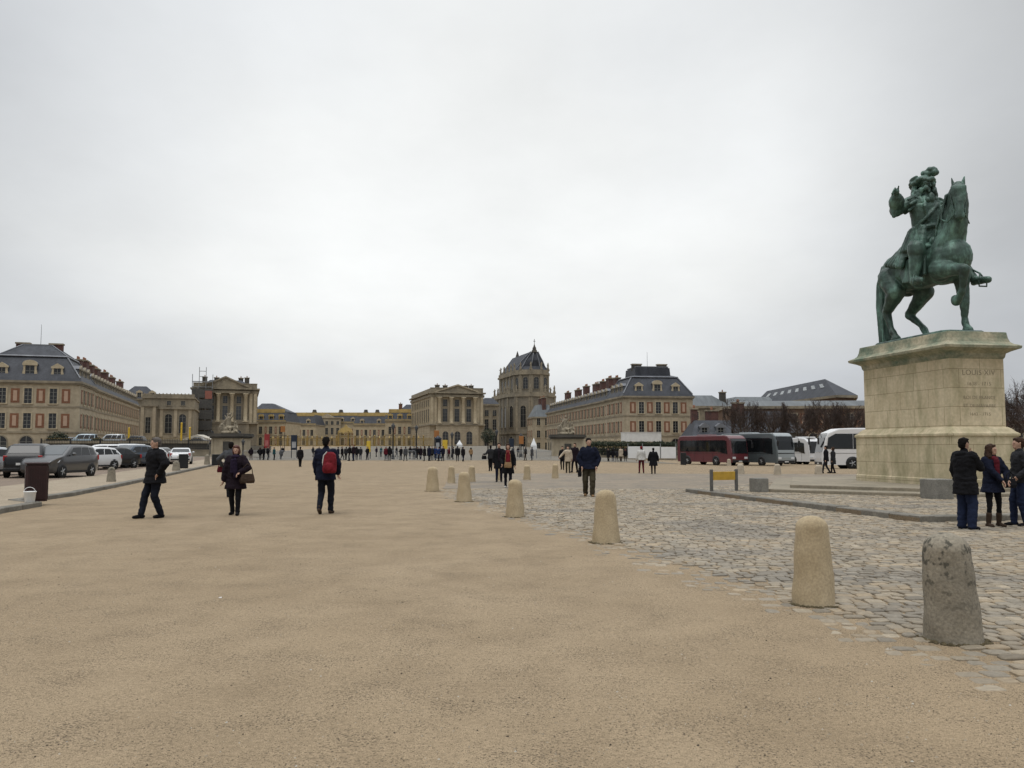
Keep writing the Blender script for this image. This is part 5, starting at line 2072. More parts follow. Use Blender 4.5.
    mb = MB()
    mb.box(L_ / 2 + .016, L_ / 2 + .03, -.26, .26, .42, .53)
    link('number_plate', mb.mesh('number_plate', PLATE), t)
    mb = MB()
    mb.box(-L_ / 2 - .03, -L_ / 2 - .014, -.26, .26, .62, .73)
    link('number_plate', mb.mesh('number_plate', PLATE), t)
    mb = MB()
    mb.bbox(-L_ / 2 - .02, -L_ / 2 + .15, -hw * .86, hw * .86, .36, .5, .03)
    link('rear_bumper', mb.mesh('rear_bumper', TRIM), t)
    for s in (-1, 1):
        mb = MB()
        mb.box(X_on(3.2), X_on(1.15), s * hw * .995 - .012, s * hw * .995 + .012, .24, .33)
        link('sill_trim', mb.mesh('sill_trim', TRIM), t)
    return t


P_DGREY = paint('dark grey metallic paint', (0.066, 0.067, 0.070), 0.3, 0.35)
P_BLACK = mat('black car paint', (0.009, 0.009, 0.010), 0.3, var=0.06, spec=0.3, coat=0.15)
P_WHITE = paint('white car paint', (0.62, 0.63, 0.64), 0.3)
P_SILVER = paint('silver car paint', (0.38, 0.40, 0.41), 0.32, 0.3)
P_BLUE = paint('dark blue car paint', (0.012, 0.032, 0.062), 0.25)
P_PALEB = paint('pale blue van paint', (0.33, 0.42, 0.48), 0.35)


def cp(px, py, back=0.0):
    d = ray(px, py)
    tt = (LZ - CAM_Z) / d.z
    return Vector((d.x * tt, d.y * tt + back, LZ - 0.006))


car('dark grey people carrier facing left, nearest of the parked cars, behind the brown bin', cp(43, 478, 1.6), R(266), P_DGREY, 4.15, 1.8, 1.6, 'mpv')
car('black estate car seen from the rear, left of the dark grey people carrier', cp(0, 478.5, 2.8), R(107), P_BLACK, 4.6, 1.86, 1.66, 'suv')
car('silver car at the left edge of the photo, beyond the black estate car', cp(-40, 477, 2.4), R(80), P_SILVER, 4.3, 1.78, 1.5)
car('white hatchback parked just right of the dark grey people carrier', cp(79, 470.5, 1.4), R(252), P_WHITE, 4.0, 1.74, 1.5)
car('black saloon between the white hatchback and the dark blue car', cp(101, 468.8, 1.4), R(254), P_BLACK, 4.4, 1.78, 1.47, 'saloon')
car('dark blue people carrier right of the black saloon', cp(118, 467.5, 1.6), R(256), P_BLUE, 4.3, 1.8, 1.65, 'mpv')
car('pale silver car half hidden behind the man striding left', cp(134, 466.8, 1.6), R(256), P_WHITE, 4.1, 1.75, 1.45)
car('white saloon seen from the rear between the man striding left and the dark bin', cp(172, 464.3, 2.0), R(109), P_WHITE, 4.4, 1.8, 1.42, 'saloon')
car('dark grey car further back left of the white saloon', cp(152, 462.5, 2), R(90), P_DGREY, 4.3, 1.78, 1.45)
car('white van with only its roof showing behind the white hatchback', cp(92, 463.0, 2), R(200), P_WHITE, 4.6, 1.85, 1.75, 'van')
car('white van with only its roof showing behind the black saloon', cp(112, 462.2, 2), R(200), P_WHITE, 4.6, 1.85, 1.8, 'van')
car('dark car in the far row between the vans and the pale silver car', cp(140, 461.5, 2), R(230), P_BLACK, 4.3, 1.78, 1.5)
car('dark grey car in the far row behind the dark grey people carrier', cp(70, 464.0, 2), R(215), P_DGREY, 4.3, 1.8, 1.5)

# ------------------------------------------------------------------ coaches
def bus(label, pos, rz, pm, L_=12.2, W=2.55, H=3.55, front='flat', accent=None, face=None, roof=None, low_glass=False, group='coaches parked on the right'):
    """front at +X"""
    t = thing('coach', label, 'coach', pos, rz, group)
    hw = W / 2
    fr = L_ / 2
    if front == 'slope':
        prof = [(fr, .35), (fr + .02, .95), (fr - .03, 1.45), (fr - .34, 2.75), (fr - .62, 3.2), (fr - 1.5, H - .04), (fr - 2.6, H)]
    else:
        prof = [(fr - .03, .35), (fr, .9), (fr - .03, 1.5), (fr - .22, 2.75), (fr - .42, H - .3), (fr - .75, H - .06), (fr - 1.2, H)]
    prof += [(-fr + .9, H), (-fr + .35, H - .08), (-fr + .12, H - .35), (-fr + .02, 2.6), (-fr, 1.0), (-fr + .05, .35)]
    n = len(prof)
    mb = MB()
    rings = []
    for w_, ins in ((-hw, .10), (-hw + .03, .03), (-hw + .12, 0), (hw - .12, 0), (hw - .03, .03), (hw, .10)):
        cx, cz = 0, 1.9
        rings.append([(x - math.copysign(ins, x - cx), w_, z - (ins if z > 1.9 else 0)) for x, z in prof])
    mb.loft(rings, 0, False)
    link('body', mb.mesh('body', pm), t)
    z0, z1 = 1.55, H - .55
    if front == 'slope':
        z0, z1 = 1.75, H - .50
    nb = 7
    xa, xb = -fr + .55, fr - (1.15 if front == 'slope' else 1.2)
    for s in (-1, 1):
        for k in range(nb):
            a, b = xa + (xb - xa) * k / nb + .02, xa + (xb - xa) * (k + 1) / nb - .02
            mb = MB()
            y = s * (hw + .012)
            if front == 'slope' and k == nb - 1:
                poly = [(a, z0), (b + .78, z0), (b + .62, z1 - .35), (b, z1), (a, z1)]
            elif front != 'slope' and k == nb - 1:
                poly = [(a, z0), (b + .5, z0 - .25), (b + .42, z1 - .1), (b, z1), (a, z1)]
            else:
                poly = [(a, z0), (b, z0), (b, z1), (a, z1)]
            mb.extr(poly, y - .02, y + .004, 'y')
            link('window', mb.mesh('window', CARGLASS), t)
        mb = MB()
        for x in (-fr + 2.0, -fr + 3.3) if L_ > 11 else (-fr + 1.9,):
            mb.lathe([(0, -.015), (.60, -.015), (.60, .015), (0, .015)], 20, T=Matrix.Translation((x, s * (hw + .004), .5)) @ Matrix.Rotation(R(90), 4, 'X'))
        mb.lathe([(0, -.015), (.60, -.015), (.60, .015), (0, .015)], 20, T=Matrix.Translation((fr - 2.6, s * (hw + .004), .5)) @ Matrix.Rotation(R(90), 4, 'X'))
        link('wheel_arch', mb.mesh('wheel_arch', TRIM), t)
        for x in ((-fr + 2.0, -fr + 3.3) if L_ > 11 else (-fr + 1.9,)) + (fr - 2.6,):
            wheel(t, x, s * (hw - .13), .5, .3, s)
        # luggage hatches and skirt line
        mb = MB()
        for x in (-1.6, 0.0, 1.6):
            mb.box(x - .012, x + .012, s * (hw + .004) - .006, s * (hw + .004) + .006, .45, 1.35)
        mb.box(-fr + .5, fr - .6, s * (hw + .004) - .006, s * (hw + .004) + .006, 1.36, 1.39)
        link('hatch_seam', mb.mesh('hatch_seam', TRIM), t)
        # mirror arms
        mb = MB()
        mb.path([(fr - .5, s * (hw - .15), H - .5), (fr + .30, s * (hw + .15), H - .55), (fr + .38, s * (hw + .22), H - .9)], .03, 6)
        mb.bbox(fr + .32, fr + .44, s * (hw + .22) - .12, s * (hw + .22) + .12, H - 1.45, H - .85, .03)
        link('wing_mirror', mb.mesh('wing_mirror', TRIM), t)
        mb = MB()
        mb.bbox(fr - .12, fr + .03, s * (hw - .38) - .24, s * (hw - .38) + .22, .75, .98, .02)
        link('headlight', mb.mesh('headlight', HLAMP), t)
        mb = MB()
        mb.bbox(-fr - .015, -fr + .05, s * (hw - .18) - .10, s * (hw - .18) + .10, .85, 1.5, .02)
        link('tail_light', mb.mesh('tail_light', TLAMP), t)
    if face:
        mb = MB()
        mb.loft([[(x + .014, y, z + (.014 if k > 4 else 0)) for y in (-hw + .11, hw - .11)] for k, (x, z) in enumerate(prof[:7])], 0, False, False, False, closed=False)
        link('front_panel', mb.mesh('front_panel', face), t)
    # windscreen
    mb = MB()
    if front == 'slope':
        q = [(fr - .03 + .015, 1.47), (fr - .34 + .015, 2.75), (fr - .62 + .012, 3.17)]
    else:
        q = [(fr - .03 + .03, 1.35), (fr - .22 + .03, 2.75), (fr - .40 + .03, H - .38)]
    mb.loft([[(x, y, z) for y in (-hw + .14, -hw * .4, hw * .4, hw - .14)] for x, z in q], 0, False, False, False, closed=False)
    link('windscreen', mb.mesh('windscreen', CARGLASS), t)
    mb = MB()
    q = [(-fr - .012, 1.9), (-fr + .02 - .012, 2.6), (-fr + .09, H - .45)]
    mb.loft([[(x, y, z) for y in (-hw + .2, hw - .2)] for x, z in q], 0, False, False, False, closed=False)
    link('rear_window', mb.mesh('rear_window', CARGLASS), t)
    mb = MB()
    mb.bbox(-fr + 3, -fr + 5, -.7, .7, H - .02, H + .14, .05)
    mb.bbox(fr - 5.5, fr - 4.7, -.4, .4, H - .02, H + .08, .03)
    link('roof_unit', mb.mesh('roof_unit', roof or pm), t)
    mb = MB()
    mb.bbox(fr - .08, fr + .035, -hw + .12, hw - .12, .36, .62, .03)
    mb.bbox(-fr - .03, -fr + .1, -hw + .12, hw - .12, .36, .62, .03)
    link('bumper', mb.mesh('bumper', TRIM), t)
    mb = MB()
    mb.box(fr + .036, fr + .045, -.26, .26, .42, .53)
    link('number_plate', mb.mesh('number_plate', PLATE), t)
    if accent:
        for s in (-1, 1):
            mb = MB()
            mb.extr([(-fr + .6, 1.42), (fr - 2.0, 1.42), (fr - 1.0, 1.0), (fr - 1.2, .9), (fr - 2.2, 1.30), (-fr + .6, 1.30)], s * (hw + .006) - .006, s * (hw + .006) + .004, 'y')
            link('side_stripe', mb.mesh('side_stripe', accent), t)
    return t


B_RED = paint('dark red coach paint', (0.105, 0.016, 0.022), 0.3)
B_TEAL_SHADED = paint('shaded teal grey coach paint', (0.095, 0.115, 0.122), 0.3, 0.2)  # shade on the coach's side painted into the body colour; front stays paler
B_LTEAL = paint('pale grey coach paint', (0.26, 0.29, 0.30), 0.4)
B_WHITE = paint('white coach paint', (0.66, 0.66, 0.66), 0.3)


def bp(px, Y):
    x = xat(px, Y)
    return Vector((x, Y, gz(x, Y)))


bus('dark red coach, leftmost of the parked coaches', bp(711.5, 101), R(-62), B_RED, 9.5, 2.5, 3.4, accent=None)
bus('teal grey coach with its windscreen turned to the viewer, right of the dark red coach', bp(755.5, 100), R(-66), B_TEAL_SHADED, 10.2, 2.55, 3.65, face=B_LTEAL, roof=B_LTEAL)
bus('small white coach with dark side windows between the teal coach and the large white one', bp(798, 106), R(-62), B_WHITE, 5.6, 2.2, 3.2)
bus('large white coach with a raked front, partly hidden behind the pedestal', bp(889, 77), R(176), B_WHITE, 12.4, 2.55, 3.6, 'slope')
# ------------------------------------------------------------------ palace buildings
WMC = {}


def win_meshes(w, h, arch=False, frame=ST3, proud=0.12, glassm=PANE, bars=3, sur=0.22):
    """a window (stone surround, sill and glazing bars) and its pane; origin at the middle of the sill, facing -Y"""
    key = (w, h, arch, frame.name, proud, glassm.name, bars, sur)
    if key in WMC:
        return WMC[key]
    mb = MB()
    hh = h - w / 2 if arch else h
    mb.box(-w / 2 - sur, -w / 2, -proud, 0.03, 0, hh)
    mb.box(w / 2, w / 2 + sur, -proud, 0.03, 0, hh)
    if arch:
        n = 10
        for k in range(n):
            a0, a1 = PI * k / n, PI * (k + 1) / n
            q = [((w / 2 + d) * math.cos(a), hh + (w / 2 + d) * math.sin(a)) for d, a in ((0, a0), (sur, a0), (sur, a1), (0, a1))]
            mb.extr(q, -proud, 0.03, 'y')
    else:
        mb.box(-w / 2 - sur, w / 2 + sur, -proud, 0.03, hh, hh + sur)
    mb.box(-w / 2 - sur - .06, w / 2 + sur + .06, -proud - .08, 0.03, -.18, 0)
    b = 0.05
    mb.box(-b, b, -.06, -.022, 0, h - .02, 1)
    for k in range(1, bars + 1):
        z = hh * k / (bars + (0 if arch else 1))
        mb.box(-w / 2, w / 2, -.055, -.024, z - b * .7, z + b * .7, 1)
    mb.box(-w / 2, -w / 2 + .07, -.06, -.022, 0, hh, 1)
    mb.box(w / 2 - .07, w / 2, -.06, -.022, 0, hh, 1)
    wm = mb.mesh('window', [frame, WOODW])
    mb = MB()
    if arch:
        q = [(-w / 2, 0), (w / 2, 0)] + [(w / 2 * math.cos(PI * k / 12), hh + w / 2 * math.sin(PI * k / 12)) for k in range(13)]
        mb.extr(q, -.02, .02, 'y')
    else:
        mb.box(-w / 2, w / 2, -.02, .02, 0, h)
    pm = mb.mesh('pane', glassm)
    WMC[key] = (wm, pm)
    return WMC[key]


def put_win(root, pos, rz, *a, **k):
    wm, pm = win_meshes(*a, **k)
    o = link('window', wm, root, pos, rz)
    link('pane', pm, o)
    return o


def brick_panel_mesh():
    mb = MB()
    w, h = 1.5, 2.75
    mb.box(-w / 2, w / 2, -.05, .02, 0, h, 0)
    mb.box(-w / 2 + .42, w / 2 - .42, -.09, -.052, .38, h - .38, 1)
    return mb.mesh('brick_panel', [BRICK, BRICKP])


BPM = brick_panel_mesh()


def dormer_mesh(w, h, dep, arch=False, stone=ST3, gm=PANE, roof=LEAD):
    mb = MB()
    mb.box(-w / 2 - .35, -w / 2, -.0, .3, 0, h, 0)
    mb.box(w / 2, w / 2 + .35, -.0, .3, 0, h, 0)
    mb.box(-w / 2 - .5, w / 2 + .5, -.12, .3, h, h + .3, 0)
    mb.box(-w / 2 - .45, w / 2 + .45, -.08, .3, -.2, 0, 0)
    mb.box(-w / 2, w / 2, .10, .14, 0, h, 1)
    mb.box(-.05, .05, .05, .09, 0, h, 2)
    mb.box(-w / 2, w / 2, .05, .09, h * .55, h * .55 + .08, 2)
    mb.box(-w / 2 - .3, w / 2 + .3, .3, dep, 0, h + .15, 3)
    if arch:
        q = [((w / 2 + .5) * math.cos(PI * k / 8), h + .3 + .75 * math.sin(PI * k / 8)) for k in range(9)]
    else:
        q = [(-w / 2 - .5, h + .3), (w / 2 + .5, h + .3), (0, h + 1.0)]
    mb.extr(q, -.1, .35, 'y', 0)
    q2 = [(u * .97, z - .03) for u, z in q]
    mb.extr(q2, .35, dep + .6, 'y', 3)
    # scroll sides
    for s in (-1, 1):
        mb.extr([(s * (w / 2 + .35), 0), (s * (w / 2 + .95), 0), (s * (w / 2 + .6), .5), (s * (w / 2 + .35), h * .7)], .02, .28, 'y', 0)
    return mb.mesh('dormer', [stone, gm, WOODW, roof])


DORM = dormer_mesh(1.25, 2.0, 2.8)
DORMS = dormer_mesh(1.25, 2.0, 2.8, False, ST2)
DORMA = dormer_mesh(1.6, 2.5, 3.0, True)


def chimney(root, x, y, z0, z1, wx, wy, m=BRICKD, pots=3):
    mb = MB()
    mb.box(x - wx / 2, x + wx / 2, y - wy / 2, y + wy / 2, z0, z1, 0)
    mb.box(x - wx / 2 - .15, x + wx / 2 + .15, y - wy / 2 - .15, y + wy / 2 + .15, z1, z1 + .3, 1)
    n = pots
    for k in range(n):
        yy = y - wy / 2 + wy * (k + .5) / n
        mb.lathe([(.2, z1 + .3), (.16, z1 + .95), (0, z1 + .95)], 8, (x, yy, 0), 2)
    return mb.build('chimney', [m, ST2, BRICK], root)


def ministers_wing(label, corner, ang, Lg, side, block=False):
    """brick and stone wing: local x 0..18 along its front, y backwards; side is the x of the long court face"""
    W = 18.0
    c, s = math.cos(ang), math.sin(ang)
    org = (corner[0], corner[1]) if side == 0 else (corner[0] - W * c, corner[1] - W * s)
    t = thing('palace_wing', label, 'palace wing', (org[0], org[1], 0), ang)
    Z0 = -3.0
    PD = 18.0
    WW = 13.0
    wx0, wx1 = (0.5, 0.5 + WW) if side == 0 else (W - .5 - WW, W - .5)
    mb = MB()
    mb.box(0, W, 0, PD, Z0, 13.7)
    mb.box(wx0, wx1, PD, Lg, Z0, 13.7)
    # corner quoins
    for x in (0.0, W):
        for k in range(14):
            d = 0.95 if k % 2 else 0.7
            z = 4.5 + k * .65
            xa, xb = (x - .03, x + d) if x == 0 else (x - d, x + .03)
            mb.box(xa, xb, -.03, .7, z, z + .6)
    mb.build('wall', ST, t)
    # string courses and cornice
    mb = MB()
    for z, h, p in ((4.25, .35, .14), (9.25, .3, .10), (13.7, .28, .25), (13.98, .42, .45)):
        mb.box(-p, W + p, -p, PD + p * .2, z, z + h)
        mb.box(wx0 - p, wx1 + p, PD + p * .2 + .003, Lg + p, z + .003, z + h - .003)
    mb.box(-.12, W + .12, -.12, PD, Z0, .9)
    mb.build('cornice', ST2, t)
    # mansard roofs
    mb = MB()
    def rr(i, z):
        return [(-.3 + i, -.3 + i, z), (W + .3 - i, -.3 + i, z), (W + .3 - i, PD + .3 - i, z), (-.3 + i, PD + .3 - i, z)]
    mb.loft([rr(0, 14.4), rr(.35, 15.0), rr(3.4, 19.4)], 0)
    if block:
        mb.loft([rr(3.25, 19.4), rr(3.25, 19.58), rr(4.6, 20.0), rr(4.75, 21.9), rr(5.6, 22.2)], 0)
    else:
        mb.loft([rr(3.25, 19.4), rr(3.25, 19.58), rr(6.6, 21.9)], 0)
    def rw(i, z, e=0):
        return [(wx0 - .2 + i, PD - 1, z), (wx1 + .2 - i, PD - 1, z), (wx1 + .2 - i, Lg - i, z), (wx0 - .2 + i, Lg - i, z)]
    mb.loft([rw(0, 14.4), rw(1.7, 17.1), rw(4.6, 18.4)], 0)
    mb.build('roof', SLATE, t)
    mb = MB()
    mb.loft([rr(3.12, 19.30), rr(3.02, 19.42), rr(3.2, 19.62)], 0)
    for q in (rr(5.0, 22.1) if block else rr(6.6, 21.9),):
        mb.loft([q, [(x, y, z + .25) for x, y, z in q]], 0)
    for k in range(4):   # hips
        a, b = Vector(rr(.3, 15.0)[k]), Vector(rr(3.3, 19.45)[k])
        mb.tube(a, b, .16, .16, 6, 0)
        if not block:
            a, b = Vector(rr(3.25, 19.58)[k]), Vector(rr(6.6, 21.95)[k])
            mb.tube(a, b, .13, .13, 6, 0)
    mb.build('lead_ridge', LEAD, t)
    # little roof lights between the main dormers
    # front windows and panels
    for z in (5.2, 10.0):
        for k in range(7):
            x = 2.4 + 2.2 * k
            if k % 2:
                put_win(t, (x, 0, z), 0, 1.35, 2.9)
            else:
                link('brick_panel', BPM, t, (x, 0, z + .1), 0)
    for k in (1, 3, 5):
        put_win(t, (2.4 + 2.2 * k, 0, .5), 0, 2.2, 3.2, True, ST2, .1)
    link('dormer', DORMA, t, (9.0, .55, 14.9), 0)
    for x in (4.2, 13.8):
        link('dormer', DORM, t, (x, .55, 14.9), 0)
    # the long face towards the court
    fx, rz = (0.0, R(-90)) if side == 0 else (W, R(90))
    fx2 = wx0 if side == 0 else wx1
    y = 2.4
    k = 0
    while y < Lg - 1:
        X = fx if y < PD - .8 else fx2
        if not PD - .8 <= y <= PD + 1.0:
            for z in (5.2, 10.0):
                if k % 2:
                    put_win(t, (X, y, z), rz, 1.35, 2.9)
                else:
                    link('brick_panel', BPM, t, (X, y, z + .1), rz)
            if k % 2:
                put_win(t, (X, y, .6), rz, 1.5, 2.8, True, ST2, .1)
                off = .55 if side == 0 else -.55
                link('dormer', DORMS, t, (X + off, y, 14.75 if y > PD else 14.9), rz)
        y += 2.2
        k += 1
    xc = wx0 + 3.6 if side == 0 else wx1 - 3.6
    for yc, wy, zt in ((PD + 3.5, 2.6, 20.4), (PD + 11, 3.6, 20.9), (PD + 19, 2.6, 20.6), (PD + 27, 5.0, 20.4), (PD + 41, 3.4, 20.7), (PD + 53, 4.6, 20.3), (PD + 70, 4, 20.4)):
        chimney(t, xc, yc, 15.5, zt, 1.5, wy, BRICKD, 3)
    for xc2 in ((5.6, 12.4) if block else (6.2, 12.2)):
        chimney(t, xc2, 7.5, 21.0, 22.9 if block else 22.2, 2.4, 1.3, STD if block else BRICKD, 0)
    mb = MB()
    mb.tube((9, 9, 22), (9, 9, 26.5), .05, .03, 6)
    mb.build('lightning_rod', IRON, t)
    return t


ministers_wing('brick and stone palace wing with a grey mansard roof at the left edge', (-84.6, 168), R(17.3), 106, 1)
ministers_wing('brick and stone palace wing with a grey mansard roof, right of the domed chapel', (27.9, 215), R(8.0), 110, 0, True)


def column_mesh(h, r, m):
    mb = MB()
    mb.box(-r * 1.35, r * 1.35, -r * 1.35, r * 1.35, 0, r * .5)
    mb.lathe([(r * 1.25, r * .5), (r * 1.25, r * .8), (r, r * 1.1), (r * 1.0, h * .35), (r * .86, h - r * 2.2), (r * .95, h - r * 2.1), (r * 1.25, h - r * .5)], 18)
    mb.box(-r * 1.35, r * 1.35, -r * 1.35, r * 1.35, h - r * .5, h)
    return mb.mesh('column', m)


def temple(label, org, ang, W, Lg, left_side, apex, m1=ST, m2=ST2, zoff=0.0):
    """columned end pavilion: rusticated arcade, giant order, pediment"""
    t = thing('columned_pavilion', label, 'palace pavilion', (org[0], org[1], 0), ang)
    mb = MB()
    mb.box(0, W, 0, Lg, -1, 10.6)
    mb.box(.15, W - .15, .15, Lg - .15, 10.6, 23.4)
    mb.box(W / 2 - 8.8, W / 2 + 8.8, -1.1, 0.14, -1, 10.4)
    for k in range(10):   # rustication
        mb.box(-.06, W + .06, -.06, Lg, .3 + k * 1.0, 1.15 + k * 1.0)
        mb.box(W / 2 - 8.86, W / 2 + 8.86, -1.16, -.062, .3 + k * 1.0, 1.15 + k * 1.0)
    mb.build('wall', m1, t)
    mb = MB()
    mb.box(-.4, W + .4, -1.5, Lg + .2, 10.4, 10.98)
    mb.box(W / 2 - 8.9, W / 2 + 8.9, -1.35, -1.05, 11.0, 11.9)
    mb.box(-.3, W + .3, -.25, Lg, 22.0, 23.0)
    mb.box(W / 2 - 9, W / 2 + 9, -1.35, -.26, 22.0, 23.0)
    mb.box(-.8, W + .8, -.75, Lg + .4, 23.42, 24.0)
    mb.box(W / 2 - 9.5, W / 2 + 9.5, -1.9, -.76, 23.42, 24.0)
    mb.build('entablature', m2, t)
    mb = MB()
    mb.extr([(W / 2 - 9.4, 24.02), (W / 2 + 9.4, 24.02), (W / 2, apex)], -1.3, -.4, 'y', 0)
    for s in (-1, 1):
        mb.extr([(W / 2 + s * 9.9, 24.02), (W / 2 + s * 8.6, 24.02), (W / 2, apex - .1), (W / 2, apex + .5)], -1.75, -1.31, 'y', 1)
        mb.extr([(W / 2 + s * 9.9, 24.03), (W / 2 + s * 8.6, 24.03), (W / 2, apex - .09), (W / 2, apex + .49)], -.39, 6, 'y', 1)
    mb.build('pediment', [m2, m1], t)
    mb = MB()
    mb.box(.2, W - .2, .1, .6, 24.03, 25.6)
    mb.box(.2, .7, .62, Lg - .2, 24.03, 25.6)
    mb.box(W - .7, W - .2, .62, Lg - .2, 24.03, 25.6)
    mb.box(.1, W - .1, .0, .7, 25.62, 25.9)
    mb.build('attic_parapet', m2, t)
    mb = MB()
    mb.loft([[(1.2, 1.2, 24.0), (W - 1.2, 1.2, 24.0), (W - 1.2, Lg - 1, 24.0), (1.2, Lg - 1, 24.0)], [(6, 6, apex - .6), (W - 6, 6, apex - .6), (W - 6, Lg - 6, apex - .6), (6, Lg - 6, apex - .6)]])
    mb.build('roof', SLATE, t)
    cm = column_mesh(10.9, .72, ST3)
    xs = [W / 2 + d * 4.95 for d in (-1.5, -.5, .5, 1.5)]
    for x in xs:
        link('column', cm, t, (x, -.72, 11.1))
    for k in range(3):
        x = (xs[k] + xs[k + 1]) / 2
        put_win(t, (x, 0.15, 11.6), 0, 1.9, 5.6, False, m2, .14, PANE2)
        put_win(t, (x, 0.15, 18.2), 0, 1.7, 2.7, False, m2, .14, PANE)
        put_win(t, (x, -1.16, 2.6), 0, 2.5, 5.4, True, m1, .1, PANE2)
    for x in (.8, 2.4, W - 2.4, W - .8):
        mb = MB()
        mb.box(x - .55, x + .55, -.22, .14, 11.0, 21.98)
        mb.build('pilaster', ST3, t)
    sx = -.07 if left_side else W - .15
    for k in range(int(Lg / 5)):
        mb = MB()
        mb.box(sx, sx + .22, 1.2 + k * 5 - .5, 1.2 + k * 5 + .5, 11.0, 21.98)
        mb.build('pilaster', ST3, t)
    fx, rz = (0.15, R(-90)) if left_side else (W - .15, R(90))
    for k in range(int(Lg / 5)):
        put_win(t, (fx, 3.7 + k * 5, 12.0), rz, 1.8, 5.0, False, m2, .14, PANE2)
        put_win(t, (fx, 3.7 + k * 5, 18.4), rz, 1.6, 2.4, False, m2, .14)
        put_win(t, (fx + (-.15 if left_side else .15), 3.7 + k * 5, 3.0), rz, 2.0, 4.6, True, m1, .1)
    for x, y in ((4.0, 6), (W / 2 - 3.5, 8), (W / 2 + 5.5, 8), (W - 4, 6)):
        chimney(t, x, y, 24, apex + .3, 1.8, 1.2, STD, 1)
    return t


temple('columned stone pavilion with a pediment and scaffolding, behind the left gate pier', (-97.8 - 23.5 * math.cos(R(17.3)), 330 - 23.5 * math.sin(R(17.3))), R(17.3), 23.5, 46, False, 28.0, ST2, ST2)
temple('columned stone pavilion with four tall columns, left of the domed chapel', (-33.4, 350), R(15), 22.4, 54, True, 26.8, ST, ST2)

# scaffolding on the left pavilion
a_ = R(17.3)
so = (-97.8 - 23.5 * math.cos(a_), 330 - 23.5 * math.sin(a_))
t = thing('scaffolding', 'steel scaffolding with boards climbing the left columned pavilion', 'scaffolding', (so[0] + 1.9 * math.sin(a_), so[1] - 1.9 * math.cos(a_), 0), a_)
mb = MB()
for x in (0, 2.4, 4.8, 7.2):
    for y in (-1.2, 0):
        top = 31.5 if x >= 2.4 and x < 7 else 28.8
        mb.tube((x, y, -1), (x, y, top), .09, .09, 5, 0, False)
for z in range(2, 31, 2):
    for y in (-1.2, 0):
        mb.tube((0 if z < 28 else 2.4, y, z), (7.2 if z < 28 else 4.8, y, z), .07, .07, 5, 0, False)
for k in range(13):
    mb.tube((0, -1.22, k * 2), (2.4, -1.22, k * 2 + 2), .05, .05, 4, 0, False)
mb.build('pole_frame', IRONG, t)
mb = MB()
for z in range(4, 27, 2):
    mb.box(-.2, 7.4, -1.1, -.1, z + .12, z + .2)
mb.build('walkway_boards', mat('grey scaffold boards', (0.10, 0.085, 0.065), 0.9, var=0.3), t)
mb = MB()
for k, z in enumerate(range(4, 24, 4)):
    mb.box(-.1, 7.3, -1.32, -1.28, z, z + 3.4)
mb.build('safety_net', mat('dark safety netting', (0.055, 0.055, 0.053), 0.95, scale=1.5, col2=(0.10, 0.095, 0.085)), t)
mb = MB()
mb.box(4.6, 7.1, -1.42, -1.34, 19.6, 22.6)
mb.build('warning_panel', mat('faded red panel', (0.30, 0.115, 0.085), 0.7, var=0.25), t)

# stone block with arched windows between the left wing and the scaffolded pavilion
t = thing('stone_block', 'stone palace block with tall arched windows left of the scaffolded pavilion', 'palace block', (-122.6, 285, 0), R(17.3))
mb = MB()
mb.box(0, 16.2, 0, 30, -1, 17.8)
mb.box(-.6, 4.6, -1.2, 10, -1, 15.0)
mb.build('wall', ST2, t)
mb = MB()
mb.box(-.4, 16.6, -.5, 30, 14.2, 14.9)
mb.box(-1.0, 5.0, -1.6, 10, 15.0, 15.6)
mb.box(-.3, 16.5, -.4, 30, 17.8, 18.3)
mb.box(-.1, 16.2, -.1, .3, 18.3, 19.3)
for k in range(14):
    mb.box(.4 + k * 1.15, .7 + k * 1.15, -.2, .35, 18.32, 19.55)
mb.build('cornice', ST2, t)
mb = MB()
for x in (.2, 3.8):
    mb = MB()
    mb.box(x - .5, x + .5, -1.4, -1.2, 5.0, 15.0)
    mb.build('pilaster', ST, t)
for x in (6.0, 10.4, 14.9):
    mb = MB()
    mb.box(x - .5, x + .5, -.22, 0, 5.0, 14.2)
    mb.build('pilaster', ST, t)
for x in (8.2, 12.6):
    put_win(t, (x, 0, 6.2), 0, 2.2, 6.4, True, ST2, .12)
    put_win(t, (x, 0, 15.5), 0, 1.3, 1.5, False, ST2, .1)
put_win(t, (2.0, -1.2, 6.2), 0, 1.6, 5.2, False, ST2, .12)
t = thing('slate_pavilion', 'slate-roofed palace block showing above the far end of the left wing', 'palace block', (xat(117, 305), 305, 0), R(17.3))
mb = MB()
mb.box(0, 13.5, 0, 14, -1, 18.4)
mb.build('wall', ST2, t)
mb = MB()
mb.box(-.4, 13.9, -.4, 14.4, 18.4, 18.9)
mb.build('cornice', ST2, t)
mb = MB()
mb.loft([[(-.2, -.2, 18.9), (13.7, -.2, 18.9), (13.7, 14.2, 18.9), (-.2, 14.2, 18.9)], [(4.5, 5, 23.6), (8.5, 5, 23.6), (8.5, 9, 23.6), (4.5, 9, 23.6)]])
mb.build('roof', SLATE, t)
for x in (2.5, 6.7, 11):
    link('dormer', DORM, t, (x, .3, 19.0), 0)
    put_win(t, (x, 0, 12.8), 0, 1.4, 2.8)

# ------------------------------------------------------------------ the far court
GDORM = dormer_mesh(1.5, 2.0, 3.0, True, GOLD, PANE, LEAD)
WDORM = dormer_mesh(1.3, 1.8, 2.6, False, ST3, PANE, LEAD)


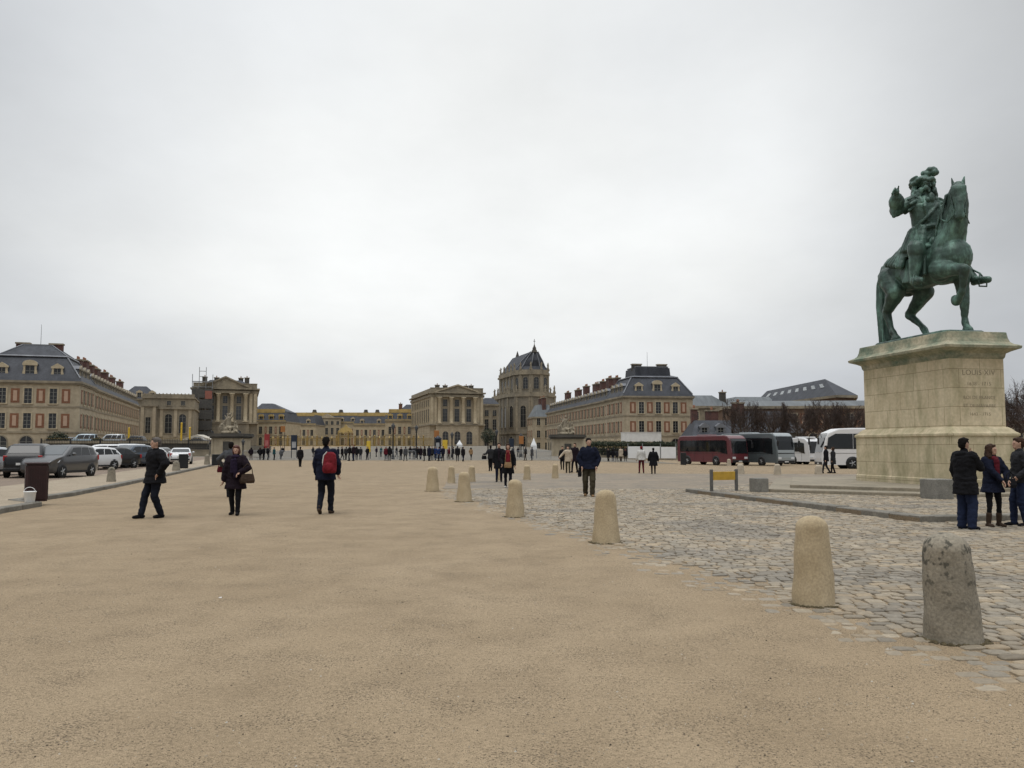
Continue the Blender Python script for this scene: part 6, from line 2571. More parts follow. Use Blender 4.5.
def palace_block(name, label, x0, x1, Y, ze, zt, dep, rows, gd=2, wd=0, rz=0.0, wall=ST3, bricks=True, crest=True, bay=3.6):
    t = thing(name, label, 'palace block', (x0, Y, 0), rz)
    W = x1 - x0
    mb = MB()
    mb.box(0, W, 0, dep, -1, ze)
    mb.build('wall', wall, t)
    mb = MB()
    mb.box(-.3, W + .3, -.4, dep + .3, ze, ze + .55)
    mb.box(-.1, W + .1, -.15, dep, ze * .52, ze * .52 + .35)
    mb.build('cornice', ST2, t)
    mb = MB()
    i = (zt - ze) * .55
    mb.loft([[(0, 0, ze + .55), (W, 0, ze + .55), (W, dep, ze + .55), (0, dep, ze + .55)], [(i * .5, i, zt), (W - i * .5, i, zt), (W - i * .5, dep - i, zt), (i * .5, dep - i, zt)]])
    mb.build('roof', SLATE, t)
    if crest:
        mb = MB()
        mb.box(i * .5 - .1, W - i * .5 + .1, i - .35, i + .3, zt - .4, zt + 1.0)
        mb.box(i * .5 - .1, W - i * .5 + .1, i - .6, i - .36, zt - .75, zt - .1)
        mb.box(.0, W, -.42, -.2, ze + .56, ze + .95)
        mb.build('gilded_crest', GOLD, t)
    n = max(2, int(W / bay))
    for r_, (z, h) in enumerate(rows):
        for k in range(n):
            x = W * (k + .5) / n
            put_win(t, (x, 0, z), 0, 1.4, h, r_ == 0, ST3, .12, PANE if (k + r_) % 3 else PANE2)
            if bricks and k:
                o = link('brick_panel', BPM, t, (W * k / n, 0, z), 0)
                o.scale = (.55, 1, h / 2.75)
    for g, cnt in ((GDORM, gd), (WDORM, wd)):
        for k in range(cnt):
            link('dormer', g, t, (W * (k + .5) / cnt, .5, ze + .7), 0)
    return t


y1 = 380
xa, xb = xat(245, y1), xat(285.5, y1)
t = palace_block('royal_block', 'palace block with gilded dormers and roof crest, right of the scaffolded pavilion', xa, xb, y1, zat(422.5, y1), zat(411, y1), 26, ((2.4, 3.6), (7.4, 3.2)), 4)
mb = MB()
mb.loft([[(0, 8, 17.2), (xb - xa - 1, 8, 17.2), (xb - xa - 1, 24, 17.2), (0, 24, 17.2)], [(3, 14, 21.5), (xb - xa - 10, 14, 21.5), (xb - xa - 10, 18, 21.5), (3, 18, 21.5)]])
mb.build('upper_roof', SLATE, t)
y2 = 400
xa, xb = xat(385, y2), xat(414, y2)
t = palace_block('royal_block', 'palace block with gilded dormers and roof crest, left of the right columned pavilion', xa, xb, y2, zat(421.5, y2), zat(411, y2), 26, ((2.4, 3.8), (7.6, 3.4)), 3)
mb = MB()
mb.loft([[(4, 8, 17.5), (xb - xa, 8, 17.5), (xb - xa, 24, 17.5), (4, 24, 17.5)], [(8, 14, 22), (xb - xa, 14, 22), (xb - xa, 18, 22), (8, 18, 22)]])
mb.build('upper_roof', SLATE, t)
chimney(t, 5.5, 12, 18, 22.0, 1.6, 1.2, BRICK, 1)
y3 = 432
palace_block('court_block', 'inner court block with slate roof on the left of the central palace front', xat(284, y3), xat(315.5, y3), y3, zat(425.5, y3), zat(414.5, y3), 22, ((2.6, 3.4), (7.2, 3.0)), 0, 2)
palace_block('court_block', 'inner court block with slate roof on the right of the central palace front', xat(353, y3), xat(387, y3), y3, zat(425.5, y3), zat(414.5, y3), 22, ((2.6, 3.4), (7.2, 3.0)), 0, 2)
# the central front
y4 = 462
xa, xb = xat(282, y4), xat(390, y4)
t = palace_block('palace_centre', 'central palace front with a flat attic and long gilded roof crest', xa, xb, y4, zat(423.5, y4), zat(414.2, y4), 24, ((2.6, 3.8), (8.0, 3.4)), 0, 10, 0.0, ST3, True, True, 3.4)
m0, m1 = xat(313.5, y4) - xa, xat(341, y4) - xa
mb = MB()
mb.box(m0, m1, -2.2, -.002, -1, zat(417.5, y4))
mb.extr([(m0 + 3.5, zat(417.5, y4) + .003), (m1 - 3.5, zat(417.5, y4) + .003), ((m0 + m1) / 2, zat(413.8, y4))], -2.0, -.6, 'y')
mb.box(m0 - .3, m1 + .3, -2.6, -.004, zat(418.3, y4), zat(417.6, y4))
mb.build('centre_bay', ST, t)
for k in range(5):
    for z, h in ((2.6, 4.0), (8.2, 3.6), (13.4, 2.0)):
        put_win(t, (m0 + (m1 - m0) * (k + .5) / 5, -2.2, z), 0, 1.5, h, z < 5, ST3, .12, PANE2)
for px in (287, 296, 306, 314, 322, 340.5, 349, 365.5, 377, 384):
    mb = MB()
    w_ = 2.4 if px in (314, 340.5, 365.5, 377) else .7
    h_ = 3.0 if w_ > 1 else 2.2
    x = xat(px, y4 + 12) - xa
    if w_ > 1:
        mb.bbox(x - w_ / 2, x + w_ / 2, 11, 13, 17.0, 19.6 + h_ * .55, .3)
        mb.bbox(x - w_ * .4, x + w_ * .4, 11.2, 12.8, 19.6 + h_ * .55, 19.9 + h_ * .75, .3)
    else:
        mb.lathe([(.5, 18), (.4, 19.4), (.16, 19.6 + h_ * .4), (0, 19.6 + h_ * .5)], 8, (x, 12, 0))
    mb.build('chimney' if w_ > 1 else 'roof_urn', STD, t)

# gilded royal railings closing the inner court
def gilded_rail(label, xa, xb, Y, z0, z1, gate=False):
    t = thing('gilded_railing' if not gate else 'gilded_gate', label, 'railing' if not gate else 'gate', (xa, Y, 0))
    W = xb - xa
    mb = MB()
    mb.box(0, W, -.25, .25, -1, z0 + .5)
    mb.build('plinth', ST, t)
    mb = MB()
    n = int(W / .45)
    for k in range(n + 1):
        x = W * k / n
        mb.box(x - .055, x + .055, -.05, .05, z0 + .5, z1 - .15)
    for z in (z0 + .6, z0 + (z1 - z0) * .72, z1 - .45):
        mb.box(0, W, -.07, .07, z, z + .18)
    for k in range(int(W / 3.4) + 1):
        x = k * 3.4
        mb.bbox(x - .3, x + .3, -.3, .3, z0 + .5, z1, .05)
        mb.ell((x, 0, z1 + .35), (.32, .32, .4), 8, 6)
    mb.build('rails', GOLDP, t)
    mb = MB()
    for k in range(int(W / 3.4)):
        x = 1.7 + k * 3.4
        mb.lathe([(.3, 0), (.2, .4), (.08, .8), (0, .9)], 6, (x, 0, z1 - .3))
    mb.build('crest', GOLD, t)
    return t


YR = 300
gilded_rail('gilded railing across the inner court, left of the gilded gate', xat(268, YR), xat(337, YR), YR, 1.4, 4.9)
gilded_rail('gilded railing across the inner court, right of the gilded gate', xat(355, YR), xat(432, YR), YR, 1.4, 5.0)
t = gilded_rail('tall gilded gate with a crest in the middle of the inner railing', xat(338.5, YR), xat(353, YR), YR - .2, 1.4, 6.6, True)
W = xat(353, YR) - xat(338.5, YR)
mb = MB()
mb.extr([(0, 6.6), (W, 6.6), (W * .86, 8.0), (W * .66, 8.4), (W * .5, 9.6), (W * .34, 8.4), (W * .14, 8.0)], -.2, .2, 'y')
mb.build('pediment_crest', GOLD, t)

# ------------------------------------------------------------------ chapel
STC = mat('grey chapel stone', (0.25, 0.22, 0.168), 0.9, scale=0.4, col2=(0.16, 0.142, 0.112), stretch=(1, 1, .3), fine=.15, fscale=1.5)
CX, CYY = xat(531.5, 392), 392
t = thing('chapel', 'tall domed stone chapel with a steep slate roof and arched windows', 'chapel', (CX, CYY, 0), R(15))
def apse(r, back, n=5):
    pts = [(r * math.cos(PI + PI * k / n), r * math.sin(PI + PI * k / n)) for k in range(n + 1)]
    return pts + [(r, back), (-r, back)]
ZL, ZU = 25.2, 35.0
mb = MB()
mb.prism(apse(11.4, 30), -2, ZL - 1.2)
mb.prism(apse(8.2, 28), ZL - 1.2, ZU)
mb.build('wall', STC, t)
mb = MB()
mb.prism(apse(11.9, 30.4), ZL - 1.2, ZL - .5)
mb.prism(apse(11.4, 30), ZL - .5, ZL + .7)
mb.prism(apse(11.7, 30), 7.4, 8.2)
mb.prism(apse(8.8, 28.4), ZU - .9, ZU)
mb.prism(apse(8.4, 28), ZU + .004, ZU + 1.3)
mb.build('cornice', ST2, t)
mb = MB()
P0 = apse(8.0, 27.5)
top = [(0.25 * x if i > 5 else 0.22 * x, (-4.9 + .08 * y) if i <= 5 else 26, 44.6) for i, (x, y) in enumerate(P0)]
mid = [(x * .60, (y * .72 - 1.2) if i <= 5 else 27, 40.6) for i, (x, y) in enumerate(P0)]
mb.loft([[(x, y, ZU + 1.3) for x, y in P0], [(x * .80, y * .84 if i <= 5 else y, 38.0) for i, (x, y) in enumerate(P0)], mid, top])
mb.build('roof', SLATE, t)
mb = MB()
for i in range(6):
    x, y = P0[i]
    mb.path([(x, y, ZU + 1.35), (x * .80, y * .84, 38.05), mid[i], top[i]], .28, 6)
mb.tube((0, -5.2, 44.7), (0, 26, 44.7), .35, .35, 6)
mb.build('lead_rib', LEAD, t)
mb = MB()
mb.lathe([(1.4, 44.3), (1.2, 45.2), (.8, 45.8), (.9, 46.2), (.45, 47.0), (.16, 48.0), (.0, 48.2)], 12, (0, -4.9, 0))
mb.box(-.09, .09, -5.0, -4.8, 48, 50.4)
mb.box(-.5, .5, -5.0, -4.8, 49.3, 49.5)
mb.build('lantern', STD, t)
mb = MB()
mb.lathe([(1.1, 43.5), (.9, 45.4), (.5, 46.6), (.15, 47.8), (0, 48)], 10, (0, 24, 0))
mb.build('roof_finial', STD, t)
def wall_pts(r, back, n=5):
    q = apse(r, back, n)
    return [(q[i], q[i + 1]) for i in range(n)]
for lev, r, wz, ww, wh in ((0, 11.4, 10.4, 2.6, 9.6), (1, 8.2, 27.6, 2.4, 5.4), (0, 11.4, 1.6, 2.2, 4.8)):
    for (a, b) in wall_pts(r, 40):
        a, b = Vector(a), Vector(b)
        m_ = (a + b) / 2
        ang = math.atan2((b - a).y, (b - a).x)
        put_win(t, (m_.x, m_.y, wz), ang, ww, wh, True, ST2, .16, PANE)
        if wz > 5:
            for e in (a.lerp(b, .07), a.lerp(b, .93)):
                T = Matrix.Translation((e.x, e.y, 0)) @ Matrix.Rotation(ang, 4, 'Z')
                z0, z1 = (8.2, ZL - 1.25) if lev == 0 else (ZL + .7, ZU - .92)
                mbp = MB()
                mbp.box(-.5, .5, -.3, .1, z0, z1, 0, T)
                mbp.build('pilaster', ST2, t)
    for k in range(4):
        y = 3.5 + k * 6
        for s in (-1, 1):
            put_win(t, (s * r, y, wz), R(-90) if s < 0 else R(90), ww, wh, True, ST2, .16, PANE)
            if wz > 5:
                z0, z1 = (8.2, ZL - 1.25) if lev == 0 else (ZL + .7, ZU - .92)
                mbp = MB()
                mbp.box(s * r - .3, s * r + .3, y + 2.6, y + 3.6, z0, z1)
                mbp.build('pilaster', ST2, t)
def statue_mesh():
    mb = MB()
    mb.box(-.5, .5, -.5, .5, 0, .7)
    mb.lathe([(.5, .7), (.42, 1.4), (.34, 2.1), (.46, 2.6), (.2, 2.95), (.22, 3.2), (.12, 3.5), (0, 3.55)], 8)
    mb.tube((.3, 0, 2.5), (.75, -.2, 2.0), .14, .1, 6)
    mb.tube((-.3, 0, 2.5), (-.6, 0, 3.2), .14, .1, 6)
    return mb.mesh('parapet_statue', ST2)
SM = statue_mesh()
for r, z in ((11.0, ZL + .7), (8.0, ZU + 1.3)):
    for i, (x, y) in enumerate(apse(r, 40)[:6]):
        link('parapet_statue', SM, t, (x, y, z), i)
    for k in range(4):
        for s in (-1, 1):
            link('parapet_statue', SM, t, (s * r, 6 + k * 6.5, z), k)

# links between the chapel, the pavilion and the right wing
t = thing('link_building', 'narrow dark stone building between the right columned pavilion and the chapel', 'palace block', (xat(482, 372), 372, 0), R(13))
mb = MB()
mb.box(0, 7.5, 0, 20, -1, 19.5)
mb.build('wall', ST2, t)
mb = MB()
mb.box(-.3, 7.8, -.4, 20, 19.5, 20.2)
mb.build('cornice', ST2, t)
mb = MB()
mb.loft([[(-.1, -.1, 20.2), (7.6, -.1, 20.2), (7.6, 20, 20.2), (-.1, 20, 20.2)], [(2, 3, 23.0), (5.5, 3, 23.0), (5.5, 18, 23.0), (2, 18, 23.0)]])
mb.build('roof', SLATE, t)
for z, h in ((1.5, 5), (9, 4.5), (15, 2.5)):
    for x in (2.0, 5.5):
        put_win(t, (x, 0, z), 0, 1.7, h, z < 5, ST2)
t = thing('end_block', 'low stone and brick block between the chapel and the far end of the right wing', 'palace block', (8.2, 330, 0), R(8))
mb = MB()
mb.box(0, 10, 0, 14, -2, 12.6)
mb.build('wall', ST, t)
mb = MB()
mb.box(-.3, 10, -.35, 14, 12.6, 13.2)
mb.build('cornice', ST2, t)
mb = MB()
mb.loft([[(0, 0, 13.2), (10, 0, 13.2), (10, 14, 13.2), (0, 14, 13.2)], [(2.5, 3, 18.0), (8, 3, 18.0), (8, 12, 18.0), (2.5, 12, 18.0)]])
mb.build('roof', ZINC, t)
for z in (.6, 5.2, 10.0):
    for k in range(3):
        if z > 1:
            link('brick_panel', BPM, t, (0, 4.7 + k * 4.4, z + .1), R(-90))
        put_win(t, (0, 2.5 + k * 4.4, z), R(-90), 1.35, 2.7)
    for x in (2, 5.2):
        put_win(t, (x, 0, z), 0, 1.35, 2.7)
for k in range(2):
    chimney(t, 4.5, 3 + 6 * k, 15, 20.5, 1.5, 2.6, BRICKD)
# ------------------------------------------------------------------ gate piers, fences, terrace
def sculpture_mesh(seed):
    rnd = random.Random(seed)
    def fn(mb):
        c, E = mb.cone, mb.ell
        # rocky base, a seated winged figure, a kneeling captive, shields and trophies
        E((0, 0, .25), (1.45, .9, .35))
        E((-.3, 0, .7), (.8, .65, .5))
        c((-.2, 0, .9), (-.15, 0, 1.9), .45, .36)
        c((-.15, 0, 1.9), (-.1, -.05, 2.4), .36, .30)
        c((-.1, -.05, 2.5), (-.08, -.08, 2.72), .13, .12)
        E((-.06, -.1, 2.92), (.20, .22, .26))
        c((-.35, -.2, .95), (.35, -.75, .95), .27, .2)
        c((.35, -.75, .95), (.35, -.85, .3), .18, .12)
        c((-.1, -.2, .95), (.75, -.4, 1.05), .27, .2)
        c((.75, -.4, 1.05), (.9, -.6, .35), .18, .12)
        c((.15, -.1, 2.35), (.55, -.2, 2.75), .13, .10)
        c((.55, -.2, 2.75), (.62, -.25, 3.35), .10, .08)
        c((-.45, -.1, 2.3), (-.85, -.25, 1.75), .13, .10)
        c((-.85, -.25, 1.75), (-1.0, -.5, 1.4), .10, .08)
        E((-1.05, -.35, 1.0), (.5, .14, .65))
        for s, x, z in ((1, -.6, 2.4), (1, -.95, 2.1), (1, .1, 2.6)):
            c((-.3, .25, 2.1), (x, .5, z + .7), .16, .08)
        # captive
        c((1.05, -.1, .6), (1.0, -.2, 1.35), .32, .27)
        E((1.0, -.35, 1.72), (.17, .19, .22))
        c((1.2, -.2, 1.3), (1.35, -.5, .9), .11, .09)
        c((.95, -.2, .6), (1.35, -.7, .4), .2, .14)
        for k in range(7):
            a = rnd.uniform(-.8, .8)
            c((a, .3, .5), (a * 1.7, .45, 1.6 + rnd.uniform(0, .7)), .08, .06)
    me = blob(fn, .055, 2, .03, 3)
    me.materials.append(ST2)
    return me


def gate_pier(label, slabel, px, Y, zg, wd, zt):
    x = xat(px, Y)
    t = thing('gate_pier', label, 'gatehouse', (x, Y, zg))
    h = zt - zg
    w = wd / 2
    mb = MB()
    mb.box(-w, w, 0, wd, -1, h - .75)
    for s in (-1, 1):
        mb.box(s * w - .28 if s > 0 else -w - .05, w + .05 if s > 0 else -w + .28, -.10, .4, 0, h - .76)
        mb.box(s * (w - 1.6) - .25, s * (w - 1.6) + .25, -.08, .1, 0, h - .76)
    mb.box(-w - .12, w + .12, -.16, wd, -1, .45)
    mb.build('wall', ST, t)
    mb = MB()
    mb.box(-w - .25, w + .25, -.3, wd + .2, h - .75, h - .5)
    mb.box(-w - .5, w + .5, -.55, wd + .4, h - .5, h - .2)
    mb.box(-w - .4, w + .4, -.45, wd + .3, h - .2, h)
    mb.build('cornice', STD, t)
    mb = MB()
    mb.box(-.62, .62, -.05, .03, .45, 2.5)
    mb.build('door', mat('dull green door', (0.075, 0.07, 0.06), 0.7, var=.3), t)
    so = link('sculpture_group', sculpture_mesh(px), None, (x - .2, Y + wd * .4, zt - .1))
    so.scale = (1.08, 1.08, 1.12)
    tag(so, slabel, 'sculpture')
    return t


gate_pier('low stone gate lodge with a dark cornice, behind the woman with the purple scarf', 'weathered stone sculpture group on top of the left gate lodge', 226.5, 141, gz(-46, 141), 4.9, zat(433.5, 141))
gate_pier('low stone gate lodge with a dark cornice before the right palace wing', 'weathered stone sculpture group on top of the right gate lodge', 568, 152, gz(10, 152) - .2, 5.4, zat(434.5, 152))


def iron_fence(label, x0, x1, Y, z0, h, zp, step=.28, rz=0.0, gold=True):
    t = thing('iron_fence', label, 'fence', (x0, Y, 0), rz)
    W = x1 - x0
    mb = MB()
    mb.box(0, W, -.25, .25, z0 - 1, z0 + zp)
    mb.box(0, W, -.32, .32, z0 + zp, z0 + zp + .14)
    mb.build('plinth', ST2, t)
    mb = MB()
    n = int(W / step)
    for k in range(n + 1):
        x = W * k / n
        mb.box(x - .022, x + .022, -.022, .022, z0 + zp + .14, z0 + h)
    for z in (z0 + zp + .3, z0 + h - .35, z0 + h * .55):
        mb.box(0, W, -.04, .04, z, z + .07)
    for k in range(int(W / 5) + 1):
        mb.box(k * 5 - .09, k * 5 + .09, -.09, .09, z0 + zp + .14, z0 + h + .1)
    mb.build('rails', IRON, t)
    if gold:
        mb = MB()
        for k in range(0, n + 1):
            x = W * k / n
            mb.lathe([(.035, 0), (.05, .08), (0, .22)], 4, (x, 0, z0 + h))
        mb.build('spear_tip', GOLDP, t)
    return t


# left: terrace wall with the fence before it
TY = 150
xL, xR = xat(41, TY), xat(207, TY)
t = thing('terrace_wall', 'shade-coloured stone terrace wall behind the parked cars, left of the gate lodge', 'wall', (xL, TY, 0))
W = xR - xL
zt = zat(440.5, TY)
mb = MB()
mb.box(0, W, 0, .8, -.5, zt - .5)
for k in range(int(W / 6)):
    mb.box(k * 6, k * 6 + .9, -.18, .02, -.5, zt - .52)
mb.build('wall', STD, t)  # shade along the terrace is put into the dark stone colour
mb = MB()
mb.box(0, W, -.2, 1.0, zt - .5, zt - .2)
mb.box(0, W, -.12, .9, zt - .2, zt)
mb.build('coping', ST2, t)
mb = MB()
mb.box(xL, xR, TY + 1.0, TY + 40, -.5, zt - .9)
struct(mb.build('left_terrace', COURT))
iron_fence('black iron fence with gilded tips before the terrace wall, left of the gate lodge', xat(41, 146), xat(209, 146), 146, 0.2, zat(439.0, 146) - .2, .8)
TZ = zt - .9 - .004
def tv(label, px, Y, rz, m, kind, L_=4.8, H=2.2):
    car(label, Vector((xat(px, Y), Y, TZ)), rz, m, L_, 1.95, H, kind, 'vehicles on the left terrace')
tv('pale blue van on the terrace above the parked cars, below the left wing', 83, 160, R(185), P_PALEB, 'van')
tv('light grey van on the terrace, right of the pale blue van', 111, 162, R(178), P_SILVER, 'van', 4.9, 2.2)
tv('dark car on the terrace behind the head of the man striding left', 134, 162, R(180), P_BLACK, 'hatch', 4.6, 1.9)
tv('dark blue car on the terrace, left of the pale blue van', 66, 164, R(184), P_BLUE, 'hatch', 4.4, 1.7)
tv('black car on the terrace near the yellow posts', 196, 158, R(182), P_BLACK, 'saloon', 4.6, 1.6)

LEAF = mat('dark evergreen leaves', (0.028, 0.040, 0.020), 0.8, scale=3, col2=(0.016, 0.022, 0.012))
LEAF2 = mat('clipped box leaves', (0.035, 0.048, 0.024), 0.8, scale=3, col2=(0.02, 0.028, 0.015))
BARK = mat('grey brown bark', (0.075, 0.06, 0.048), 0.95, scale=4, col2=(0.045, 0.036, 0.03))
TWIG = mat('reddish brown twigs', (0.075, 0.052, 0.043), 0.95, scale=1.2, col2=(0.042, 0.032, 0.028))


def leaf_cloud(mb, c, r, n, s, rnd):
    for _ in range(n):
        while True:
            p = Vector((rnd.uniform(-1, 1), rnd.uniform(-1, 1), rnd.uniform(-1, 1)))
            if 0.25 < p.length < 1:
                break
        p *= 1 + .18 * noise.noise(p * 3 + Vector((c[0], 0, 0)))
        q = Vector(c) + Vector((p.x * r[0], p.y * r[1], p.z * r[2]))
        a = Vector((rnd.gauss(0, 1), rnd.gauss(0, 1), rnd.gauss(0, 1))).normalized()
        b = a.orthogonal().normalized()
        mb.add([q - a * s, q + b * s * .6, q + a * s, q - b * s * .6], [(0, 1, 2, 3)])


def shrub(label, pos, r, name='evergreen_shrub', cat='shrub', trunk=0.0, n=900, s=.14, m=None):
    t = thing(name, label, cat, pos)
    rnd = random.Random(int(pos[0] * 7) & 255)
    mb = MB()
    leaf_cloud(mb, (0, 0, trunk + r[2] * .95), r, n, s, rnd)
    mb.build('foliage', m or LEAF, t)
    mb = MB()
    mb.tube((0, 0, -.1), (0, 0, trunk + r[2]), .14, .08, 8)
    for k in range(5):
        a = k * 1.3
        mb.tube((0, 0, trunk + r[2] * .4), (math.cos(a) * r[0] * .6, math.sin(a) * r[1] * .6, trunk + r[2] * 1.2), .06, .02, 5)
    mb.build('trunk', BARK, t)
    return t


shrub('dark evergreen bush on the terrace at the foot of the left wing', (xat(58, 155), 155, TZ), (1.9, 1.3, 1.3))
shrub('round dark clipped tree before the gap beside the right columned pavilion', (xat(488, 175), 175, gz(-5, 175)), (1.55, 1.5, 1.5), 'clipped_tree', 'tree', 2.2, 900, .14)
shrub('small dark bush at the foot of the left wing, right of the pale blue van', (xat(97, 158), 158, TZ), (1.1, 1.0, .8), n=500)

YP = mat('yellow painted post', (0.66, 0.42, 0.03), 0.5, var=.15)
for px, h, lab in ((181, zat(423.5, 165) - TZ, 'yellow post on the terrace left of the scaffolded pavilion, the taller of two'), (189.5, zat(428, 165) - TZ, 'shorter yellow post on the terrace right of the taller one'),
                   (128.5, zat(428.5, 165) - TZ, 'short yellow post on the terrace at the far end of the left wing')):
    mb = MB()
    mb.bbox(-.14, .14, -.14, .14, 0, h, .04)
    mb.lathe([(.2, h), (.16, h + .15), (0, h + .22)], 8)
    tag(mb.build('yellow_post', YP, None, (xat(px, 165), 165, TZ)), lab, 'post', 'yellow posts on the terrace')

# pale canopy behind the fence, left of the gate lodge
t = thing('site_canopy', 'low white canopy roof left of the gate lodge below the scaffolding', 'canopy', (xat(183, 170), 170, TZ))
W = xat(209, 170) - xat(183, 170)
zc_ = zat(434.5, 170) - TZ
mb = MB()
mb.extr([(-.2, zc_ - 1.1), (W + .2, zc_ - 1.1), (W + .2, zc_ - .9), (W * .5, zc_), (-.2, zc_ - .9)], 0, 4, 'y')
mb.build('roof', mat('dirty white canvas', (0.48, 0.44, 0.37), .8, var=.2), t)
for x in (0, W):
    for y in (.1, 3.9):
        mb = MB()
        mb.tube((x, y, 0), (x, y, zc_ - 1.1), .06, .06, 6)
        mb.build('leg', IRONG, t)

# right: fence, hoarding, hedge and site cabin before the right wing
FY = 156
zg = gz(24, FY)
iron_fence('black iron fence along the forecourt before the right wing, from gate lodge to coaches', xat(586, FY), xat(734, FY), FY, zg, zat(447.5, FY) - zg, .6, .3)
t = thing('white_hoarding', 'white board hoarding behind the two people walking towards it', 'hoarding', (xat(600, 149), 149, gz(18, 149)))
for a, b, top, m in ((628, 642, 446.5, WHITE), (643, 660, 446.5, WHITE), (661, 676, 447.0, WHITE)):
    x0, x1 = xat(a, 149) - xat(600, 149), xat(b, 149) - xat(600, 149)
    mb = MB()
    mb.bbox(x0, x1 - .02, 0, .08, .05, zat(top, 149) - gz(18, 149), .02)
    mb.build('panel', m, t)
mb = MB()
for a in (628, 642.6, 660.6, 676):
    x = xat(a, 149) - xat(600, 149)
    mb.box(x - .06, x + .06, .085, .2, 0, 2.6)
    mb.box(x - .05, x + .05, .2, 1.2, 0, .12)
mb.build('brace', IRONG, t)
t = thing('site_cabin', 'long white site cabin standing in front of the corner of the right wing', 'cabin', (xat(622.5, 196), 196, 0))
W = xat(661.5, 196) - xat(622.5, 196)
za, zb = zat(441.5, 196), zat(432, 196)
mb = MB()
mb.box(0, W, 0, 2.6, za, zb - .1)
mb.box(-.08, W + .08, -.08, 2.68, zb - .1, zb)
for k in range(1, 9):
    mb.box(W * k / 9 - .03, W * k / 9 + .03, -.03, .0, za + .05, zb - .15)
mb.build('body', mat('weathered white cabin steel', (0.70, 0.70, 0.68), .6, scale=1.0, col2=(.58, .58, .56)), t)
for x in (.2, W - .2):
    for y in (.2, 2.4):
        mb = MB()
        mb.box(x - .12, x + .12, y - .12, y + .12, -3, za)
        mb.build('leg', IRONG, t)
hd = MB()
rnd = random.Random(4)
hx0, hx1 = xat(590, 166), xat(676, 166)
for k in range(14):
    x = hx0 + (hx1 - hx0) * (k + .5) / 14
    leaf_cloud(hd, (x, 0, zat(443.5, 166) - .1), (.9, .8, .45 + .2 * rnd.random()), 300, .13, rnd)
    leaf_cloud(hd, (x, 0, zat(443.5, 166) - 1.0), (.9, .8, .9), 260, .16, rnd)
    leaf_cloud(hd, (x, 0, zat(443.5, 166) - 2.0), (.9, .8, .9), 200, .18, rnd)
tag(hd.build('clipped_hedge', LEAF2, None, (0, 166, 0)), 'long dark clipped hedge behind the fence before the right wing', 'hedge')
t = thing('stone_wall', 'low stone wall with pilasters at the foot of the long face of the right wing', 'wall', (xat(586, 205), 205, 0))
W = xat(626, 205) - xat(586, 205)
mb = MB()
mb.box(0, W, 0, .6, -3, zat(440.5, 205))
for k in range(7):
    mb.box(W * k / 6 - .4, W * k / 6 + .4, -.15, .75, -3, zat(439, 205))
mb.build('wall', ST3, t)
mb = MB()
mb.box(-.3, W + .3, -.2, .8, zat(441.3, 205), zat(440.6, 205))
mb.build('coping', ST2, t)

# ------------------------------------------------------------------ signs, lamps and barriers about the gates
def panel(label, px, y0, y1, wpx, Y, m, name='info_panel', cat='sign', legs=True, edge=None):
    x = xat(px, Y)
    w = wpx * Y / FPX
    g = gz(x, Y)
    t = thing(name, label, cat, (x, Y, g))
    za_, zb_ = zat(y1, Y) - g, zat(y0, Y) - g
    mb = MB()
    mb.bbox(-w / 2, w / 2, -.06, .06, za_, zb_, .02)
    mb.build('board', m, t)
    if edge:
        mb = MB()
        mb.bbox(-w * .32, w * .32, -.075, -.062, za_ + (zb_ - za_) * .15, za_ + (zb_ - za_) * .55, .005)
        mb.build('picture', edge, t)
    for s in ((-1, 1) if w > .5 else (0,)):
        mb = MB()
        mb.box(s * w * .42 - .05, s * w * .42 + .05, .062, .14, 0, zb_ - .1)
        mb.build('leg', IRON, t)
    return t


REDB = mat('red banner cloth', (0.30, 0.035, 0.035), .7, var=.3, scale=2)
BLUB = mat('dark blue poster', (0.02, 0.03, 0.05), .4, var=.4)
ORNG = mat('orange sign board', (0.36, 0.15, 0.045), .55, var=.2)
YELB = mat('yellow sign board', (0.68, 0.46, 0.05), .55, var=.2)
PANELW = mat('pale poster print', (0.42, 0.42, 0.42), .5, var=.4, scale=3)
panel('tall red banner panel on the left of the forecourt above the barriers', 266.8, 434, 448, 5.2, 118, REDB, 'banner_panel', 'banner', edge=mat('pale red print', (.42, .14, .13), .6, var=.4, scale=4))
panel('dark poster panel with a pale picture, right of the red banner', 294, 435, 450, 6.2, 121, BLUB, edge=PANELW)
panel('orange panel on the facade side, beyond the red banner', 282.5, 426, 432, 4.5, 200, ORNG)
panel('yellow sign beside the group of visitors left of the lamp post', 368.5, 441, 452, 4.0, 116, YELB)
panel('yellow sign below the right columned pavilion, beside the blue kiosk post', 445.0, 440, 449, 5.0, 122, YELB)
panel('small orange sign on a post below the right columned pavilion', 436.5, 430.5, 437, 5.0, 130, ORNG)
panel('orange sign board below the chapel', 521.3, 436, 444, 4.6, 125, ORNG)
panel('blue panel below the chapel right of the clipped tree', 511.5, 438.5, 447, 5.0, 140, BLUB)
# the dark advertising post
x = xat(438.0, 119)
t = thing('kiosk_post', 'tall dark blue round kiosk post among the visitors left of the chapel', 'kiosk', (x, 119, gz(x, 119)))
mb = MB()
mb.lathe([(.55, 0), (.55, .2), (.42, .25), (.42, 2.6), (.5, 2.65), (.5, 2.8), (0, 3.2)], 16)
mb.build('body', BLUB, t)
mb = MB()
mb.box(-.22, .22, -.45, -.43, 1.2, 2.2)
mb.build('poster', PANELW, t)
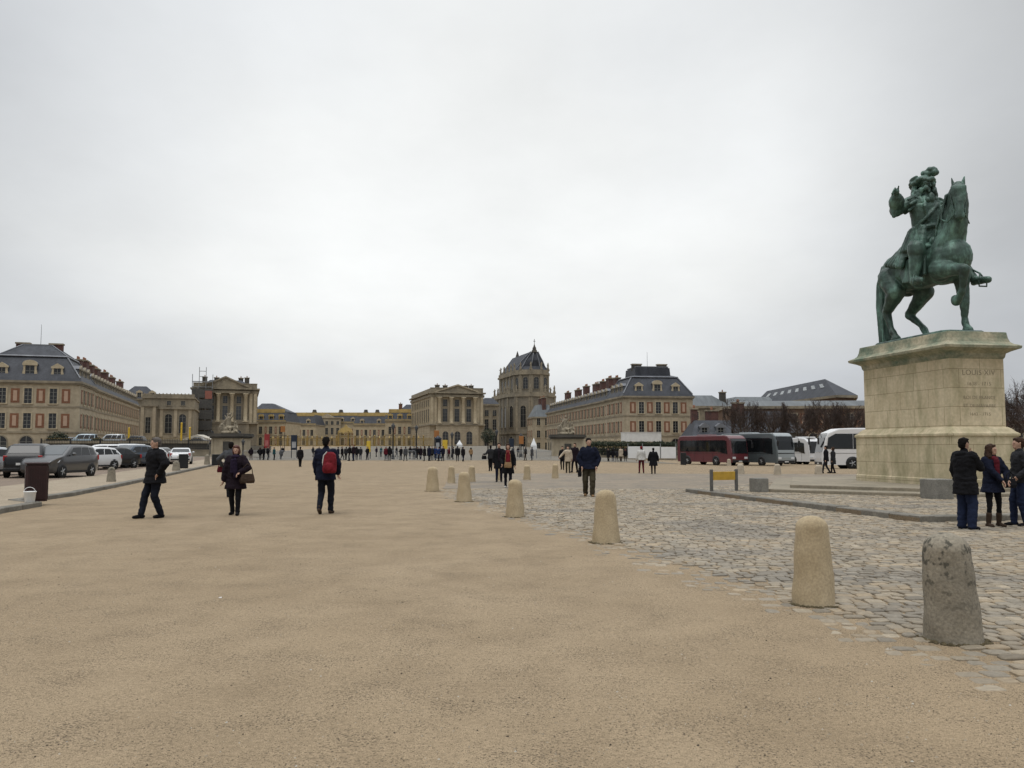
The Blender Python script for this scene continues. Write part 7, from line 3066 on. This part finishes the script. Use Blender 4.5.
# pointed white tents
def tent(label, px, yt, yb, wpx, Y):
    x = xat(px, Y)
    g = gz(x, Y)
    w = wpx * Y / FPX / 2
    t = thing('pointed_tent', label, 'tent', (x, Y, g))
    za_, zb_ = zat(yb, Y) - g, zat(yt, Y) - g
    mb = MB()
    mb.loft([[(u * w * k, v * w * k, z) for u, v in ((-1, -1), (1, -1), (1, 1), (-1, 1))] for k, z in ((1.0, za_), (1.02, za_ + (zb_ - za_) * .35), (.45, za_ + (zb_ - za_) * .7), (.05, zb_))])
    mb.build('canvas', WHITE, t)
    for u in (-1, 1):
        for v in (-1, 1):
            mb = MB()
            mb.tube((u * w * .95, v * w * .95, 0), (u * w * .95, v * w * .95, za_), .05, .05, 6)
            mb.build('leg', IRONG, t)
tent('white pointed tent below the chapel, left of the right gate lodge', 533.7, 438, 449.5, 6.0, 128)
tent('small white pointed tent among the visitors right of the dark kiosk post', 459.5, 440, 447, 5.5, 124)


def lamp(label, px, yt, Y):
    x = xat(px, Y)
    g = gz(x, Y)
    h = zat(yt, Y) - g
    t = thing('street_lamp', label, 'street lamp', (x, Y, g), 0, 'lamp posts before the gates')
    mb = MB()
    mb.lathe([(.22, 0), (.2, .5), (.11, .6), (.08, h - 1.0), (.13, h - .95), (.1, h - .8)], 10)
    mb.build('pole', IRON, t)
    mb = MB()
    mb.lathe([(.12, h - .8), (.26, h - .25), (.24, h - .2)], 6)
    mb.build('lantern', PANE2, t)
    mb = MB()
    mb.lathe([(.3, h - .2), (.12, h - .02), (.04, h + .15), (0, h + .18)], 6)
    mb.build('cap', IRON, t)
for px, yt, Y, lab in ((393, 424, 112, 'black lamp post behind the visitors, left of the right columned pavilion'), (416.3, 426, 124, 'black lamp post at the left edge of the right columned pavilion'),
                       (496.5, 430, 130, 'thin lamp post left of the couple with the red scarf'), (452, 433, 128, 'thin black lamp post below the right columned pavilion'), (521, 434, 135, 'black lamp post behind the orange sign board'),
                       (243, 440, 126, 'short lamp post right of the left gate lodge')):
    lamp(lab, px, yt, Y)


def barrier_mesh():
    mb = MB()
    w, h = 2.3, 1.1
    mb.path([(-w / 2, 0, .08), (-w / 2, 0, h - .1), (-w / 2 + .1, 0, h), (w / 2 - .1, 0, h), (w / 2, 0, h - .1), (w / 2, 0, .08)], .03, 6)
    mb.tube((-w / 2, 0, .2), (w / 2, 0, .2), .022, .022, 6)
    for k in range(1, 18):
        x = -w / 2 + w * k / 18
        mb.tube((x, 0, .2), (x, 0, h), .012, .012, 4, 0, False)
    for x in (-.75, .75):
        mb.box(x - .03, x + .03, -.3, .3, .0, .05)
        mb.tube((x, 0, .04), (x, 0, .2), .02, .02, 5)
    return mb.mesh('crowd_barrier', IRONG)
BMESH = barrier_mesh()
rows = [(252, 300, 'left of the lone walker'), (388, 412, 'by the tall lamp post'), (505, 560, 'below the chapel')]
for a, b, where in rows:
    x, Y, k = xat(a, 110), 110, 0
    while x < xat(b, 110):
        o = link('crowd_barrier', BMESH, None, (x, Y + (k % 2) * .25, gz(x, Y)), R(3 if k % 2 else -3))
        tag(o, 'grey steel crowd barrier, %s from the left of the row %s' % (ORD[k], where), 'crowd barrier', 'steel crowd barriers before the gates')
        x += 2.36
        k += 1

# ------------------------------------------------------------------ stables, houses and trees on the right
BROWNST = mat('brown rendered wall', (0.19, 0.125, 0.085), .9, scale=.4, col2=(.135, .085, .06), fine=.15, fscale=2)
t = thing('stable_block', 'long brick and stone block with a big grey hipped roof behind the bare trees', 'stable building', (0, 0, 0))
pts = [(79, 209), (84, 211), (103, 262), (74.5, 262)]
mb = MB()
mb.prism(pts, -2, 13.6)
mb.build('wall', BROWNST, t)
mb = MB()
mb.prism([(78.6, 208.2), (84.6, 210), (104, 263), (73.5, 263)], 13.6, 14.2)
mb.build('cornice', ST2, t)
def P3(px, py, Y):
    return tuple(at(px, py, Y))
e = [(78.6, 208.2, 14.2), (84.6, 210, 14.2), (104, 263, 14.2), (73.5, 263, 14.2)]
Nn, Ff = P3(825, 379, 223), P3(767, 391, 262)
mb = MB()
mb.add([*e, Nn, Ff], [(0, 1, 4), (1, 2, 5, 4), (2, 3, 5), (3, 0, 4, 5), (3, 2, 1, 0)])
mb.build('roof', SLATE, t)
# skylights along the long slope
A, B_, C_, D_ = Vector(e[0]), Vector(Nn), Vector(Ff), Vector(e[3])
nn = (B_ - A).cross(D_ - A).normalized()
if nn.z < 0:
    nn = -nn
for k in range(8):
    u = (k + .6) / 9
    for v0, v1, sk in ((.50, .72, 1),):
        lo, hi = A.lerp(D_, u), B_.lerp(C_, u)
        lo2, hi2 = A.lerp(D_, u + .045), B_.lerp(C_, u + .045)
        q = [lo.lerp(hi, v0), lo2.lerp(hi2, v0), lo2.lerp(hi2, v1), lo.lerp(hi, v1)]
        mb = MB()
        mb.loft([[tuple(p + nn * d) for p in q] for d in (-.1, .14)])
        mb.build('skylight', glass('skylight glass', (.22, .24, .25), .2), t)

t = thing('stable_range', 'long low brick range with a pale zinc roof behind the row of bare trees', 'stable building', (xat(728, 188), 188, 0), R(-4))
W = 74
mb = MB()
mb.box(0, W, 0, 14, -2, 9.9)
mb.build('wall', BROWNST, t)
mb = MB()
mb.box(-.4, W, -.5, 14.4, 9.9, 10.5)
mb.build('cornice', ST2, t)
mb = MB()
mb.loft([[(-.2, -.3, 10.5), (W, -.3, 10.5), (W, 14.2, 10.5), (-.2, 14.2, 10.5)], [(4, 5, 11.9), (W, 5, 11.9), (W, 9, 11.9), (4, 9, 11.9)]])
mb.build('roof', ZINC, t)
for k in range(18):
    put_win(t, (2.2 + k * 4, 0, 1.0), 0, 1.7, 3.6, True, ST, .12)
    put_win(t, (2.2 + k * 4, 0, 6.4), 0, 1.3, 2.4, False, ST, .12)
    if k:
        o = link('brick_panel', BPM, t, (.2 + k * 4, 0, 6.4), 0)
        o.scale = (.9, 1, .9)

t = thing('rear_house', 'pale stone house with low zinc roofs right of the right palace wing', 'house', (xat(690, 245), 245, 0), R(3))
mb = MB()
mb.box(0, 22, 0, 18, -3, 12.6)
mb.build('wall', ST2, t)
mb = MB()
mb.box(-.4, 22.4, -.4, 18, 12.6, 13.3)
mb.box(-.05, 22, -.12, 0, 8.6, 9.0)
mb.build('cornice', ST2, t)
mb = MB()
mb.loft([[(-.2, -.2, 13.3), (12, -.2, 13.3), (12, 18, 13.3), (-.2, 18, 13.3)], [(2, 5, 16.6), (8, 5, 16.6), (8, 14, 16.6), (2, 14, 16.6)]])
mb.loft([[(12.1, -.2, 13.3), (26, -.2, 13.3), (26, 18, 13.3), (12.1, 18, 13.3)], [(15, 5, 16.2), (25, 5, 16.2), (25, 14, 16.2), (15, 14, 16.2)]])
mb.build('roof', ZINC, t)
for z in (4, 9.4):
    for k in range(6):
        put_win(t, (2 + k * 3.4, 0, z), 0, 1.3, 2.2)
chimney(t, 10.5, 3, 13, 17.2, 1.6, 1.6, STD, 1)
t = thing('slate_house', 'low house with steep slate roofs and brick chimneys behind the dark red coach', 'house', (xat(693, 178), 178, 0), R(2))
mb = MB()
mb.box(0, 9.5, 0, 10, -2, 3.8)
mb.box(9.51, 24, 1.5, 10, -2, 4.6)
mb.build('wall', STD, t)
mb = MB()
mb.loft([[(-.3, -.4, 3.8), (9.6, -.4, 3.8), (9.6, 10, 3.8), (-.3, 10, 3.8)], [(1.5, 3.5, 7.2), (9.0, 3.5, 7.2), (9.0, 7, 7.2), (1.5, 7, 7.2)]])
mb.loft([[(9.62, 1.2, 4.6), (24.3, 1.2, 4.6), (24.3, 10.2, 4.6), (9.62, 10.2, 4.6)], [(10.0, 4.2, 7.6), (22.5, 4.2, 7.6), (22.5, 7, 7.6), (10.0, 7, 7.6)]])
mb.loft([[(9.9, 4.1, 7.6), (22.6, 4.1, 7.6), (22.6, 7.1, 7.6), (9.9, 7.1, 7.6)], [(11, 5, 9.2), (21, 5, 9.2), (21, 6.2, 9.2), (11, 6.2, 9.2)]])
mb.build('roof', SLATE, t)
for x in (2.6, 6.0):
    link('dormer', dormer_mesh(1.1, 1.3, 1.6, False, LEAD), t, (x, .5, 4.3))
for k in range(5):
    put_win(t, (11.2 + k * 2.8, 1.5, .8), 0, 1.1, 2.2)
for x, y, zt_, wx in ((1.8, 6, 9.6, 1.3), (5.6, 6, 9.2, 2.6), (11.0, 5, 10.8, 2.4)):
    chimney(t, x, y, 5, zt_, wx, 1.1, BRICKD, 2)


def bare_tree_mesh(seed, H, trunk_h, hw, hd, tw, flat=True, r0=.22):
    rnd = random.Random(seed)
    tr, cr = MB(), MB()
    tr.path([(0, 0, -.4), (.02, 0, trunk_h * .5), (rnd.uniform(-.06, .06), rnd.uniform(-.06, .06), trunk_h), (0, 0, trunk_h + (H - trunk_h) * .45)], [r0 * 1.2, r0, r0 * .82, r0 * .4], 9)

    def tri(a, b, r):
        d = (b - a).normalized()
        u = d.orthogonal().normalized()
        v = d.cross(u)
        q = [a + u * r, a - u * r * .5 + v * r * .87, a - u * r * .5 - v * r * .87]
        cr.add(q + [b], [(0, 1, 3), (1, 2, 3), (2, 0, 3)])

    def inb(p):
        return Vector((max(-hw, min(hw, p.x)), max(-hd, min(hd, p.y)), min(p.z, H + rnd.uniform(-.25, .25) if flat else p.z)))

    def grow(a, d, ln, r, lev):
        b = inb(a + d * ln)
        if (b - a).length < .12:
            return
        (tr if lev == 0 else cr).tube(a, b, r, r * .55, 5 if lev else 7, 0, True, None, False) if lev < 2 else tri(a, b, r)
        if lev >= tw:
            return
        for _ in range((7, 6, 5, 3)[lev]):
            f = rnd.uniform(.3, 1.0)
            nd = (d + Vector((rnd.gauss(0, .6), rnd.gauss(0, .55), rnd.gauss(.28, .42)))).normalized()
            grow(a.lerp(b, f), nd, ln * rnd.uniform(.45, .68), max(.024, r * .55), lev + 1)
    for k in range(9):
        z = trunk_h + (H - trunk_h) * .42 * k / 8
        a = k * 2.4 + rnd.uniform(-.4, .4)
        d = Vector((math.cos(a) * 1.1, math.sin(a) * .8, rnd.uniform(.5, 1.1))).normalized()
        grow(Vector((0, 0, z)), d, (H - trunk_h) * rnd.uniform(.42, .6), .085, 0)
    return tr.mesh('trunk', BARK), cr.mesh('crown', TWIG)


PLM = [bare_tree_mesh(s, 10.3, 3.0, 2.9, 2.3, 3) for s in (1, 2, 3)]
rt = random.Random(8)
def btree(name, label, pos, ms, group, sc_=(1, 1, 1), rz=0.0):
    t = thing(name, label, 'tree', pos, rz, group)
    t.scale = sc_
    link('trunk', ms[0], t)
    link('crown', ms[1], t)
    return t
k = 0
for row, (Y, a, b) in enumerate(((150, 741, 868), (163, 748, 868))):
    px = a
    n = 0
    while px < b:
        x = xat(px, Y)
        btree('bare_tree', 'bare clipped tree, %s from left in %s row behind the coaches' % (ORD[n], 'front' if row == 0 else 'back'),
              (x, Y + rt.uniform(-.5, .5), gz(x, Y)), PLM[k % 3], 'rows of bare clipped trees behind the coaches', (1, 1, rt.uniform(.94, 1.03)), rt.choice([0, PI]) + rt.uniform(-.2, .2))
        px += 5.0 * FPX / Y * .98
        n += 1
        k += 1
# beyond the pedestal, at the right edge
t = thing('brick_house', 'dark red brick house at the right edge behind the pedestal', 'house', (xat(985, 128), 128, 0), R(-6))
zt_ = zat(403, 128)
mb = MB()
mb.box(0, 22, 0, 12, -2, zt_ - 2.6)
mb.build('wall', BRICKD, t)
mb = MB()
mb.loft([[(-.3, -.3, zt_ - 2.6), (22.3, -.3, zt_ - 2.6), (22.3, 12.3, zt_ - 2.6), (-.3, 12.3, zt_ - 2.6)], [(2, 4, zt_), (20, 4, zt_), (20, 8, zt_), (2, 8, zt_)]])
mb.build('roof', SLATE, t)
for z in (.3, 3.0):
    for k in range(7):
        put_win(t, (1.8 + k * 3, 0, z), 0, 1.2, 1.8, False, ST2)
NT = [bare_tree_mesh(s, 9.8, 2.6, 3.6, 3.4, 3, False, .2) for s in (21, 22)]
for i, (px, Y, lab) in enumerate(((1017, 112, 'bare spreading tree just right of the pedestal by the brick house'), (1034, 104, 'bare spreading tree at the very right edge before the brick house'), (1006, 118, 'bare spreading tree half hidden by the right edge of the pedestal'))):
    x = xat(px, Y)
    btree('spreading_tree', lab, (x, Y, gz(x, Y)), NT[i % 2], 'bare trees right of the pedestal', (.9, .9, .92), i * 2.0)
t = thing('garden_wall', 'low pale stone wall behind the bare trees right of the pedestal', 'wall', (xat(960, 126), 126, 0))
mb = MB()
mb.box(0, 40, 0, .5, -2, .9)
mb.build('wall', ST2, t)
mb = MB()
mb.box(-.1, 40, -.1, .6, .9, 1.05)
mb.build('coping', ST, t)

# ------------------------------------------------------------------ bare woods closing the horizon on either side
rnd = random.Random(31)
mb = MB()
def wood(x0, x1, y0, y1, n):
    for _ in range(n):
        x, y = rnd.uniform(x0, x1), rnd.uniform(y0, y1)
        g = gz(x, y) - .5
        h = rnd.uniform(8, 14)
        mb.tube((x, y, g), (x, y, g + h * .5), .3, .15, 5, 0, False)
        for k in range(26):
            a, e_ = rnd.uniform(0, 2 * PI), rnd.uniform(.3, 1.2)
            z = g + h * rnd.uniform(.25, .75)
            l_ = rnd.uniform(.2, .42) * h
            p = Vector((x, y, z))
            q = p + Vector((math.cos(a) * math.cos(e_), math.sin(a) * math.cos(e_), math.sin(e_))) * l_
            u = Vector((-math.sin(a), math.cos(a), 0)) * .09
            mb.add([p - u, p + u, q], [(0, 1, 2)])
            for j in range(5):
                r_ = p.lerp(q, rnd.uniform(.3, 1))
                s_ = r_ + Vector((rnd.gauss(0, 1), rnd.gauss(0, 1), rnd.gauss(.6, .8))) * h * .09
                mb.add([r_ - u * .6, r_ + u * .6, s_], [(0, 1, 2)])
wood(150, 520, 150, 420, 420)
wood(-520, -170, 150, 420, 420)
wood(-260, 260, 560, 640, 160)
o = mb.build('bare_woods', TWIG)
o['kind'] = 'stuff'

# ------------------------------------------------------------------ loose grit on the nearest gravel
GRIT = attr_stone('loose grit', 0.9)
rnd = random.Random(77)
mb = MB()
cols = []
n = 0
while n < 15000:
    y = 3.6 + 13 * rnd.random() ** 1.7
    x = rnd.uniform(-.66 * y - 1.5, .66 * y + 1.5)
    if x > xedge(y) + .35:
        continue
    dens = noise.noise(Vector((x * .5, y * .8, 9.0)))
    if rnd.random() > .55 + dens * .9:
        continue
    n += 1
    big = rnd.random()
    r = rnd.uniform(.0025, .006) if big < .93 else rnd.uniform(.006, .011)
    k = 5
    a0 = rnd.uniform(0, 6)
    ring = [(x + r * math.cos(a0 + 2 * PI * i / k) * rnd.uniform(.7, 1.3), y + r * math.sin(a0 + 2 * PI * i / k) * rnd.uniform(.7, 1.3), -.001) for i in range(k)]
    b = len(mb.v)
    mb.add(ring + [(x + r * .2, y, r * rnd.uniform(.5, .95))], [(i, (i + 1) % k, k) for i in range(k)])
    t_ = rnd.random()
    c = (.30, .25, .18) if t_ < .45 else ((.15, .115, .08) if t_ < .72 else ((.055, .042, .03) if t_ < .92 else (.42, .39, .33)))
    cols.extend([c] * k)
me = mb.mesh('loose_grit', GRIT)
at_ = me.attributes.new('stone_colour', 'FLOAT_COLOR', 'FACE')
flat = []
for c in cols:
    flat.extend((*c, 1.0))
at_.data.foreach_set('color', flat)
o = link('loose_grit', me)
o['kind'] = 'stuff'
p = gp(220, 598)
mb = MB()
mb.add([(-.016, -.011, .004), (.018, -.008, .004), (.016, .016, .010), (-.013, .016, .005), (0, .003, .009)], [(0, 1, 4), (1, 2, 4), (2, 3, 4), (3, 0, 4)])
tag(mb.build('paper_scrap', WHITE, None, p), 'tiny white paper scrap lying alone on the open gravel', 'litter')
